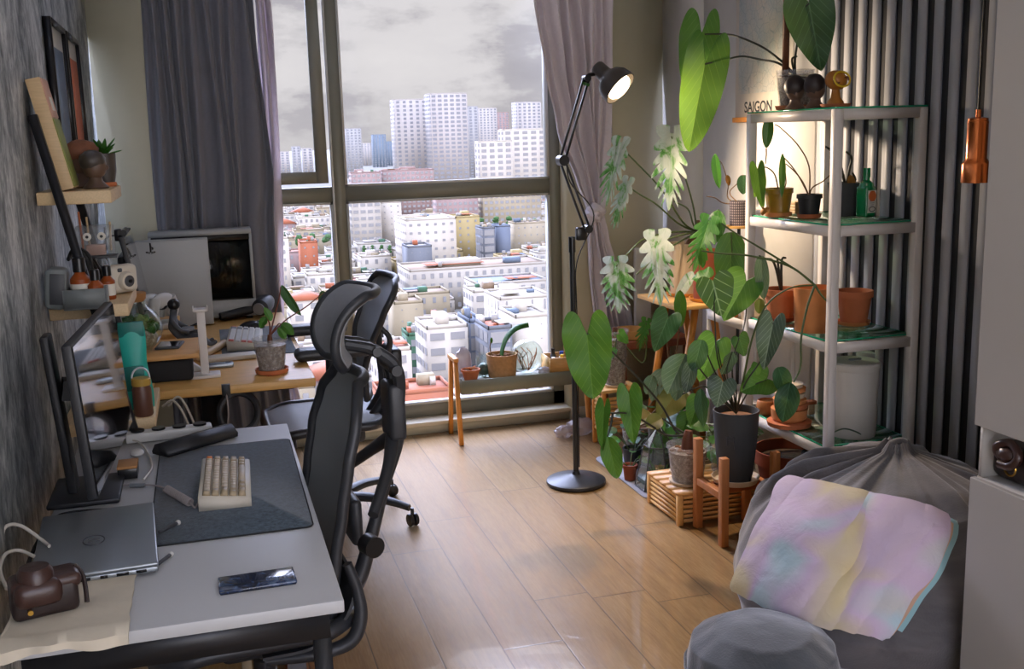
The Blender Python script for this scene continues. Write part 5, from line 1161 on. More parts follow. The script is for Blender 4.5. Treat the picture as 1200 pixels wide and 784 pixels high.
p = V((1.735, 5.4, bz)); tag(MB().ball(p+V((0, 0, .02)), (.035, .03, .022), 'plastic_bag', 16, 10, lambda u: 1+.3*NZ.noise(u*4)).build('plastic_wrap'), 'small crumpled clear wrap between burlap pot and wooden box', 'wrap')
# wooden box with paint pots
bx0 = V((1.845, 5.45, bz)); t = thing('wooden_box', 'pale wooden box of small bottles at the right end of the bench', 'box', bx0)
b = MB(); w_, d_, h_ = .17, .16, .09
b.ab(bx0+V((-w_/2, -d_/2, 0)), bx0+V((w_/2, -d_/2+.01, h_)), 'bamboo_x').ab(bx0+V((-w_/2, d_/2-.01, 0)), bx0+V((w_/2, d_/2, h_)), 'bamboo_x').ab(bx0+V((-w_/2, -d_/2+.01, 0)), bx0+V((-w_/2+.01, d_/2-.01, h_)), 'bamboo').ab(bx0+V((w_/2-.01, -d_/2+.01, 0)), bx0+V((w_/2, d_/2-.01, h_)), 'bamboo').ab(bx0+V((-w_/2+.01, -d_/2+.01, 0)), bx0+V((w_/2-.01, d_/2-.01, .008)), 'bamboo')
b.build('box_body', t, 0)
for k, (x, y, h, m, cm, lb) in enumerate(((-.03, .03, .11, 'dark_grey', 'satin_black', 'dark bottle standing tallest in the wooden box on the bench'), (.02, .03, .09, 'label_white', 'blue', 'white bottle with blue cap in the wooden box on the bench'), (.0, -.035, .085, 'yellow', 'yellow', 'yellow bottle in the wooden box on the bench'), (-.05, -.035, .075, 'tin_grey', 'label_white', 'grey tube with white cap in the wooden box on the bench'), (.05, -.03, .08, 'blue', 'label_white', 'blue bottle with white cap in the wooden box on the bench'))):
    q = bx0+V((x, y, .0085)); bt = thing('bottle', lb, 'bottle', q); MB().lathe([(.014, 0), (.016, .004), (.016, h*.7), (.009, h*.8)], q, m, 16).build('bottle_body', bt); MB().lathe([(.011, h*.78), (.011, h*1.05)], q, cm, 14).build('cap', bt)
p = V((1.872, 5.25, 0)); t = thing('plastic_bag', 'crumpled clear plastic bag on the floor under the bench', 'bag', p)
MB().ball(p+V((.03, .03, .046)), (.085, .055, .048), 'plastic_bag', 26, 18, lambda u: 1+.2*NZ.noise(u*2.3)+.08*NZ.noise(u*8)).build('bag_body', t); MB().ball(p+V((-.075, .02, .03)), (.05, .045, .032), 'plastic_bag', 20, 14, lambda u: 1+.4*NZ.noise(u*3+V((2, 0, 0)))).build('bag_mouth', t)
# ---------------------------------------------------------------- white steel rack with glass shelves
rx0, rx1, ry0, ry1, rh = 2.148, 2.526, 3.287, 3.925, 1.685; pw = .032
t = thing('display_rack', 'white steel rack with four green-edged glass shelves by the slatted wall', 'shelf', ((rx0+rx1)/2, (ry0+ry1)/2, 0))
for x in (rx0, rx1-pw):
    for y in (ry0, ry1-pw): MB().rbox((x+pw/2, y+pw/2, rh/2), (pw, pw, rh), 'white_metal', .002, 1).build('post', t, 0)
SZ = [1.685, 1.272, .846, .445]
for z in SZ:
    f = MB(); a = .036
    f.ab((rx0+pw, ry0+.003, z-a), (rx1-pw, ry0+pw-.003, z), 'white_metal').ab((rx0+pw, ry1-pw+.003, z-a), (rx1-pw, ry1-.003, z), 'white_metal').ab((rx0+.003, ry0+pw, z-a), (rx0+pw-.003, ry1-pw, z), 'white_metal').ab((rx1-pw+.003, ry0+pw, z-a), (rx1-.003, ry1-pw, z), 'white_metal')
    f.build('shelf_frame', t, 0)
    gz = z+.001; e = 0 if z > 1.6 else .005
    gx0, gx1, gy0, gy1 = (rx0+.002, rx1-.002, ry0+.002, ry1-.002) if z > 1.6 else (rx0+.012, rx1-.012, ry0+pw+.002, ry1-pw-.002)
    g_ = MB().ab((gx0+.004, gy0+.004, gz), (gx1-.004, gy1-.004, gz+.006), 'shelf_glass').build('glass_shelf', t, 0)
    MB().ab((gx0, gy0, gz), (gx1, gy0+.004, gz+.006), 'glass_edge_green').ab((gx0, gy1-.004, gz), (gx1, gy1, gz+.006), 'glass_edge_green').ab((gx0, gy0+.004, gz), (gx0+.004, gy1-.004, gz+.006), 'glass_edge_green').ab((gx1-.004, gy0+.004, gz), (gx1, gy1-.004, gz+.006), 'glass_edge_green').build('polished_edge', g_, 0)
S1, S2, S3, S4 = [z+.0075 for z in SZ]
def PX(px, Y, z):
    """the spot on the level z at depth Y that shows in column px"""
    q = ony(px, 300, Y)
    for _ in range(8):
        d = V((q.x, Y, z))-CAM; py = 392-FPX*d.dot(_UP)/d.dot(_fw); q = ony(px, py, Y)
    return V((q.x, Y, z))
# ---------------------------------------------------------------- leaves
OUT = dict(
    heart=[(0, -.02), (.1, -.15), (.23, -.23), (.38, -.2), (.48, -.06), (.5, .1), (.46, .3), (.37, .52), (.24, .74), (.11, .91), (0, 1)],
    gigas=[(0, 0), (.05, -.12), (.15, -.3), (.3, -.37), (.43, -.26), (.5, -.02), (.48, .25), (.42, .5), (.31, .74), (.14, .93), (0, 1)],
    oval=[(0, 0), (.2, .02), (.38, .14), (.49, .34), (.47, .56), (.35, .78), (.16, .94), (0, 1)],
    lance=[(0, 0), (.2, .05), (.42, .2), (.5, .42), (.42, .66), (.22, .88), (0, 1)],
    monstera=[(0, 0), (.14, -.1), (.34, -.09), (.45, .06), (.4, .13), (.14, .07), (.49, .33), (.43, .43), (.11, .2), (.45, .57), (.38, .66), (.1, .34), (.36, .76), (.29, .84), (.08, .5), (.25, .91), (.15, .97), (.05, .7), (0, 1)])
def leaf(base, tip, width, kind, m, parent, n=None, droop=.1, fold=.25, wave=.04, name='leaf', seed=None):
    base, tip = V(base), V(tip); y = tip-base; L = y.length; y.normalize()
    n = V(n) if n is not None else (CAM-base).normalized()*.75+V((0, 0, .55))
    x = y.cross(n); x.normalize(); n = x.cross(y)
    rn = random.Random(seed if seed is not None else int(abs(base.x*7919+base.z*6151+tip.y*311)*10)); ph = rn.random()*6; asym = rn.uniform(.9, 1.08)
    mb = MB(); C = 5; b = OUT[kind]
    if kind == 'monstera':   # a slim blade with long swept fingers on both sides
        width *= .84
        def P(xx, yy, lift=0.): return base+x*(xx*width)+y*(yy*L)+n*(fold*abs(xx)*width*.7-droop*L*yy*abs(yy)+wave*width*sin(ph+yy*9)+lift)
        core = [(0, -.03), (.13, -.07), (.17, .06), (.13, .25), (.115, .5), (.10, .72), (.085, .86), (.04, .96), (0, 1)]
        for s in (-1, 1):
            vs = []; us = []; fs = []
            for ox, oy in core:
                for k in range(3): q = k/2; vs.append(P(s*ox*q, oy)); us.append((.5+s*ox*q, max(0, oy)))
            for i in range(len(core)-1):
                for k in range(2): a = i*3+k; f = (a, a+1, a+4, a+3); fs.append(f if s > 0 else f[::-1])
            mb.add(vs, fs, m, us)
            for y0_, xo, dy, hw in ((-.06, .40, -.05, .085), (.04, .5, .10, .075), (.17, .5, .2, .065), (.31, .47, .24, .06), (.45, .41, .26, .052), (.59, .33, .25, .045), (.72, .24, .22, .036)):
                xo *= rn.uniform(.85, 1.06); vs = []; us = []; fs = []
                for i in range(8):
                    t = i/7; cx = .05+(xo-.05)*t; cy = y0_+dy*t**1.2; h = hw*1.3*(1-.7*t**3.)
                    for k in (-1, 0, 1): vs.append(P(s*cx, cy+h*k, .02*width*abs(k)*-1*t)); us.append((.5+s*cx*.9, min(1, max(0, cy+h*k))))
                for i in range(7):
                    for k in range(2): a = i*3+k; f = (a, a+3, a+4, a+1); fs.append(f if s > 0 else f[::-1])
                mb.add(vs, fs, m, us)
        return mb.build(name, parent, 80)
    if kind != 'monstera':   # smooth the outline
        sp_ = spline([(p[0], p[1], 0) for p in b], 3); b = [(max(0, p.x), p.y) for p in sp_]; b[-1] = (0, 1)
    for s in (-1, 1):
        vs = []; us = []; fs = []; N = len(b)
        for i, (ox, oy) in enumerate(b):
            my = max(0, min(1, oy*.94+.02 if oy > 0 else 0)); my = my if kind != 'monstera' else max(0, min(1, oy-.02))
            for k in range(C+1):
                q = k/C; xx = ox*q; yy = my+(oy-my)*q
                w_ = width*(asym if s > 0 else 2-asym)
                zz = fold*abs(xx)*width*(1-.5*abs(xx))-droop*L*(yy*yy if yy > 0 else .6*yy*yy)+wave*width*sin(ph+yy*11+s)*q*q
                vs.append(base+x*(s*xx*w_)+y*(yy*L)+n*zz); us.append((.5+s*xx, yy))
        for i in range(N-1):
            for k in range(C):
                a = i*(C+1)+k; f = (a, a+1, a+C+2, a+C+1); fs.append(f if s > 0 else f[::-1])
        mb.add(vs, fs, m, us)
    return mb.build(name, parent, 80)
def PL(t, b, tp, w, Y, kind, m, Yt=None, **k):
    B = ony(b[0], b[1], Y); T = ony(tp[0], tp[1], Yt if Yt else Y); return leaf(B, T, w*(B-CAM).length/FPX, kind, m, t, **k)
def stems(t, lst, m='stem_green', r=(.004, .003)):
    mb = MB()
    for pts in lst: mb.tube([p if isinstance(p, V) else ony(*p) for p in pts], list(r), m, 8, 6)
    return mb.build('stem', t, 60)
# top of the rack
p = PX(931, 3.74, S1); t, s = pot('potted_anthurium', 'clear pot of long-lobed hanging leaves with a wooden stake on the rack top', p, .058, .074, .145, 'clear_pot', 'substrate', saucer='terracotta', lip=.004)
MB().lathe([(.053, .012), (.066, .125), (.0, .128)], p, 'substrate', 26).build('root_ball', t)
sk = ony(921, 72, 3.74); MB().ab((sk.x-.011, 3.735, s.z-.05), (sk.x+.011, 3.75, s.z+.62), 'dark_wood').build('stake', t, 0)
PL(t, (822, 40), (812, 120), 44, 4.3, 'gigas', 'leaf_lime', n=(-.5, -.8, .35)); PL(t, (826, 75), (807, 178), 50, 4.12, 'gigas', 'leaf_bright', n=(-.42, -.85, .3), droop=.04)
PL(t, (948, 4), (963, 84), 54, 3.62, 'heart', 'leaf_dark', n=(-.5, -.8, .3), droop=.05)
stems(t, [[s, (915, 71, 3.76), (893, 55, 3.9), (865, 43, 4.05), (848, 40, 4.2), (826, 40, 4.28)], [s, (912, 74, 3.76), (892, 70, 3.85), (870, 66, 3.98), (850, 70, 4.08), (826, 75, 4.11)], [s, (932, 66, 3.7), (938, 30, 3.66), (943, 10, 3.63), (948, 4, 3.62)], [s, (928, 70, 3.72), (934, 66, 3.7)]], 'stem_dark', (.005, .0035))
plain('dark_bust', (44, 34, 32), .5, var=.2, vs=30)
head('bust_figurine', 'dark head figurine on the rack top, nearest the clear pot', PX(932, 3.56, S1), .115, 'skin_stone', 'dark_bust', hs=.36)
head('bust_figurine', 'dark head figurine on the rack top beside the golden mushroom', PX(955, 3.48, S1), .115, 'skin_stone', 'dark_bust', hs=.36)
p = PX(979, 3.40, S1+.013); t = thing('mushroom_ornament', 'golden brown mushroom ornament on a terracotta saucer on the rack top', 'ornament', p)
MB().lathe([(.03, 0), (.028, .008), (.018, .02), (.013, .05), (.02, .062)], p, 'gold_brown', 20).build('stem', t)
MB().ball(p+V((0, 0, .082)), (.04, .04, .034), 'gold_brown', 24, 16, mat=MX.Rotation(R(25), 3, 'Y')).tube([p+V((.0+.036*cos(a)*.9, -.018+.036*sin(a)*.2-.02, .084+.026*sin(a))) for a in [k*pi/10 for k in range(20)]], .004, 'yellow', 6, closed=True).tube([p+V((.03*cos(a), -.034, .08+.012*sin(a*2))) for a in [k*pi/8 for k in range(9)]], .004, 'dark_wood', 6).build('cap', t, 60)
for px, Y, lb in ((979, 3.40, 'terracotta saucer under the golden mushroom on the rack top'), (949, 3.68, 'empty terracotta saucer behind the dark heads on the rack top')):
    p = PX(px, Y, S1); tag(MB().lathe([(.04, 0), (.05, .003), (.055, .012), (.052, .012), (.046, .005), (0, .004)] if Y > 3.5 else [(.04, 0), (.05, .003), (.054, .0125), (.0, .0125)], p, 'terracotta', 30, cap=False).build('plant_saucer'), lb, 'saucer')
# second level
p = PX(912, 3.74, S2); t, s = pot('potted_philodendron', 'amber plastic pot with one drooping lime leaf on the second glass shelf', p, .042, .055, .105, 'amber_plastic', 'soil', saucer='terracotta_pale', rim=1.04)
PL(t, (888, 199), (892, 246), 20, 3.72, 'heart', 'leaf_lime', n=(-.8, -.5, .3), droop=.1); PL(t, (891, 202), (886, 232), 12, 3.76, 'oval', 'leaf_green', n=(.2, -1, .1))
PL(t, (901, 138), (898, 174), 13, 3.8, 'oval', 'leaf_bright', n=(-.6, -.8, .1), droop=.02); PL(t, (917, 180), (916, 232), 8, 3.66, 'lance', 'leaf_lime', n=(-.7, -.7, 0), droop=0)
stems(t, [[s, (908, 205, 3.74), (900, 197, 3.73), (893, 196, 3.73), (888, 199, 3.72)], [(898, 174, 3.8), (898, 182, 3.8), (897, 192, 3.8)], [s, (921, 215, 3.7), (917, 180, 3.66)]], 'stem_brown', (.003, .002))
p = PX(948, 3.6, S2); t, s = pot('potted_seedling', 'black nursery pot with bare thin stalks on the second glass shelf', p, .036, .045, .085, 'pot_black', 'soil', saucer='terracotta', rim=1.08)
stems(t, [[s, (948, 195, 3.62), (935, 170, 3.66), (915, 150, 3.72), (908, 146, 3.74)], [s, (938, 210, 3.62), (928, 195, 3.64), (919, 185, 3.66)], [s, (940, 212, 3.6), (930, 200, 3.62), (921, 192, 3.63)], [s, (952, 220, 3.58), (965, 212, 3.56), (978, 200, 3.55)]], 'stem_brown', (.003, .002))
p = PX(934, 3.84, S2)
for k in range(4): tag(MB().rbox(p+V((0, .0, .006+.0125*k)), (.05, .05, .012), 'oak_x', .003).build('wooden_coaster'), ['bottom', 'second', 'third', 'top'][k]+' wooden coaster of the little pile behind the black nursery pot', 'coaster')
p = PX(990, 3.62, S2); t, s = pot('potted_branch', 'round charcoal pot with dry twisted branches behind the rack post', p, .05, .07, .13, 'pot_charcoal', 'soil', wob=None, rim=None)
stems(t, [[s, (985, 195, 3.6), (975, 178, 3.58), (968, 172, 3.57)], [s, (995, 200, 3.62), (998, 185, 3.62), (992, 178, 3.6)], [s, (1002, 212, 3.6), (999, 202, 3.6)]], 'stem_dark', (.006, .004)); PL(t, (996, 205, ), (1001, 226), 9, 3.58, 'lance', 'dry_leaf')
p = PX(1014, 3.5, S2); t = thing('gin_bottle', 'green square glass bottle with white label on the second glass shelf', 'bottle', p)
b = MB(); b.rbox(p+V((0, 0, .062)), (.058, .058, .122), 'green_bottle', .014, 4, rz=.25).lathe([(.03, .115), (.026, .132), (.013, .142), (.0125, .16)], p, 'green_bottle', 22); b.build('bottle_body', t)
MB().lathe([(.0145, .152), (.0145, .186), (.013, .188)], p, 'green_bottle', 20).build('cap', t)
q = MX.Rotation(.25, 3, 'Z'); lb = MB().rbox(p+q @ V((0, -.0295, .062)), (.046, .002, .085), 'label_white', .0008, 1, mat=q).build('label', t)
MB().lathe([(.0, 0), (.02, 0), (.02, .0015), (0, .0015)], p+q @ V((0, -.0305, .083)), 'label_orange', 24, ax=q @ V((0, -1, 0)), cap=False).tube([p+q @ V((.016*cos(a), -.0312, .034+.009*sin(a))) for a in [k*pi/10 for k in range(20)]], .0015, 'dark_grey', 6, closed=True).build('emblem', lb)
for k in range(3): MB().box(p+q @ V((0, -.031, .064-.007*k)), (.03-.006*k, .0008, .0018), 'mid_grey', mat=q).build('printed_line', lb, 0)
p = ony(896, 247, 3.7); t = MB(); 
tag(MB().slab(lambda u, v: (p.x-.012+.024*u*(1-.5*v)+.008*sin(v*6), p.y+.012*sin(u*3+v*5), S2+.012+.03*(1-v)-.0+.004*sin(u*7)), 8, 12, 'dry_leaf', .002).build('dry_leaf', None, 60), 'curled dry brown leaf fallen at the corner of the second glass shelf', 'leaf')
# third level
p = PX(915, 3.76, S3); t, s = pot('potted_plant', 'orange terracotta pot with a bare stub and silver leaf on the third glass shelf', p, .048, .068, .125, 'terracotta', 'soil', saucer='terracotta_dark', rim=1.06)
stems(t, [[s, (912, 312, 3.76), (911, 303, 3.76)], [s, (907, 308, 3.74), (896, 303, 3.72), (890, 300, 3.7)], [s, (916, 306, 3.77), (921, 302, 3.77)]], 'stem_dark', (.006, .004)); PL(t, (892, 300), (894, 352), 17, 3.7, 'oval', 'leaf_silver', n=(-.6, -.7, .2)); PL(t, (891, 350), (889, 368), 12, 3.72, 'oval', 'leaf_olive', n=(-.6, -.7, .2))
p = PX(953, 3.52, S3); pot('terracotta_pot', 'wide pale terracotta cylinder pot just left of the rack post', p, .07, .078, .17, 'terracotta_pale', None, cat='pot')
p = PX(1000, 3.56, S3); pot('terracotta_pot', 'terracotta rimmed pot on saucer just right of the rack post', p, .05, .068, .13, 'terracotta', None, saucer='terracotta_pale', cat='pot', rim=1.06)
# fourth level
p = PX(925, 3.62, S4); zz = 0
for k, (r, h, m) in enumerate(((.088, .022, 'terracotta'), (.072, .05, 'terracotta_pale'), (.068, .022, 'terracotta'), (.066, .018, 'terracotta_pale'), (.062, .024, 'ceramic_cream'), (.058, .02, 'terracotta_pale'), (.052, .018, 'ceramic_cream'))):
    o_ = V((.004*((k*7) % 3-1), .004*((k*5) % 3-1), zz+.0005*k))
    tag(MB().lathe([(r*.8, 0), (r*.96, h*.2), (r, h*.98), (r*.93, h*.99), (r*.86, h*.999), (0, h*.999)], p+o_, m, 32, cap=False).build('plant_saucer'), 'stacked %s saucer on the lowest glass shelf, %s from the bottom' % ({'terracotta': 'orange terracotta', 'terracotta_pale': 'pale terracotta', 'ceramic_cream': 'cream ceramic'}[m], ['first', 'second', 'third', 'fourth', 'fifth', 'sixth', 'seventh'][k]), 'saucer', 'saucers stacked on the lowest glass shelf'); zz += h
p = PX(899, 3.81, S4); t = thing('woven_basket', 'small round brown woven pot behind the saucer stack', 'pot', p); MB().lathe([(.035, 0), (.042, .01), (.045, .03), (.042, .055), (.038, .06), (.036, .052), (0, .05)], p, 'teak', 24, cap=False, wob=lambda a, z: 1+.05*sin(a*12+z*400)).build('basket_body', t)
p = PX(949, 3.74, S4); tag(MB().rbox(p+V((0, 0, .05)), (.05, .03, .016), 'terracotta', .004).rbox(p+V((0, 0, .021)), (.03, .03, .042), 'oak_x', .003).build('wooden_trinket', None), 'little wooden block stack right of the saucer stack', 'block')
p = PX(999, 3.42, S4); t = thing('lidded_bin', 'white round lidded bin on the lowest glass shelf', 'bin', p)
MB().lathe([(.082, 0), (.085, .006), (.09, .27), (.088, .272)], p, 'bin_white', 40).build('bin_body', t); MB().lathe([(.092, .262), (.094, .266), (.094, .286), (.088, .292), (.06, .294), (.0, .294)], p, 'bin_white', 40).build('lid', t); MB().rbox(p+V((0, 0, .297)), (.05, .016, .008), 'tin_grey', .003).build('handle', t)
p = PX(1028, 3.62, S4); t = thing('plastic_bucket', 'cloudy clear plastic bucket behind the white lidded bin', 'bucket', p)
MB().lathe([(.06, 0), (.063, .004), (.082, .25), (.088, .252), (.088, .262), (.08, .262), (.058, .01), (0, .008)], p, 'bin_clear', 32, cap=False).build('bucket_body', t); MB().lathe([(.089, .245), (.091, .25), (.091, .275), (.06, .279), (0, .279)], p, 'bin_clear', 32).build('lid', t)
q = [V((2.17, 3.42, S4+.004)), V((2.2, 3.36, S4+.03)), V((2.26, 3.345, S4+.05)), V((2.33, 3.34, S4+.02)), V((2.3, 3.36, S4+.004))]
tag(MB().tube(q, .003, 'leaf_sheen', 6, 8).build('plant_wire'), 'thin green wire loop lying at the front of the lowest glass shelf', 'wire')
# under the rack
p = V((2.3, 3.78, 0)); pot('terracotta_pot', 'big dark red pot on the floor under the rack', p, .10, .15, .30, 'terracotta_dark', 'soil', cat='pot', rim=1.05)
t = thing('electric_box', 'black cable box hanging under the lowest glass shelf', 'box', (2.3, 3.45, .36)); MB().rbox((2.3, 3.45, .37), (.12, .06, .05), 'satin_black', .006).build('box_body', t); MB().tube([(2.24, 3.45, .37), (2.2, 3.46, .37), (2.18, 3.5, .375)], .012, 'satin_black', 8, 5).build('plug', t)
MB().ab((2.26, 3.44, .39), (2.34, 3.46, .4065), 'satin_black').build('bracket', t, 0)
# map poster on the pale wall
py0, py1 = 4.22, 4.74; pz1 = 2.5; 
z_b = onx(870, 139, XR).z
t = thing('map_poster', 'city map poster with wooden hanger bar behind the rack', 'poster', (XR-.016, (py0+py1)/2, z_b))
def _map(m):
    g = G(m); co = g.coord('Object'); v1 = g.n('TexVoronoi', {'Vector': co, 'Scale': 60.}, feature='DISTANCE_TO_EDGE').outputs[0]; v2 = g.n('TexVoronoi', {'Vector': co, 'Scale': 22.}, feature='DISTANCE_TO_EDGE').outputs[0]
    ln = g.math('MAXIMUM', g.rng(v1, .0, .05, .55, 0), g.rng(v2, .0, .035, 1, 0)); f = g.noise(co, 3, 5, .6, 1.5)
    col = g.mix(g.rng(f, .4, .6, 0, 1), lin((222, 216, 206)), lin((200, 208, 208))); g.end(g.pbr(col=g.mix(g.math('MULTIPLY', ln, .5), col, lin((120, 146, 154))), rough=.7))
_DEF['map_print'] = _map; plain('poster_paper', (222, 214, 202), .8); plain('ink', (46, 50, 52), .7)
MB().ab((XR-.0165, py0, z_b), (XR-.0125, py1, pz1), 'poster_paper').build('paper', t, 0)
MB().ab((XR-.0172, py0+.03, z_b+.115), (XR-.0164, py1-.03, pz1), 'map_print').build('map', t, 0)
MB().rbox((XR-.02, (py0+py1)/2, z_b-.006), (.016, py1-py0+.02, .024), 'pine_orange', .002).build('hanger_bar', t); MB().rbox((XR-.02, (py0+py1)/2, pz1+.006), (.016, py1-py0+.02, .024), 'pine_orange', .002).build('hanger_bar', t)
cu = bpy.data.curves.new('title', 'FONT'); cu.body = 'SAIGON'; cu.size = .07; cu.extrude = .0003; cu.offset = .0012; cu.align_x = 'LEFT'
to = bpy.data.objects.new('title', cu); COL.objects.link(to); dg = bpy.context.evaluated_depsgraph_get(); me = bpy.data.meshes.new_from_object(to.evaluated_get(dg)); bpy.data.objects.remove(to)
me.materials.clear(); me.materials.append(MAT('ink')); to = bpy.data.objects.new('title', me); COL.objects.link(to); to.parent = t
st = onx(876, 127, XR); to.matrix_local = MX.Translation(V((XR-.0172, st.y, z_b+.028))-t.location) @ MX(((0, 0, -1), (-1, 0, 0), (0, 1, 0))).to_4x4()
# copper pendant, hanging from the ceiling
pc = ony(1145, 168, 2.52)
t = thing('pendant_lamp', 'polished copper cylinder pendant lamp hanging before the slatted wall', 'lamp', (pc.x, pc.y, ony(1141, 214, 2.52).z)); z0 = t.location.z
MB().lathe([(.036, .0), (.038, .0), (.038, .052), (.034, .058), (.028, .068), (.028, .162), (.0285, .164), (.0285, .17), (.027, .172), (.027, .178), (.012, .182), (.0, .182)], (pc.x, pc.y, z0), 'copper', 40, cap=False).lathe([(.036, 0), (.036, .05), (.0, .052)], (pc.x, pc.y, z0), 'copper', 40, cap=False).build('lamp_shade', t)
MB().cyl((pc.x, pc.y, z0+.18), .007, .022, 'copper', 14).build('cord_grip', t); MB().tube([(pc.x, pc.y, z0+.2), (pc.x, pc.y, ZC-.02)], .0035, 'cable_black', 8).build('cord', t); MB().cyl((pc.x, pc.y, ZC-.03), .05, .03, 'copper', 24).build('ceiling_rose', t); MB().ball((pc.x, pc.y, z0+.03), .022, 'label_white', 14, 10).build('bulb', t)
# ---------------------------------------------------------------- wall cabinet with an open niche
cx0, cy1 = 1.955, 2.3
zA = ony(1135, 498, cy1).z; zB = ony(1131.5, 559, cy1).z
t = thing('wall_cabinet', 'tall pale cabinet with an open niche at the right', 'cabinet', (2.23, 1.6, 0))
cxr = XR-.04
c = MB().ab((cx0+.02, .75, zA), (cxr, cy1, ZC-.02), 'cabinet_white').ab((cx0+.02, .75, 0), (cxr, cy1, zB), 'cabinet_white').ab((cx0+.022, cy1-.018, zB), (cxr, cy1-.002, zA), 'cabinet_white').ab((cxr-.02, .75, zB), (cxr, cy1-.018, zA), 'niche_board').ab((cx0+.022, .75, zB), (cxr-.02, .77, zA), 'cabinet_white')
c.build('carcass', t, 0)
MB().rbox((cx0+.009, 1.525, (zA+ZC-.03)/2), (.018, 1.546, ZC-.03-zA), 'cabinet_white', .0015, 1).build('upper_door', t); MB().rbox((cx0+.004, 1.525, (zB+.02)/2), (.018, 1.546, zB-.02), 'cabinet_white', .0015, 1).build('lower_door', t)
p = V((cx0+.115, cy1-.155, zB)); t = thing('leather_bag', 'dark brown leather bag with knotted handle in the cabinet niche', 'bag', p)
MB().rbox(p+V((.02, .02, .05)), (.17, .26, .1), 'leather_dark', .03, 4).build('bag_body', t); MB().tube([p+V((-.07, .09, .06)), p+V((-.085, .1, .095)), p+V((-.075, .06, .115)), p+V((-.085, .02, .09)), p+V((-.09, .04, .06)), p+V((-.09, .08, .055))], .012, 'leather_brown', 10, 6).ball(p+V((-.08, .065, .085)), (.022, .035, .02), 'leather_brown', 12, 8, lambda u: 1+.25*NZ.noise(u*4)).build('handle', t, 60)
MB().tube([p+V((-.082, .05+.02*cos(a), .05+.02*sin(a))) for a in [k*pi/8 for k in range(16)]], .003, 'brass', 6, closed=True).build('ring', t)
# ---------------------------------------------------------------- bean bag, throw, pouf
bc = V((2.06, 2.80, 0))
def bagfn(u, v):
    a = 2*pi*u
    # v 0 bottom centre ... 1 top knot
    tab = [(0, 0), (.12, .36), (.2, .445), (.32, .478), (.45, .47), (.58, .435), (.7, .37), (.82, .275), (.92, .15), (.97, .06), (1, .035)]
    zt = [(0, 0), (.12, .0), (.2, .05), (.32, .16), (.45, .27), (.58, .365), (.7, .435), (.82, .485), (.92, .515), (.97, .535), (1, .565)]
    r = interp(tab, v); z = interp(zt, v)
    k = max(0, min(1, (v-.36)/.34))
    w = 2.2*NZ.noise(V((cos(a)*1.3, sin(a)*1.3, 7)))+1.1*v
    f1 = sin(a*9+w*2.4); f2 = sin(a*17-w*3.1+1.3); f3 = NZ.noise(V((cos(a)*7, sin(a)*7, v*2.2)))
    fold = (.55*math.copysign(abs(f1)**.7, f1)+.35*f2+.9*f3)*k*(1-max(0, v-.8)*2.5)
    r = r*(1+.045*NZ.noise(V((cos(a)*1.6, sin(a)*1.6, v*2))))+fold*.017
    z += fold*.016*min(1, k*1.5)
    r *= 1+.012*sin(a*7+v*14)*(1-k)
    sx = .14*max(0, v-.3); sy = .14*max(0, v-.3)
    return (bc.x+r*cos(a)*(1.05 if cos(a) < 0 else .9)+sx*1.5, bc.y+r*sin(a)*.98+sy*1.6, z+.012*NZ.noise(V((cos(a)*3, sin(a)*3, v*4)))*(v > .15))
t = thing('bean_bag', 'large grey plush bean bag chair with gathered top beside the cabinet', 'bean bag', bc)
bagm = MB().grid(bagfn, 220, 90, 'beanbag_grey', True); bag = bagm.build('bag_body', t, 80)
tp = V(bagfn(0, .97)); tc = V((bc.x+.14*.67*1.5, bc.y+.15, tp.z+.0)); MB().ball(tc, (.045, .045, .026), 'beanbag_grey', 16, 10, lambda u: 1+.2*sin(u.x*9+u.y*7)).tube([tc+V((-.05, .0, .0)), tc+V((-.02, .0, .03)), tc+V((.02, 0, .034)), tc+V((.05, 0, .005))], .012, 'beanbag_grey', 8, 5).build('gathered_top', t, 80)
bvh = BVHTree.FromPolygons([tuple(v) for v in bagm.v], [tuple(f) for f in bagm.f])
# folded throw lying over the front of the bag
def onbag(px, py, lift):
    d = ray(px, py).normalized(); h = bvh.ray_cast(CAM, d)
    if h[0] is None: return None, d
    return h[0]+h[1]*(lift if h[1].dot(d) < 0 else -lift), d
Q = dict(a=(924, 578), b=(1112, 624), c=(1032, 752), d=(876, 694))
def quad(u, v):
    a = V(Q['a']+(0,)).lerp(V(Q['b']+(0,)), u); b = V(Q['d']+(0,)).lerp(V(Q['c']+(0,)), u); p = a.lerp(b, v)
    p.y += 6*sin(pi*u)*(v-.4)+4*sin(u*5)*v; p.x += 5*sin(pi*v)*(u-.5)
    return p
GN, GM = 44, 34; lastd = None; grid_p = {}
for j in range(GM+1):
    for i in range(GN+1):
        p = quad(i/GN, j/GM); h, d = onbag(p.x, p.y, .046); grid_p[i, j] = h
for key, h in list(grid_p.items()):
    if h is None: # beyond the bag's outline: carry on at the neighbour's depth
        near = min((k for k in grid_p if grid_p[k] is not None), key=lambda k: (k[0]-key[0])**2+(k[1]-key[1])**2); p = quad(key[0]/GN, key[1]/GM); d = ray(p.x, p.y); grid_p[key] = CAM+d*((grid_p[near]-CAM).dot(_fw))
for _ in range(8):
    gp = dict(grid_p)
    for j in range(GM+1):
        for i in range(GN+1):
            hz = [gp[i-1, j], gp[i+1, j]] if 0 < i < GN else []; vt = [gp[i, j-1], gp[i, j+1]] if 0 < j < GM else []
            nb = hz+vt; grid_p[i, j] = (sum(nb, V((0, 0, 0)))+gp[i, j]*2)/(len(nb)+2)
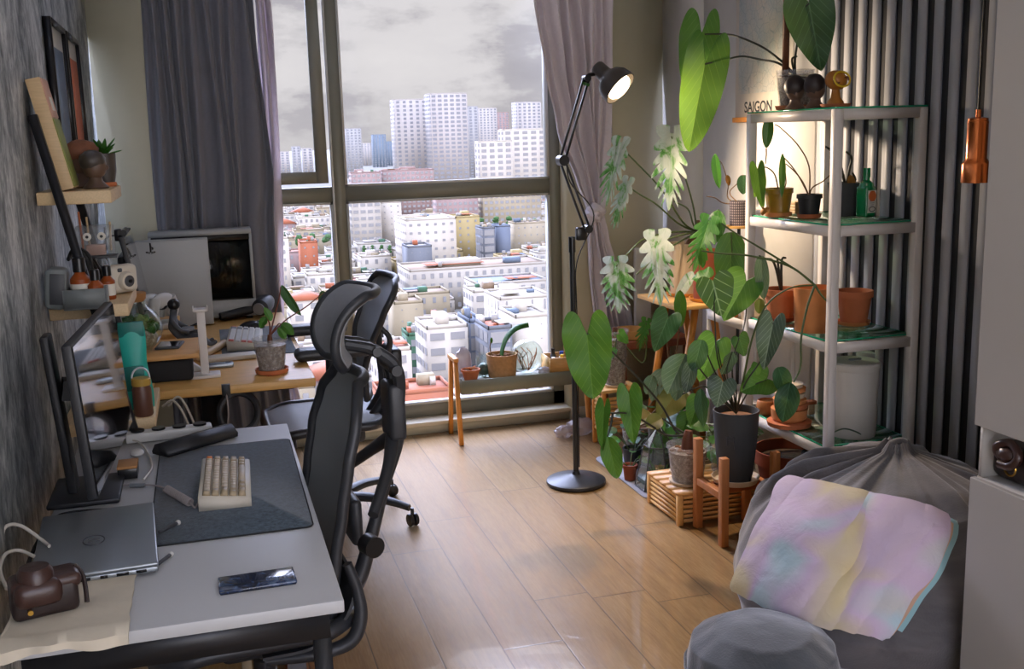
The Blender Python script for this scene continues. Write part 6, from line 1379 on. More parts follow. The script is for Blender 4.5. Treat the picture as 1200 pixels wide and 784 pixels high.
def thr(k):
    def fn(u, v):
        x, y = u*GN, v*GM; i, j = min(int(x), GN-1), min(int(y), GM-1); a, b = x-i, y-j
        p = grid_p[i, j]*(1-a)*(1-b)+grid_p[i+1, j]*a*(1-b)+grid_p[i, j+1]*(1-a)*b+grid_p[i+1, j+1]*a*b
        n = V((-.45, -.6, .66)); e = min(u, 1-u, v, 1-v); puff = min(1, e*12)
        cr = .010*NZ.noise(V((u*5+k, v*4, 1)))+.008*NZ.noise(V((u*11, v*3+u*6, k)))
        return p+n*(k+.014*puff+cr)
    return fn
t = thing('throw_blanket', 'folded pastel tie-dye blanket lying on the grey bean bag', 'blanket', bc+V((-.2, -.25, .3)))
MB().slab(thr(.012), 60, 46, 'tie_dye', .028).build('top_layer', t, 80)
f3_ = thr(.0)
MB().slab(lambda u, v: V(f3_(.3+.7*u, .02+v*.95))+V((.017*(.3+.7*u), -.002, .0)), 40, 34, 'tie_dye3', .01).build('middle_layer', t, 80)
plain('tie_dye3', (206, 168, 140), .9, var=.12, vs=5, sheen=.3)
f2 = thr(-.02)
MB().slab(lambda u, v: V(f2(.25+.75*u, .0+v*.93))+V((.034*(.25+.75*u), -.004, .002)), 40, 34, 'tie_dye2', .012).build('folded_layer', t, 80)
plain('tie_dye2', (150, 192, 196), .9, var=.12, vs=5, sheen=.3)
# round pouf
p0 = V((1.425, 2.47, 0)); q = p0
def pf(u, v):
    a = 2*pi*u; r = interp([(0, 0), (.15, .155), (.28, .2), (.45, .214), (.62, .202), (.8, .135), (.92, .06), (1, .0)], v); z = interp([(0, .0), (.15, .0), (.28, .05), (.45, .12), (.62, .19), (.8, .235), (.92, .248), (1, .252)], v)
    r *= 1+.02*NZ.noise(V((cos(a)*2, sin(a)*2, v*3)))+.012*sin(a*14+v*9)*min(1, v*2)*(v < .8)
    return (p0.x+r*cos(a), p0.y+r*sin(a), z+.012*NZ.noise(V((cos(a)*r*9, sin(a)*r*9, 5)))*(v > .2))
t = thing('pouf', 'round low grey plush pouf on the floor before the bean bag', 'pouf', p0); MB().grid(pf, 90, 40, 'pouf_grey', True).build('cushion', t, 80)
MB().tube([V(pf(k/60, .47))+V((.003*cos(2*pi*k/60), .003*sin(2*pi*k/60), 0)) for k in range(60)], .005, 'pouf_grey', 8, closed=True).build('piping', t)
# shaggy cushion between rack and bean bag
def cu_(u, v):
    a = 2*pi*u; r = .1*max(0., sin(pi*v))**.5; z = .16-.16*cos(pi*v); return (2.03+r*cos(a), 3.43+r*sin(a)*.9, max(0, z)*.95+.006*NZ.noise(V((cos(a)*20, sin(a)*20, v*30))))
tag(MB().grid(cu_, 50, 30, 'throw_grey', True).build('floor_cushion', None, 80), 'grey textured cushion on the floor between the rack and the bean bag', 'cushion')
# ---------------------------------------------------------------- plant corner: mat, stands, pots
MBm = MB(); pts = []
for cx_, cy_, a0 in ((2.25, 4.80, 0), (1.86, 4.80, 90), (1.86, 4.22, 180), (2.25, 4.22, 270)):
    for k in range(7): a = R(a0+15*k); pts.append((cx_+.05*cos(a), cy_+.05*sin(a)))
MBm.prism(pts, (0, 0, .0005), (1, 0, 0), (0, 1, 0), (0, 0, 1), .007, 'grey_mat'); tag(MBm.build('floor_mat', None, 0), 'grey mat on the floor under the plants', 'mat')
mz = .0078
# wooden slatted crate with the clear pot
kx0, kx1, ky0, ky1, kh = 1.803, 2.24, 3.83, 4.155, .132
t = thing('slatted_crate', 'pale bamboo slatted crate on the floor carrying clear pots', 'crate', (2.02, 3.99, 0))
for x in (kx0, kx1-.024):
    for y in (ky0, ky1-.024): MB().rbox((x+.012, y+.012, kh/2), (.024, .024, kh), 'bamboo', .002, 1).build('corner_post', t, 0)
for nm, lo, hi, mt in (('side_slats', (kx0+.004, ky0+.024), (kx0+.014, ky1-.024), 'bamboo'), ('side_slats', (kx1-.014, ky0+.024), (kx1-.004, ky1-.024), 'bamboo'), ('end_slats', (kx0+.024, ky0+.004), (kx1-.024, ky0+.014), 'bamboo_x'), ('end_slats', (kx0+.024, ky1-.014), (kx1-.024, ky1-.004), 'bamboo_x')):
    m = MB()
    for k in range(6): m.ab(lo+(.012+k*.0205,), hi+(.0245+k*.0205,), mt)
    m.build(nm, t, 0)
m = MB()
for k in range(5): m.ab((kx0, ky0+k*.0665, kh), (kx1, ky0+k*.0665+.058, kh+.01), 'bamboo_x')
m.build('top_slats', t, 0); kt = kh+.0105
# square four-legged stand with the charcoal pot
sx0, sx1, sy0, sy1 = 1.862, 2.118, 3.575, 3.80; lh = [.365, .365, .385, .35]
t = thing('plant_stand', 'four-legged brown wooden stand holding the tall charcoal pot', 'plant stand', (1.99, 3.69, 0))
for k, (x, y) in enumerate(((sx0, sy0), (sx1, sy0), (sx0, sy1), (sx1, sy1))): MB().rbox((x+(.016 if x == sx0 else -.016), y+(.0 if y == sy0 else .0), lh[k]/2), (.032, .032, lh[k]), 'teak', .003).build('leg', t)
cz_ = .205
MB().rbox(((sx0+sx1)/2, (sy0+sy1)/2+.024, cz_), (sx1-sx0-.06, .026, .03), 'teak_x', .002).rbox(((sx0+sx1)/2, (sy0+sy1)/2-.024, cz_), (sx1-sx0-.06, .026, .03), 'teak_x', .002).ab((sx0+.03, sy0-.01, cz_-.015), (sx0+.034, sy1+.01, cz_+.015), 'teak').ab((sx1-.034, sy0-.01, cz_-.015), (sx1-.03, sy1+.01, cz_+.015), 'teak').rbox((sx0+.016, (sy0+sy1)/2, cz_), (.026, sy1-sy0-.03, .03), 'teak', .002).rbox((sx1-.016, (sy0+sy1)/2, cz_), (.026, sy1-sy0-.03, .03), 'teak', .002).build('cross_bars', t)
wood('teak_x', (172, 92, 42), 0, .5, .12)
p = V((1.99, 3.69, cz_+.0155)); t = thing('potted_anthurium', 'tall charcoal pot of dark veined velvet leaves on the brown wooden stand', 'plant', p); cp = t
MB().lathe([(.085, 0), (.088, .004), (.097, .024), (.094, .025), (.085, .008), (0, .006)], p, 'ceramic_cream', 36, cap=False).build('saucer', t)
MB().lathe([(0, .008), (.062, .008), (.07, .04), (.083, .16), (.09, .26), (.092, .30), (.086, .30), (.082, .27), (0, .265)], p, 'pot_charcoal', 40, cap=False).build('pot', t)
MB().lathe([(.08, .272), (.04, .28), (0, .28)], p, 'soil_bark', 24).build('soil', t)
eb = MB(); e0 = p+V((-.058, -.063, .19)); en = V((-.66, -.75, 0)); et = V((.75, -.66, 0))
eb.tube([e0+et*x+V((0, 0, z)) for x, z in ((-.014, -.018), (-.014, .018), (.0, .022), (.014, .018), (.014, .004), (-.008, .004))], .0022, 'dark_grey', 6).tube([e0+et*x+V((0, 0, z)) for x, z in ((.014, .004), (.018, -.03))], .0022, 'dark_grey', 6).build('raised_mark', t)
s = p+V((0, 0, .285)); Y0 = 3.55
nd = (955, 334, 3.35)
VN = (-.42, -.85, .3)
PL(t, (835, 330), (846, 371), 44, 3.62, 'heart', 'leaf_velvet', n=(-.35, -.9, .25), droop=.05, fold=.15)
PL(t, (874, 330), (848, 376), 46, 3.74, 'heart', 'leaf_green', n=(-.35, -.85, .35), droop=.05)
PL(t, (822, 398), (813, 436), 24, 3.6, 'oval', 'leaf_dark', n=(-.3, -.9, .3)); PL(t, (838, 402), (820, 448), 40, 3.68, 'heart', 'leaf_green', n=(-.2, -.9, .4))
PL(t, (906, 378), (894, 434), 32, 3.42, 'heart', 'leaf_sheen', n=(-.6, -.75, .1), fold=.5); PL(t, (898, 445), (868, 458), 40, 3.5, 'heart', 'leaf_green', n=(-.3, -.8, .6))
PL(t, (847, 448), (840, 478), 34, 3.5, 'heart', 'leaf_sheen', n=(-.4, -.9, .2)); PL(t, (866, 396), (874, 418), 24, 3.55, 'heart', 'leaf_dark', n=(-.2, -.7, .7)); PL(t, (821, 455), (824, 502), 16, 3.52, 'lance', 'leaf_dark', n=(-.6, -.8, .2))
PL(t, (858, 412), (848, 440), 26, 3.52, 'oval', 'leaf_sheen', n=(.5, -.8, .2)); PL(t, (912, 430), (922, 462), 22, 3.34, 'oval', 'leaf_dark', n=(-.3, -.9, .2)); PL(t, (926, 448), (917, 496), 28, 3.33, 'lance', 'leaf_dark', n=(-.5, -.85, .2), fold=.4)
PL(t, (887, 440), (884, 424), 12, 3.5, 'oval', 'leaf_lime'); PL(t, (812, 420), (803, 462), 18, 3.62, 'lance', 'leaf_sheen', n=(-.5, -.8, .2))
PL(t, (803, 415), (782, 462), 34, 3.7, 'lance', 'leaf_silver', n=(-.2, -.8, .5), fold=.6)
stems(t, [[s, (872, 440, 3.5), (882, 395, 3.44), (898, 358, 3.4), (925, 338, 3.36), (955, 334, 3.35)], [(955, 334, 3.35), (935, 318, 3.4), (900, 296, 3.5), (860, 272, 3.66), (846, 262, 3.72)], [(955, 334, 3.35), (925, 312, 3.42), (880, 300, 3.52), (845, 297, 3.6), (822, 294, 3.64)], [(955, 334, 3.35), (946, 360, 3.34), (939, 395, 3.33), (938, 430, 3.33), (930, 448, 3.33)], [(955, 334, 3.35), (962, 345, 3.34), (972, 356, 3.33)]], 'stem_green', (.0045, .003))
stems(t, [[s, (842, 425, 3.6), (838, 380, 3.62), (836, 330, 3.63)], [s, (864, 420, 3.62), (874, 370, 3.72), (874, 330, 3.75)], [s, (835, 430, 3.62), (824, 400, 3.6)], [s, (846, 430, 3.65), (840, 402, 3.68)], [s, (872, 452, 3.5), (890, 425, 3.45), (904, 400, 3.43), (906, 378, 3.42)], [s, (858, 430, 3.54), (866, 396, 3.55)], [s, (880, 455, 3.52), (898, 445, 3.5)], [s, (852, 440, 3.52), (858, 412, 3.52)], [s, (830, 455, 3.58), (815, 455, 3.6), (800, 462, 3.65)], [s, (830, 445, 3.6), (812, 420, 3.62)], [s, (826, 440, 3.64), (815, 425, 3.68), (803, 415, 3.7)]], 'stem_dark', (.0035, .0025))
# clear pots on the crate
def clearpot(name, label, p, r0, r1, h, saucer='ceramic_cream', cat='plant'):
    t = thing(name, label, cat, p)
    MB().lathe([(r0*1.05, 0), (r0*1.15, .004), (r0*1.2, .014), (r0*1.1, .014), (0, .005)], p, saucer, 34, cap=False).build('saucer', t)
    MB().lathe([(r0, .008), (r1, h), (r1*1.05, h), (r1*1.05, h-.012), (r1*1.0, h-.014)], p, 'clear_pot', 36, cap=False).build('pot', t)
    MB().lathe([(0, .009), (r0*.96, .009), (r0*.96+(r1-r0)*.84, h*.84), (r1*.6, h*.87), (0, h*.88)], p, 'substrate', 34, cap=False).build('root_ball', t); b = MB(); rn = random.Random(int(p.x*100))
    for k in range(26): a = rn.random()*6.28; q = r1*.8*rn.random()**.5; b.ball(p+V((q*cos(a), q*sin(a), h*.875)), (r1*.14, r1*.1, r1*.07), 'soil_bark', 7, 5)
    b.build('bark', t); return t, p+V((0, 0, h*.88))
p = V((1.905, 3.955, kt)); t, s = clearpot('potted_philodendron', 'clear pot on the slatted crate with one huge bright heart leaf', p, .066, .086, .17)
MB().tube([s-V((0, 0, .02)), s+V((0, 0, .04)), s+V((.005, 0, .08))], [.03, .024, .016], 'dark_wood', 14, 6).build('trunk', t)
lf = (688, 388)
PL(t, (688, 392), (695, 468), 58, 4.0, 'gigas', 'leaf_bright', Yt=3.98, n=(-.45, -.8, .4), droop=.02, fold=.12)
PL(t, (737, 462), (742, 522), 30, 4.0, 'heart', 'leaf_bright', n=(-.5, -.8, .3), Yt=3.97); PL(t, (708, 478), (704, 530), 20, 4.0, 'heart', 'leaf_bright', n=(-.75, -.6, .1), Yt=3.97); PL(t, (712, 512), (722, 562), 26, 3.98, 'oval', 'leaf_bright', n=(-.6, -.75, .2), Yt=3.94); PL(t, (776, 490), (757, 500), 22, 4.02, 'lance', 'leaf_olive')
s2 = s+V((0, 0, .06))
stems(t, [[s2, (792, 505, 3.98), (775, 475, 3.99), (745, 440, 4.0), (715, 410, 4.0), (700, 394, 4.0), (688, 391, 4.0)], [s2, (782, 510, 3.99), (765, 500, 4.0), (745, 488, 4.0), (733, 484, 4.0), (718, 484, 4.0), (708, 484, 4.0)], [(733, 485, 4.0), (735, 474, 4.02), (737, 463, 4.01)], [(718, 484, 4.0), (716, 498, 3.99), (712, 512, 3.98)], [s2, (790, 500, 4.0), (776, 490, 4.02)]], 'stem_dark', (.0055, .0035))
p = V((1.925, 4.085, kt)); t, s = clearpot('plant_pot', 'smaller clear pot behind the large clear pot on the slatted crate', p, .036, .045, .13, cat='pot')
# faceted glass terrarium on the mat
p = V((1.93, 4.31, mz)); t = thing('terrarium', 'faceted glass terrarium standing on the grey mat before the crate', 'terrarium', p)
bs = [(.11*cos(R(a)), .11*sin(R(a))) for a in (-150, -95, -35, 30, 85, 150)]; tpz = .30
g_ = MB(); tops = [(x*.62+.0, y*.62) for x, y in bs]; ap = p+V((0, 0, tpz))
for k in range(6):
    a, b = bs[k], bs[(k+1) % 6]; c, d = tops[(k+1) % 6], tops[k]; A_, B_, C_, D_ = p+V((a[0], a[1], .005)), p+V((b[0], b[1], .005)), p+V((c[0], c[1], .2)), p+V((d[0], d[1], .2))
    g_.add([A_, B_, C_, D_], [(0, 1, 2, 3)], 'terr_glass'); g_.add([D_, C_, ap], [(0, 1, 2)], 'terr_glass')
g_.build('glass_panes', t, 0); fr = MB()
glass('terr_glass', (214, 226, 222), .14, .05)
for k in range(6):
    a, b = bs[k], bs[(k+1) % 6]; c, d = tops[(k+1) % 6], tops[k]; A_, B_, C_, D_ = p+V((a[0], a[1], .005)), p+V((b[0], b[1], .005)), p+V((c[0], c[1], .2)), p+V((d[0], d[1], .2))
    fr.tube([A_, B_], .0035, 'dark_grey', 6).tube([A_, D_], .003, 'dark_grey', 6).tube([D_, C_], .003, 'dark_grey', 6).tube([D_, ap], .003, 'dark_grey', 6)
fr.build('metal_frame', t); MB().lathe([(.09, .006), (.08, .04), (.04, .05), (0, .05)], p, 'grey_gravel', 20).build('gravel', t); plain('grey_gravel', (132, 134, 130), .9, var=.4, vs=80, bump=.6)
f = MB(); rn = random.Random(12)
for k in range(20): a = rn.random()*6.28; blade(f, p+V((.03*cos(a), .03*sin(a), .05)), (cos(a)*.5, sin(a)*.5, 1), rn.uniform(.05, .10), .02, ['leaf_green', 'leaf_lime'][k % 2], .4, 4)
f.build('foliage', t, 60)
# little pots on the mat
def bushy(name, label, p, r, h, m, lm_, n, L, w, seed, soil='soil', up=.9, kind='oval', cat='plant', **k):
    t, s = pot(name, label, p, r*.78, r, h, m, soil, cat=cat, **k); rn = random.Random(seed); st = []
    for i in range(n):
        a = i*2.4+rn.random()*.6; el = up*(.45+.75*rn.random()); d = V((cos(a)*cos(el), sin(a)*cos(el), sin(el))); b = s+V((r*.4*cos(a), r*.4*sin(a), 0)); e = b+d*L*rn.uniform(.35, .8)
        tipd = (d+V((0, 0, -.75))).normalized(); ll = L*rn.uniform(.45, .65)
        leaf(e, e+tipd*ll, w*rn.uniform(.8, 1.15), kind, lm_ if isinstance(lm_, str) else lm_[i % len(lm_)], t, n=d+V((-.4, -.6, .5)), seed=seed*31+i, droop=.15); st.append([b, (b+e)/2+V((0, 0, L*.1)), e])
    stems(t, st, 'stem_green', (.0025, .0018)); return t
bushy('potted_seedling', 'tiny terracotta pot with pale seedling at the grey mat edge', V((1.845, 4.45, mz)), .034, .075, 'terracotta_dark', 'leaf_lime', 5, .09, .035, 3, rim=1.08)
bushy('potted_peperomia', 'small navy pot with dark leaves behind the tiny terracotta pot', V((1.93, 4.62, mz)), .05, .10, 'pot_black', ['leaf_green', 'leaf_dark'], 9, .15, .06, 4)
bushy('potted_fern', 'low bushy green plant on the mat behind the glass terrarium', V((2.13, 4.30, mz)), .06, .12, 'ceramic_cream', ['leaf_silver', 'leaf_green', 'leaf_variegated'], 16, .2, .075, 6)
bushy('potted_peperomia', 'leafy green plant in clear pot behind the large crate pot', V((2.12, 4.06, kt)), .055, .13, 'clear_pot', ['leaf_green', 'leaf_bright', 'leaf_variegated'], 14, .17, .065, 8, soil='substrate')
bushy('potted_begonia', 'olive-leaved plant in grey pot in the middle of the plant corner', V((2.05, 4.56, mz)), .06, .24, 'mid_grey', ['leaf_olive', 'leaf_dark'], 9, .24, .12, 10, kind='heart')
# bamboo slatted stool behind, with tall clear pot
bx0_, bx1_, by0_, by1_, bh = 1.91, 2.12, 4.97, 5.13, .30
t = thing('bamboo_stool', 'bamboo slatted stool at the corner of the plant group by the window', 'stool', ((bx0_+bx1_)/2, (by0_+by1_)/2, 0))
for x in (bx0_, bx1_-.022):
    for y in (by0_, by1_-.022): MB().rbox((x+.011, y+.011, bh/2), (.022, .022, bh), 'pine_orange', .003).build('leg', t)
m = MB()
for k in range(9): m.rbox((bx0_+.011, (by0_+by1_)/2, .09+k*.022), (.014, by1_-by0_-.044, .016), 'bamboo', .004, 2).rbox(((bx0_+bx1_)/2, by0_+.011, .09+k*.022), (bx1_-bx0_-.044, .014, .016), 'bamboo_x', .004, 2)
m.build('side_slats', t); MB().rbox(((bx0_+bx1_)/2, (by0_+by1_)/2, bh+.008), (bx1_-bx0_+.01, by1_-by0_+.01, .016), 'bamboo', .003).build('top', t)
p = V((2.015, 5.05, bh+.0165)); t, s = clearpot('potted_monstera', 'tall cloudy clear tube pot on the bamboo stool with small green leaves', p, .052, .068, .30)
PL(t, (726, 392), (738, 402), 16, 4.95, 'heart', 'leaf_green'); PL(t, (757, 378), (748, 412), 20, 4.95, 'monstera', 'leaf_bright', n=(-.6, -.7, .3)); PL(t, (722, 408), (712, 420), 10, 4.95, 'oval', 'leaf_green')
MB().tube([s-V((0, 0, .01)), s+V((0, 0, .05))], [.016, .012], 'dark_wood', 10).build('trunk', t)
stems(t, [[s+V((0, 0, .04)), (722, 415, 4.97), (722, 400, 4.96), (726, 392, 4.95)], [s+V((0, 0, .04)), (718, 420, 4.96), (722, 408, 4.95)], [s+V((0, 0, .02)), (752, 425, 4.97), (758, 400, 4.96), (757, 378, 4.95)]], 'stem_green', (.004, .003))
# low red-brown side table with curtain end and books
tz = .52
t = thing('side_table', 'low red-brown wooden side table behind the plants', 'table', (2.2, 5.3, 0))
MB().rbox((2.30, 5.32, tz-.02), (.44, .34, .04), 'dark_red_wood', .004).build('tabletop', t); wood('dark_red_wood', (132, 70, 44), 0, .45, .1)
for x in (2.11, 2.49):
    for y in (5.18, 5.46): MB().rbox((x, y, (tz-.04)/2), (.036, .036, tz-.04), 'dark_red_wood', .003).build('leg', t)
tag(MB().lathe([(.085, 0), (.092, .005), (.098, .05), (.092, .05), (.086, .012), (0, .01)], (2.2, 5.28, tz), 'bamboo', 36, cap=False).build('wooden_tray'), 'round pale wooden tray under the curtain end on the side table', 'tray')
tag(MB().rbox((ony(753, 370, 5.44).x, 5.44, tz+.24), (.1, .03, .47), 'white_plastic', .01, 3).build('white_board'), 'white upright board standing behind the tied curtain on the side table', 'board')
# orange wooden trestle with white wire rack
t = thing('trestle', 'orange wooden folding trestle carrying the ceramic pots', 'stand', (2.32, 4.78, 0)); th = .80
for y, s_ in ((4.62, 1), (4.95, 1)):
    for sx in (-1, 1): MB().bar((2.31+sx*.17, y, 0), (2.31+sx*.045, y, th-.02), .03, .022, 'pine_orange', (0, 1, 0)).build('leg', t, 0)
    MB().bar((2.31-.12, y, .32), (2.31+.12, y, .32), .022, .03, 'pine_orange', (0, 1, 0)).build('cross_bar', t, 0)
MB().rbox((2.31, 4.785, th-.009), (.36, .47, .02), 'bamboo', .003).build('top_board', t)
bt = th+.0015
p = PX(803, 4.88, bt); p.x = min(p.x, 2.44); t, s = pot('potted_monstera', 'variegated monstera in a tall cream ceramic pot on the orange trestle', p, .075, .092, .26, 'ceramic_cream', 'soil_bark', saucer='pine_orange')
mo = t; nd = ony(817, 272, 4.85)
MB().tube([s-V((0, 0, .01)), s.lerp(nd, .5)+V((0, 0, .01)), nd, nd+V((.005, 0, .06))], [.02, .02, .014, .008], 'stem_brown', 10, 6).build('trunk', t)
n0 = (-.5, -.8, .35)
PL(t, (727, 172), (707, 240), 36, 4.72, 'monstera', 'leaf_variegated', Yt=4.68, n=(-.7, -.6, .3)); PL(t, (735, 216), (716, 268), 26, 4.76, 'monstera', 'leaf_variegated', n=(-.75, -.6, .2))
PL(t, (787, 162), (784, 246), 52, 4.7, 'monstera', 'leaf_variegated', Yt=4.64, n=(-.35, -.85, .35)); PL(t, (722, 310), (725, 368), 52, 4.7, 'monstera', 'leaf_variegated', Yt=4.66, n=(-.5, -.8, .3))
PL(t, (770, 282), (774, 360), 50, 4.58, 'monstera', 'leaf_variegated', Yt=4.52, n=(-.4, -.8, .4)); PL(t, (830, 262), (812, 318), 36, 4.5, 'monstera', 'leaf_green', Yt=4.46, n=(-.5, -.8, .3)); PL(t, (842, 246), (838, 286), 22, 4.5, 'lance', 'leaf_variegated', n=(-.4, -.9, .1)); PL(t, (812, 318), (790, 352), 14, 4.48, 'lance', 'leaf_variegated', n=(-.6, -.7, .2)); PL(t, (822, 290), (824, 315), 10, 4.46, 'lance', 'leaf_lime')
stems(t, [[nd, (800, 260, 4.82), (775, 222, 4.78), (750, 195, 4.75), (727, 172, 4.72)], [nd, (795, 262, 4.83), (770, 240, 4.8), (750, 228, 4.78), (735, 218, 4.76)], [nd, (812, 240, 4.8), (802, 205, 4.75), (792, 175, 4.71), (787, 160, 4.7)], [nd, (790, 272, 4.8), (755, 280, 4.75), (735, 298, 4.72), (722, 312, 4.7)], [nd, (800, 275, 4.7), (783, 280, 4.62), (770, 284, 4.58)], [nd, (812, 262, 4.75), (806, 245, 4.8), (790, 236, 4.82)], [nd, (822, 268, 4.65), (830, 262, 4.5)], [nd, (835, 255, 4.6), (842, 246, 4.5)], [nd, (785, 290, 4.75), (765, 305, 4.72), (745, 322, 4.7)]], 'stem_green', (.005, .0035))
p = PX(832, 4.665, bt); p.x = min(p.x, 2.41); pot('clay_pot', 'large brown clay pot beside the cream ceramic pot on the trestle', p, .08, .09, .24, 'terracotta_dark', 'soil', cat='pot', saucer='pine_orange')
# white tray rack
wz = ony(825, 375, 4.30).z; wx0, wx1, wy0, wy1 = 2.225, 2.47, 4.06, 4.40
t = thing('tray_rack', 'white metal tray rack with rounded handle beside the display rack', 'rack', (2.31, 4.3, 0))
for x in (wx0, wx1):
    for y in (wy0, wy1): MB().tube([(x, y, 0), (x, y, wz)], .009, 'white_metal', 10).build('leg', t)
for z in (wz, .4):
    MB().ab((wx0, wy0, z-.012), (wx1, wy1, z), 'white_metal').ab((wx0-.008, wy0-.008, z-.014), (wx1+.008, wy0, z+.03), 'white_metal').ab((wx0-.008, wy1, z-.014), (wx1+.008, wy1+.008, z+.03), 'white_metal').ab((wx0-.008, wy0, z-.014), (wx0, wy1, z+.03), 'white_metal').ab((wx1, wy0, z-.014), (wx1+.008, wy1, z+.03), 'white_metal').build('tray', t, 0)
MB().tube([(wx0, wy0-.006, wz+.01), (wx0, wy0-.01, wz+.06), (wx0+.03, wy0-.012, wz+.085), (wx0+.12, wy0-.012, wz+.09), (wx0+.16, wy0-.01, wz+.05), (wx0+.16, wy0-.006, wz)], .006, 'white_metal', 8, 6).build('handle', t)
p = V((2.29, 4.335, wz+.0005)); bushy('potted_begonia', 'broad green leaves in clay pot on the white tray rack', p, .06, .11, 'terracotta_pale', ['leaf_green'], 5, .16, .12, 14, kind='heart')
t = thing('potted_philodendron', 'tall pale pot with one upright broad lime leaf on the white tray rack', 'plant', (2.33, 4.17, wz+.0005)); p = V((2.33, 4.17, wz+.0005))
t_, s = pot('plant_pot', None, p, .05, .062, .11, 'ceramic_cream', 'soil'); 
for ch in list(t_.children): ch.parent = t
bpy.data.objects.remove(t_)
PL(t, (857, 272), (856, 346), 38, 4.2, 'oval', 'leaf_bright', n=(-.4, -.88, .2), droop=.0, fold=.1); stems(t, [[s, (862, 345, 4.21), (858, 300, 4.2), (857, 272, 4.2)]])
# woven pot with thin plant on a slim pole stand
wp = V((0, 0, 0)); wzz = ony(864, 266, 4.42).z; p = PX(866, 4.50, wzz); p.x = min(p.x, 2.45)
t = thing('pole_stand', 'slim dark pole stand against the pale wall holding the woven pot', 'plant stand', (p.x, p.y, 0)); MB().cyl((p.x, p.y, 0), .08, .012, 'black_metal', 30).build('base', t); MB().cyl((p.x, p.y, .01), .008, wzz-.022, 'black_metal', 12).build('pole', t); MB().lathe([(0, 0), (.066, 0), (.068, .01), (0, .01)], (p.x, p.y, wzz-.0115), 'bamboo', 30, cap=False).build('plate', t)
t, s = pot('potted_philodendron', 'small purple-grey woven pot with thin curled leaves on the pole stand', p, .044, .046, .115, 'woven_grey', 'soil')
def _woven(m):
    g = G(m); sp = g.n('SeparateXYZ', {0: g.coord('Object')}); a = g.math('ARCTAN2', sp.outputs[1], sp.outputs[0])
    f = g.math('MULTIPLY', g.math('SINE', g.math('ADD', g.math('MULTIPLY', a, 14.), g.math('MULTIPLY', sp.outputs[2], 260.))), g.math('SINE', g.math('SUBTRACT', g.math('MULTIPLY', a, 14.), g.math('MULTIPLY', sp.outputs[2], 260.))))
    g.end(g.pbr(col=g.mix(g.rng(f, .1, .4, 0, 1), lin((66, 58, 66)), lin((150, 138, 140))), rough=.6))
_DEF['woven_grey'] = _woven
PL(t, (838, 180), (842, 222), 11, 4.55, 'lance', 'leaf_green', n=(-.7, -.7, 0), fold=.6); PL(t, (871, 205), (871, 228), 14, 4.5, 'oval', 'leaf_dark'); PL(t, (852, 205), (855, 218), 6, 4.55, 'lance', 'dry_leaf')
stems(t, [[s, (853, 232, 4.58), (853, 215, 4.56), (846, 192, 4.55), (840, 188, 4.55)], [s, (855, 226, 4.55), (864, 215, 4.52), (871, 205, 4.5)], [s, (848, 238, 4.55), (838, 232, 4.5), (828, 230, 4.46)]], 'stem_brown', (.003, .002))
# mid-ground filler plants whose leaves fill the corner
t, s = clearpot('potted_philodendron', 'dark-leaved climbing plant in clear pot between crate and trestle', V((2.01, 4.76, mz)), .06, .075, .17)
for b_, tp_, w_, Y_, kd, m_, n_ in (((783, 372), (766, 412), 34, 4.4, 'heart', 'leaf_dark', (-.5, -.8, .3)), ((797, 340), (797, 384), 15, 4.4, 'lance', 'leaf_lime', (-.6, -.75, .2)), ((778, 432), (762, 470), 22, 4.3, 'lance', 'leaf_silver', (-.6, -.6, .4)), ((765, 440), (757, 462), 16, 4.25, 'oval', 'leaf_silver', (-.5, -.8, .3)), ((792, 462), (770, 492), 36, 4.25, 'heart', 'leaf_olive', (-.2, -.7, .6)), ((800, 432), (790, 470), 22, 4.1, 'oval', 'leaf_silver', (-.7, -.6, .3)), ((818, 470), (808, 500), 26, 4.1, 'heart', 'leaf_green', (-.3, -.7, .6)), ((780, 502), (766, 525), 26, 4.35, 'heart', 'leaf_green', (-.2, -.6, .7)), ((806, 490), (795, 515), 24, 4.2, 'heart', 'leaf_bright', (-.2, -.6, .7))):
    PL(t, b_, tp_, w_, Y_, kd, m_, n=n_)
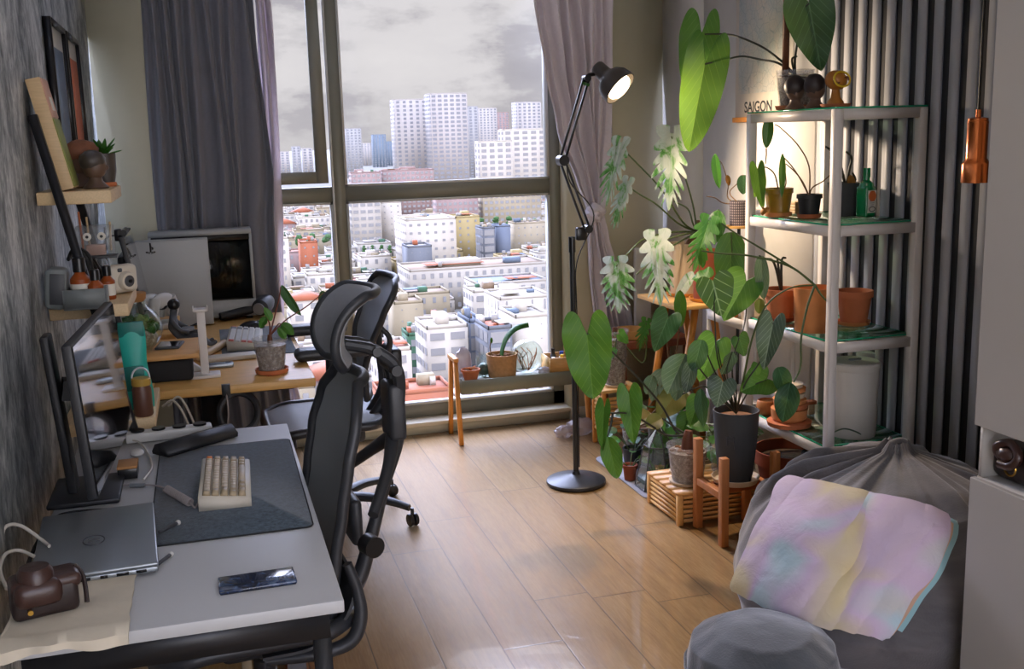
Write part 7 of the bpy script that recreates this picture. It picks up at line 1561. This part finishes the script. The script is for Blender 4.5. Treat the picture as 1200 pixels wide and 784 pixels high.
stems(t, [[s, (780, 440, 4.6), (782, 400, 4.5), (783, 372, 4.4)], [s, (790, 420, 4.6), (797, 340, 4.4)], [s, (790, 470, 4.5), (784, 445, 4.4), (778, 432, 4.3)], [s, (790, 480, 4.5), (792, 462, 4.25)], [s, (795, 470, 4.5), (800, 432, 4.1)], [s, (805, 480, 4.4), (818, 470, 4.1)], [s, (775, 470, 4.4), (765, 440, 4.25)], [s, (785, 510, 4.5), (780, 502, 4.35)], [s, (800, 500, 4.4), (806, 490, 4.2)]], 'stem_brown', (.004, .003))
# the plant on the wooden desk
p = onz(320, 440, WZ)+V((-.0, .045, 0)); t = thing('potted_begonia', 'clear pot with thin red-stemmed plant on a terracotta saucer at the wooden desk corner', 'plant', p)
MB().lathe([(.048, 0), (.06, .005), (.063, .02), (.058, .02), (.054, .008), (0, .007)], p, 'terracotta', 34, cap=False).build('saucer', t)
MB().lathe([(.047, .008), (.063, .135), (.067, .136), (.067, .125), (.062, .122)], p, 'clear_pot', 36, cap=False).build('pot', t); MB().lathe([(0, .009), (.045, .009), (.0575, .11), (.03, .114), (0, .115)], p, 'substrate', 32, cap=False).build('root_ball', t)
s = p+V((0, 0, .113)); yd = p.y
MB().tube([s, s+V((0, 0, .035))], [.012, .008], 'dark_wood', 10).build('trunk', t); s = s+V((0, 0, .03))
PL(t, (330, 334), (352, 372), 13, yd, 'lance', 'leaf_dark', n=(-.6, -.8, .1), fold=.6); PL(t, (379, 341), (376, 360), 10, yd+.02, 'oval', 'leaf_dark', n=(-.5, -.8, .2)); PL(t, (312, 372), (304, 384), 10, yd-.02, 'oval', 'leaf_bright'); PL(t, (330, 380), (345, 392), 13, yd-.02, 'oval', 'leaf_bright'); PL(t, (318, 376), (310, 360), 9, yd, 'lance', 'leaf_green'); PL(t, (326, 384), (336, 398), 10, yd-.03, 'lance', 'leaf_green')
stems(t, [[s, (322, 370, yd), (327, 350, yd), (329, 336, yd)], [s, (335, 375, yd), (358, 360, yd+.01), (379, 343, yd+.02)], [s, (316, 380, yd), (312, 372, yd-.02)], [s, (326, 380, yd-.01), (330, 380, yd-.02)]], 'red_stem', (.0028, .002)); plain('red_stem', (120, 62, 44), .5)
finish_materials()
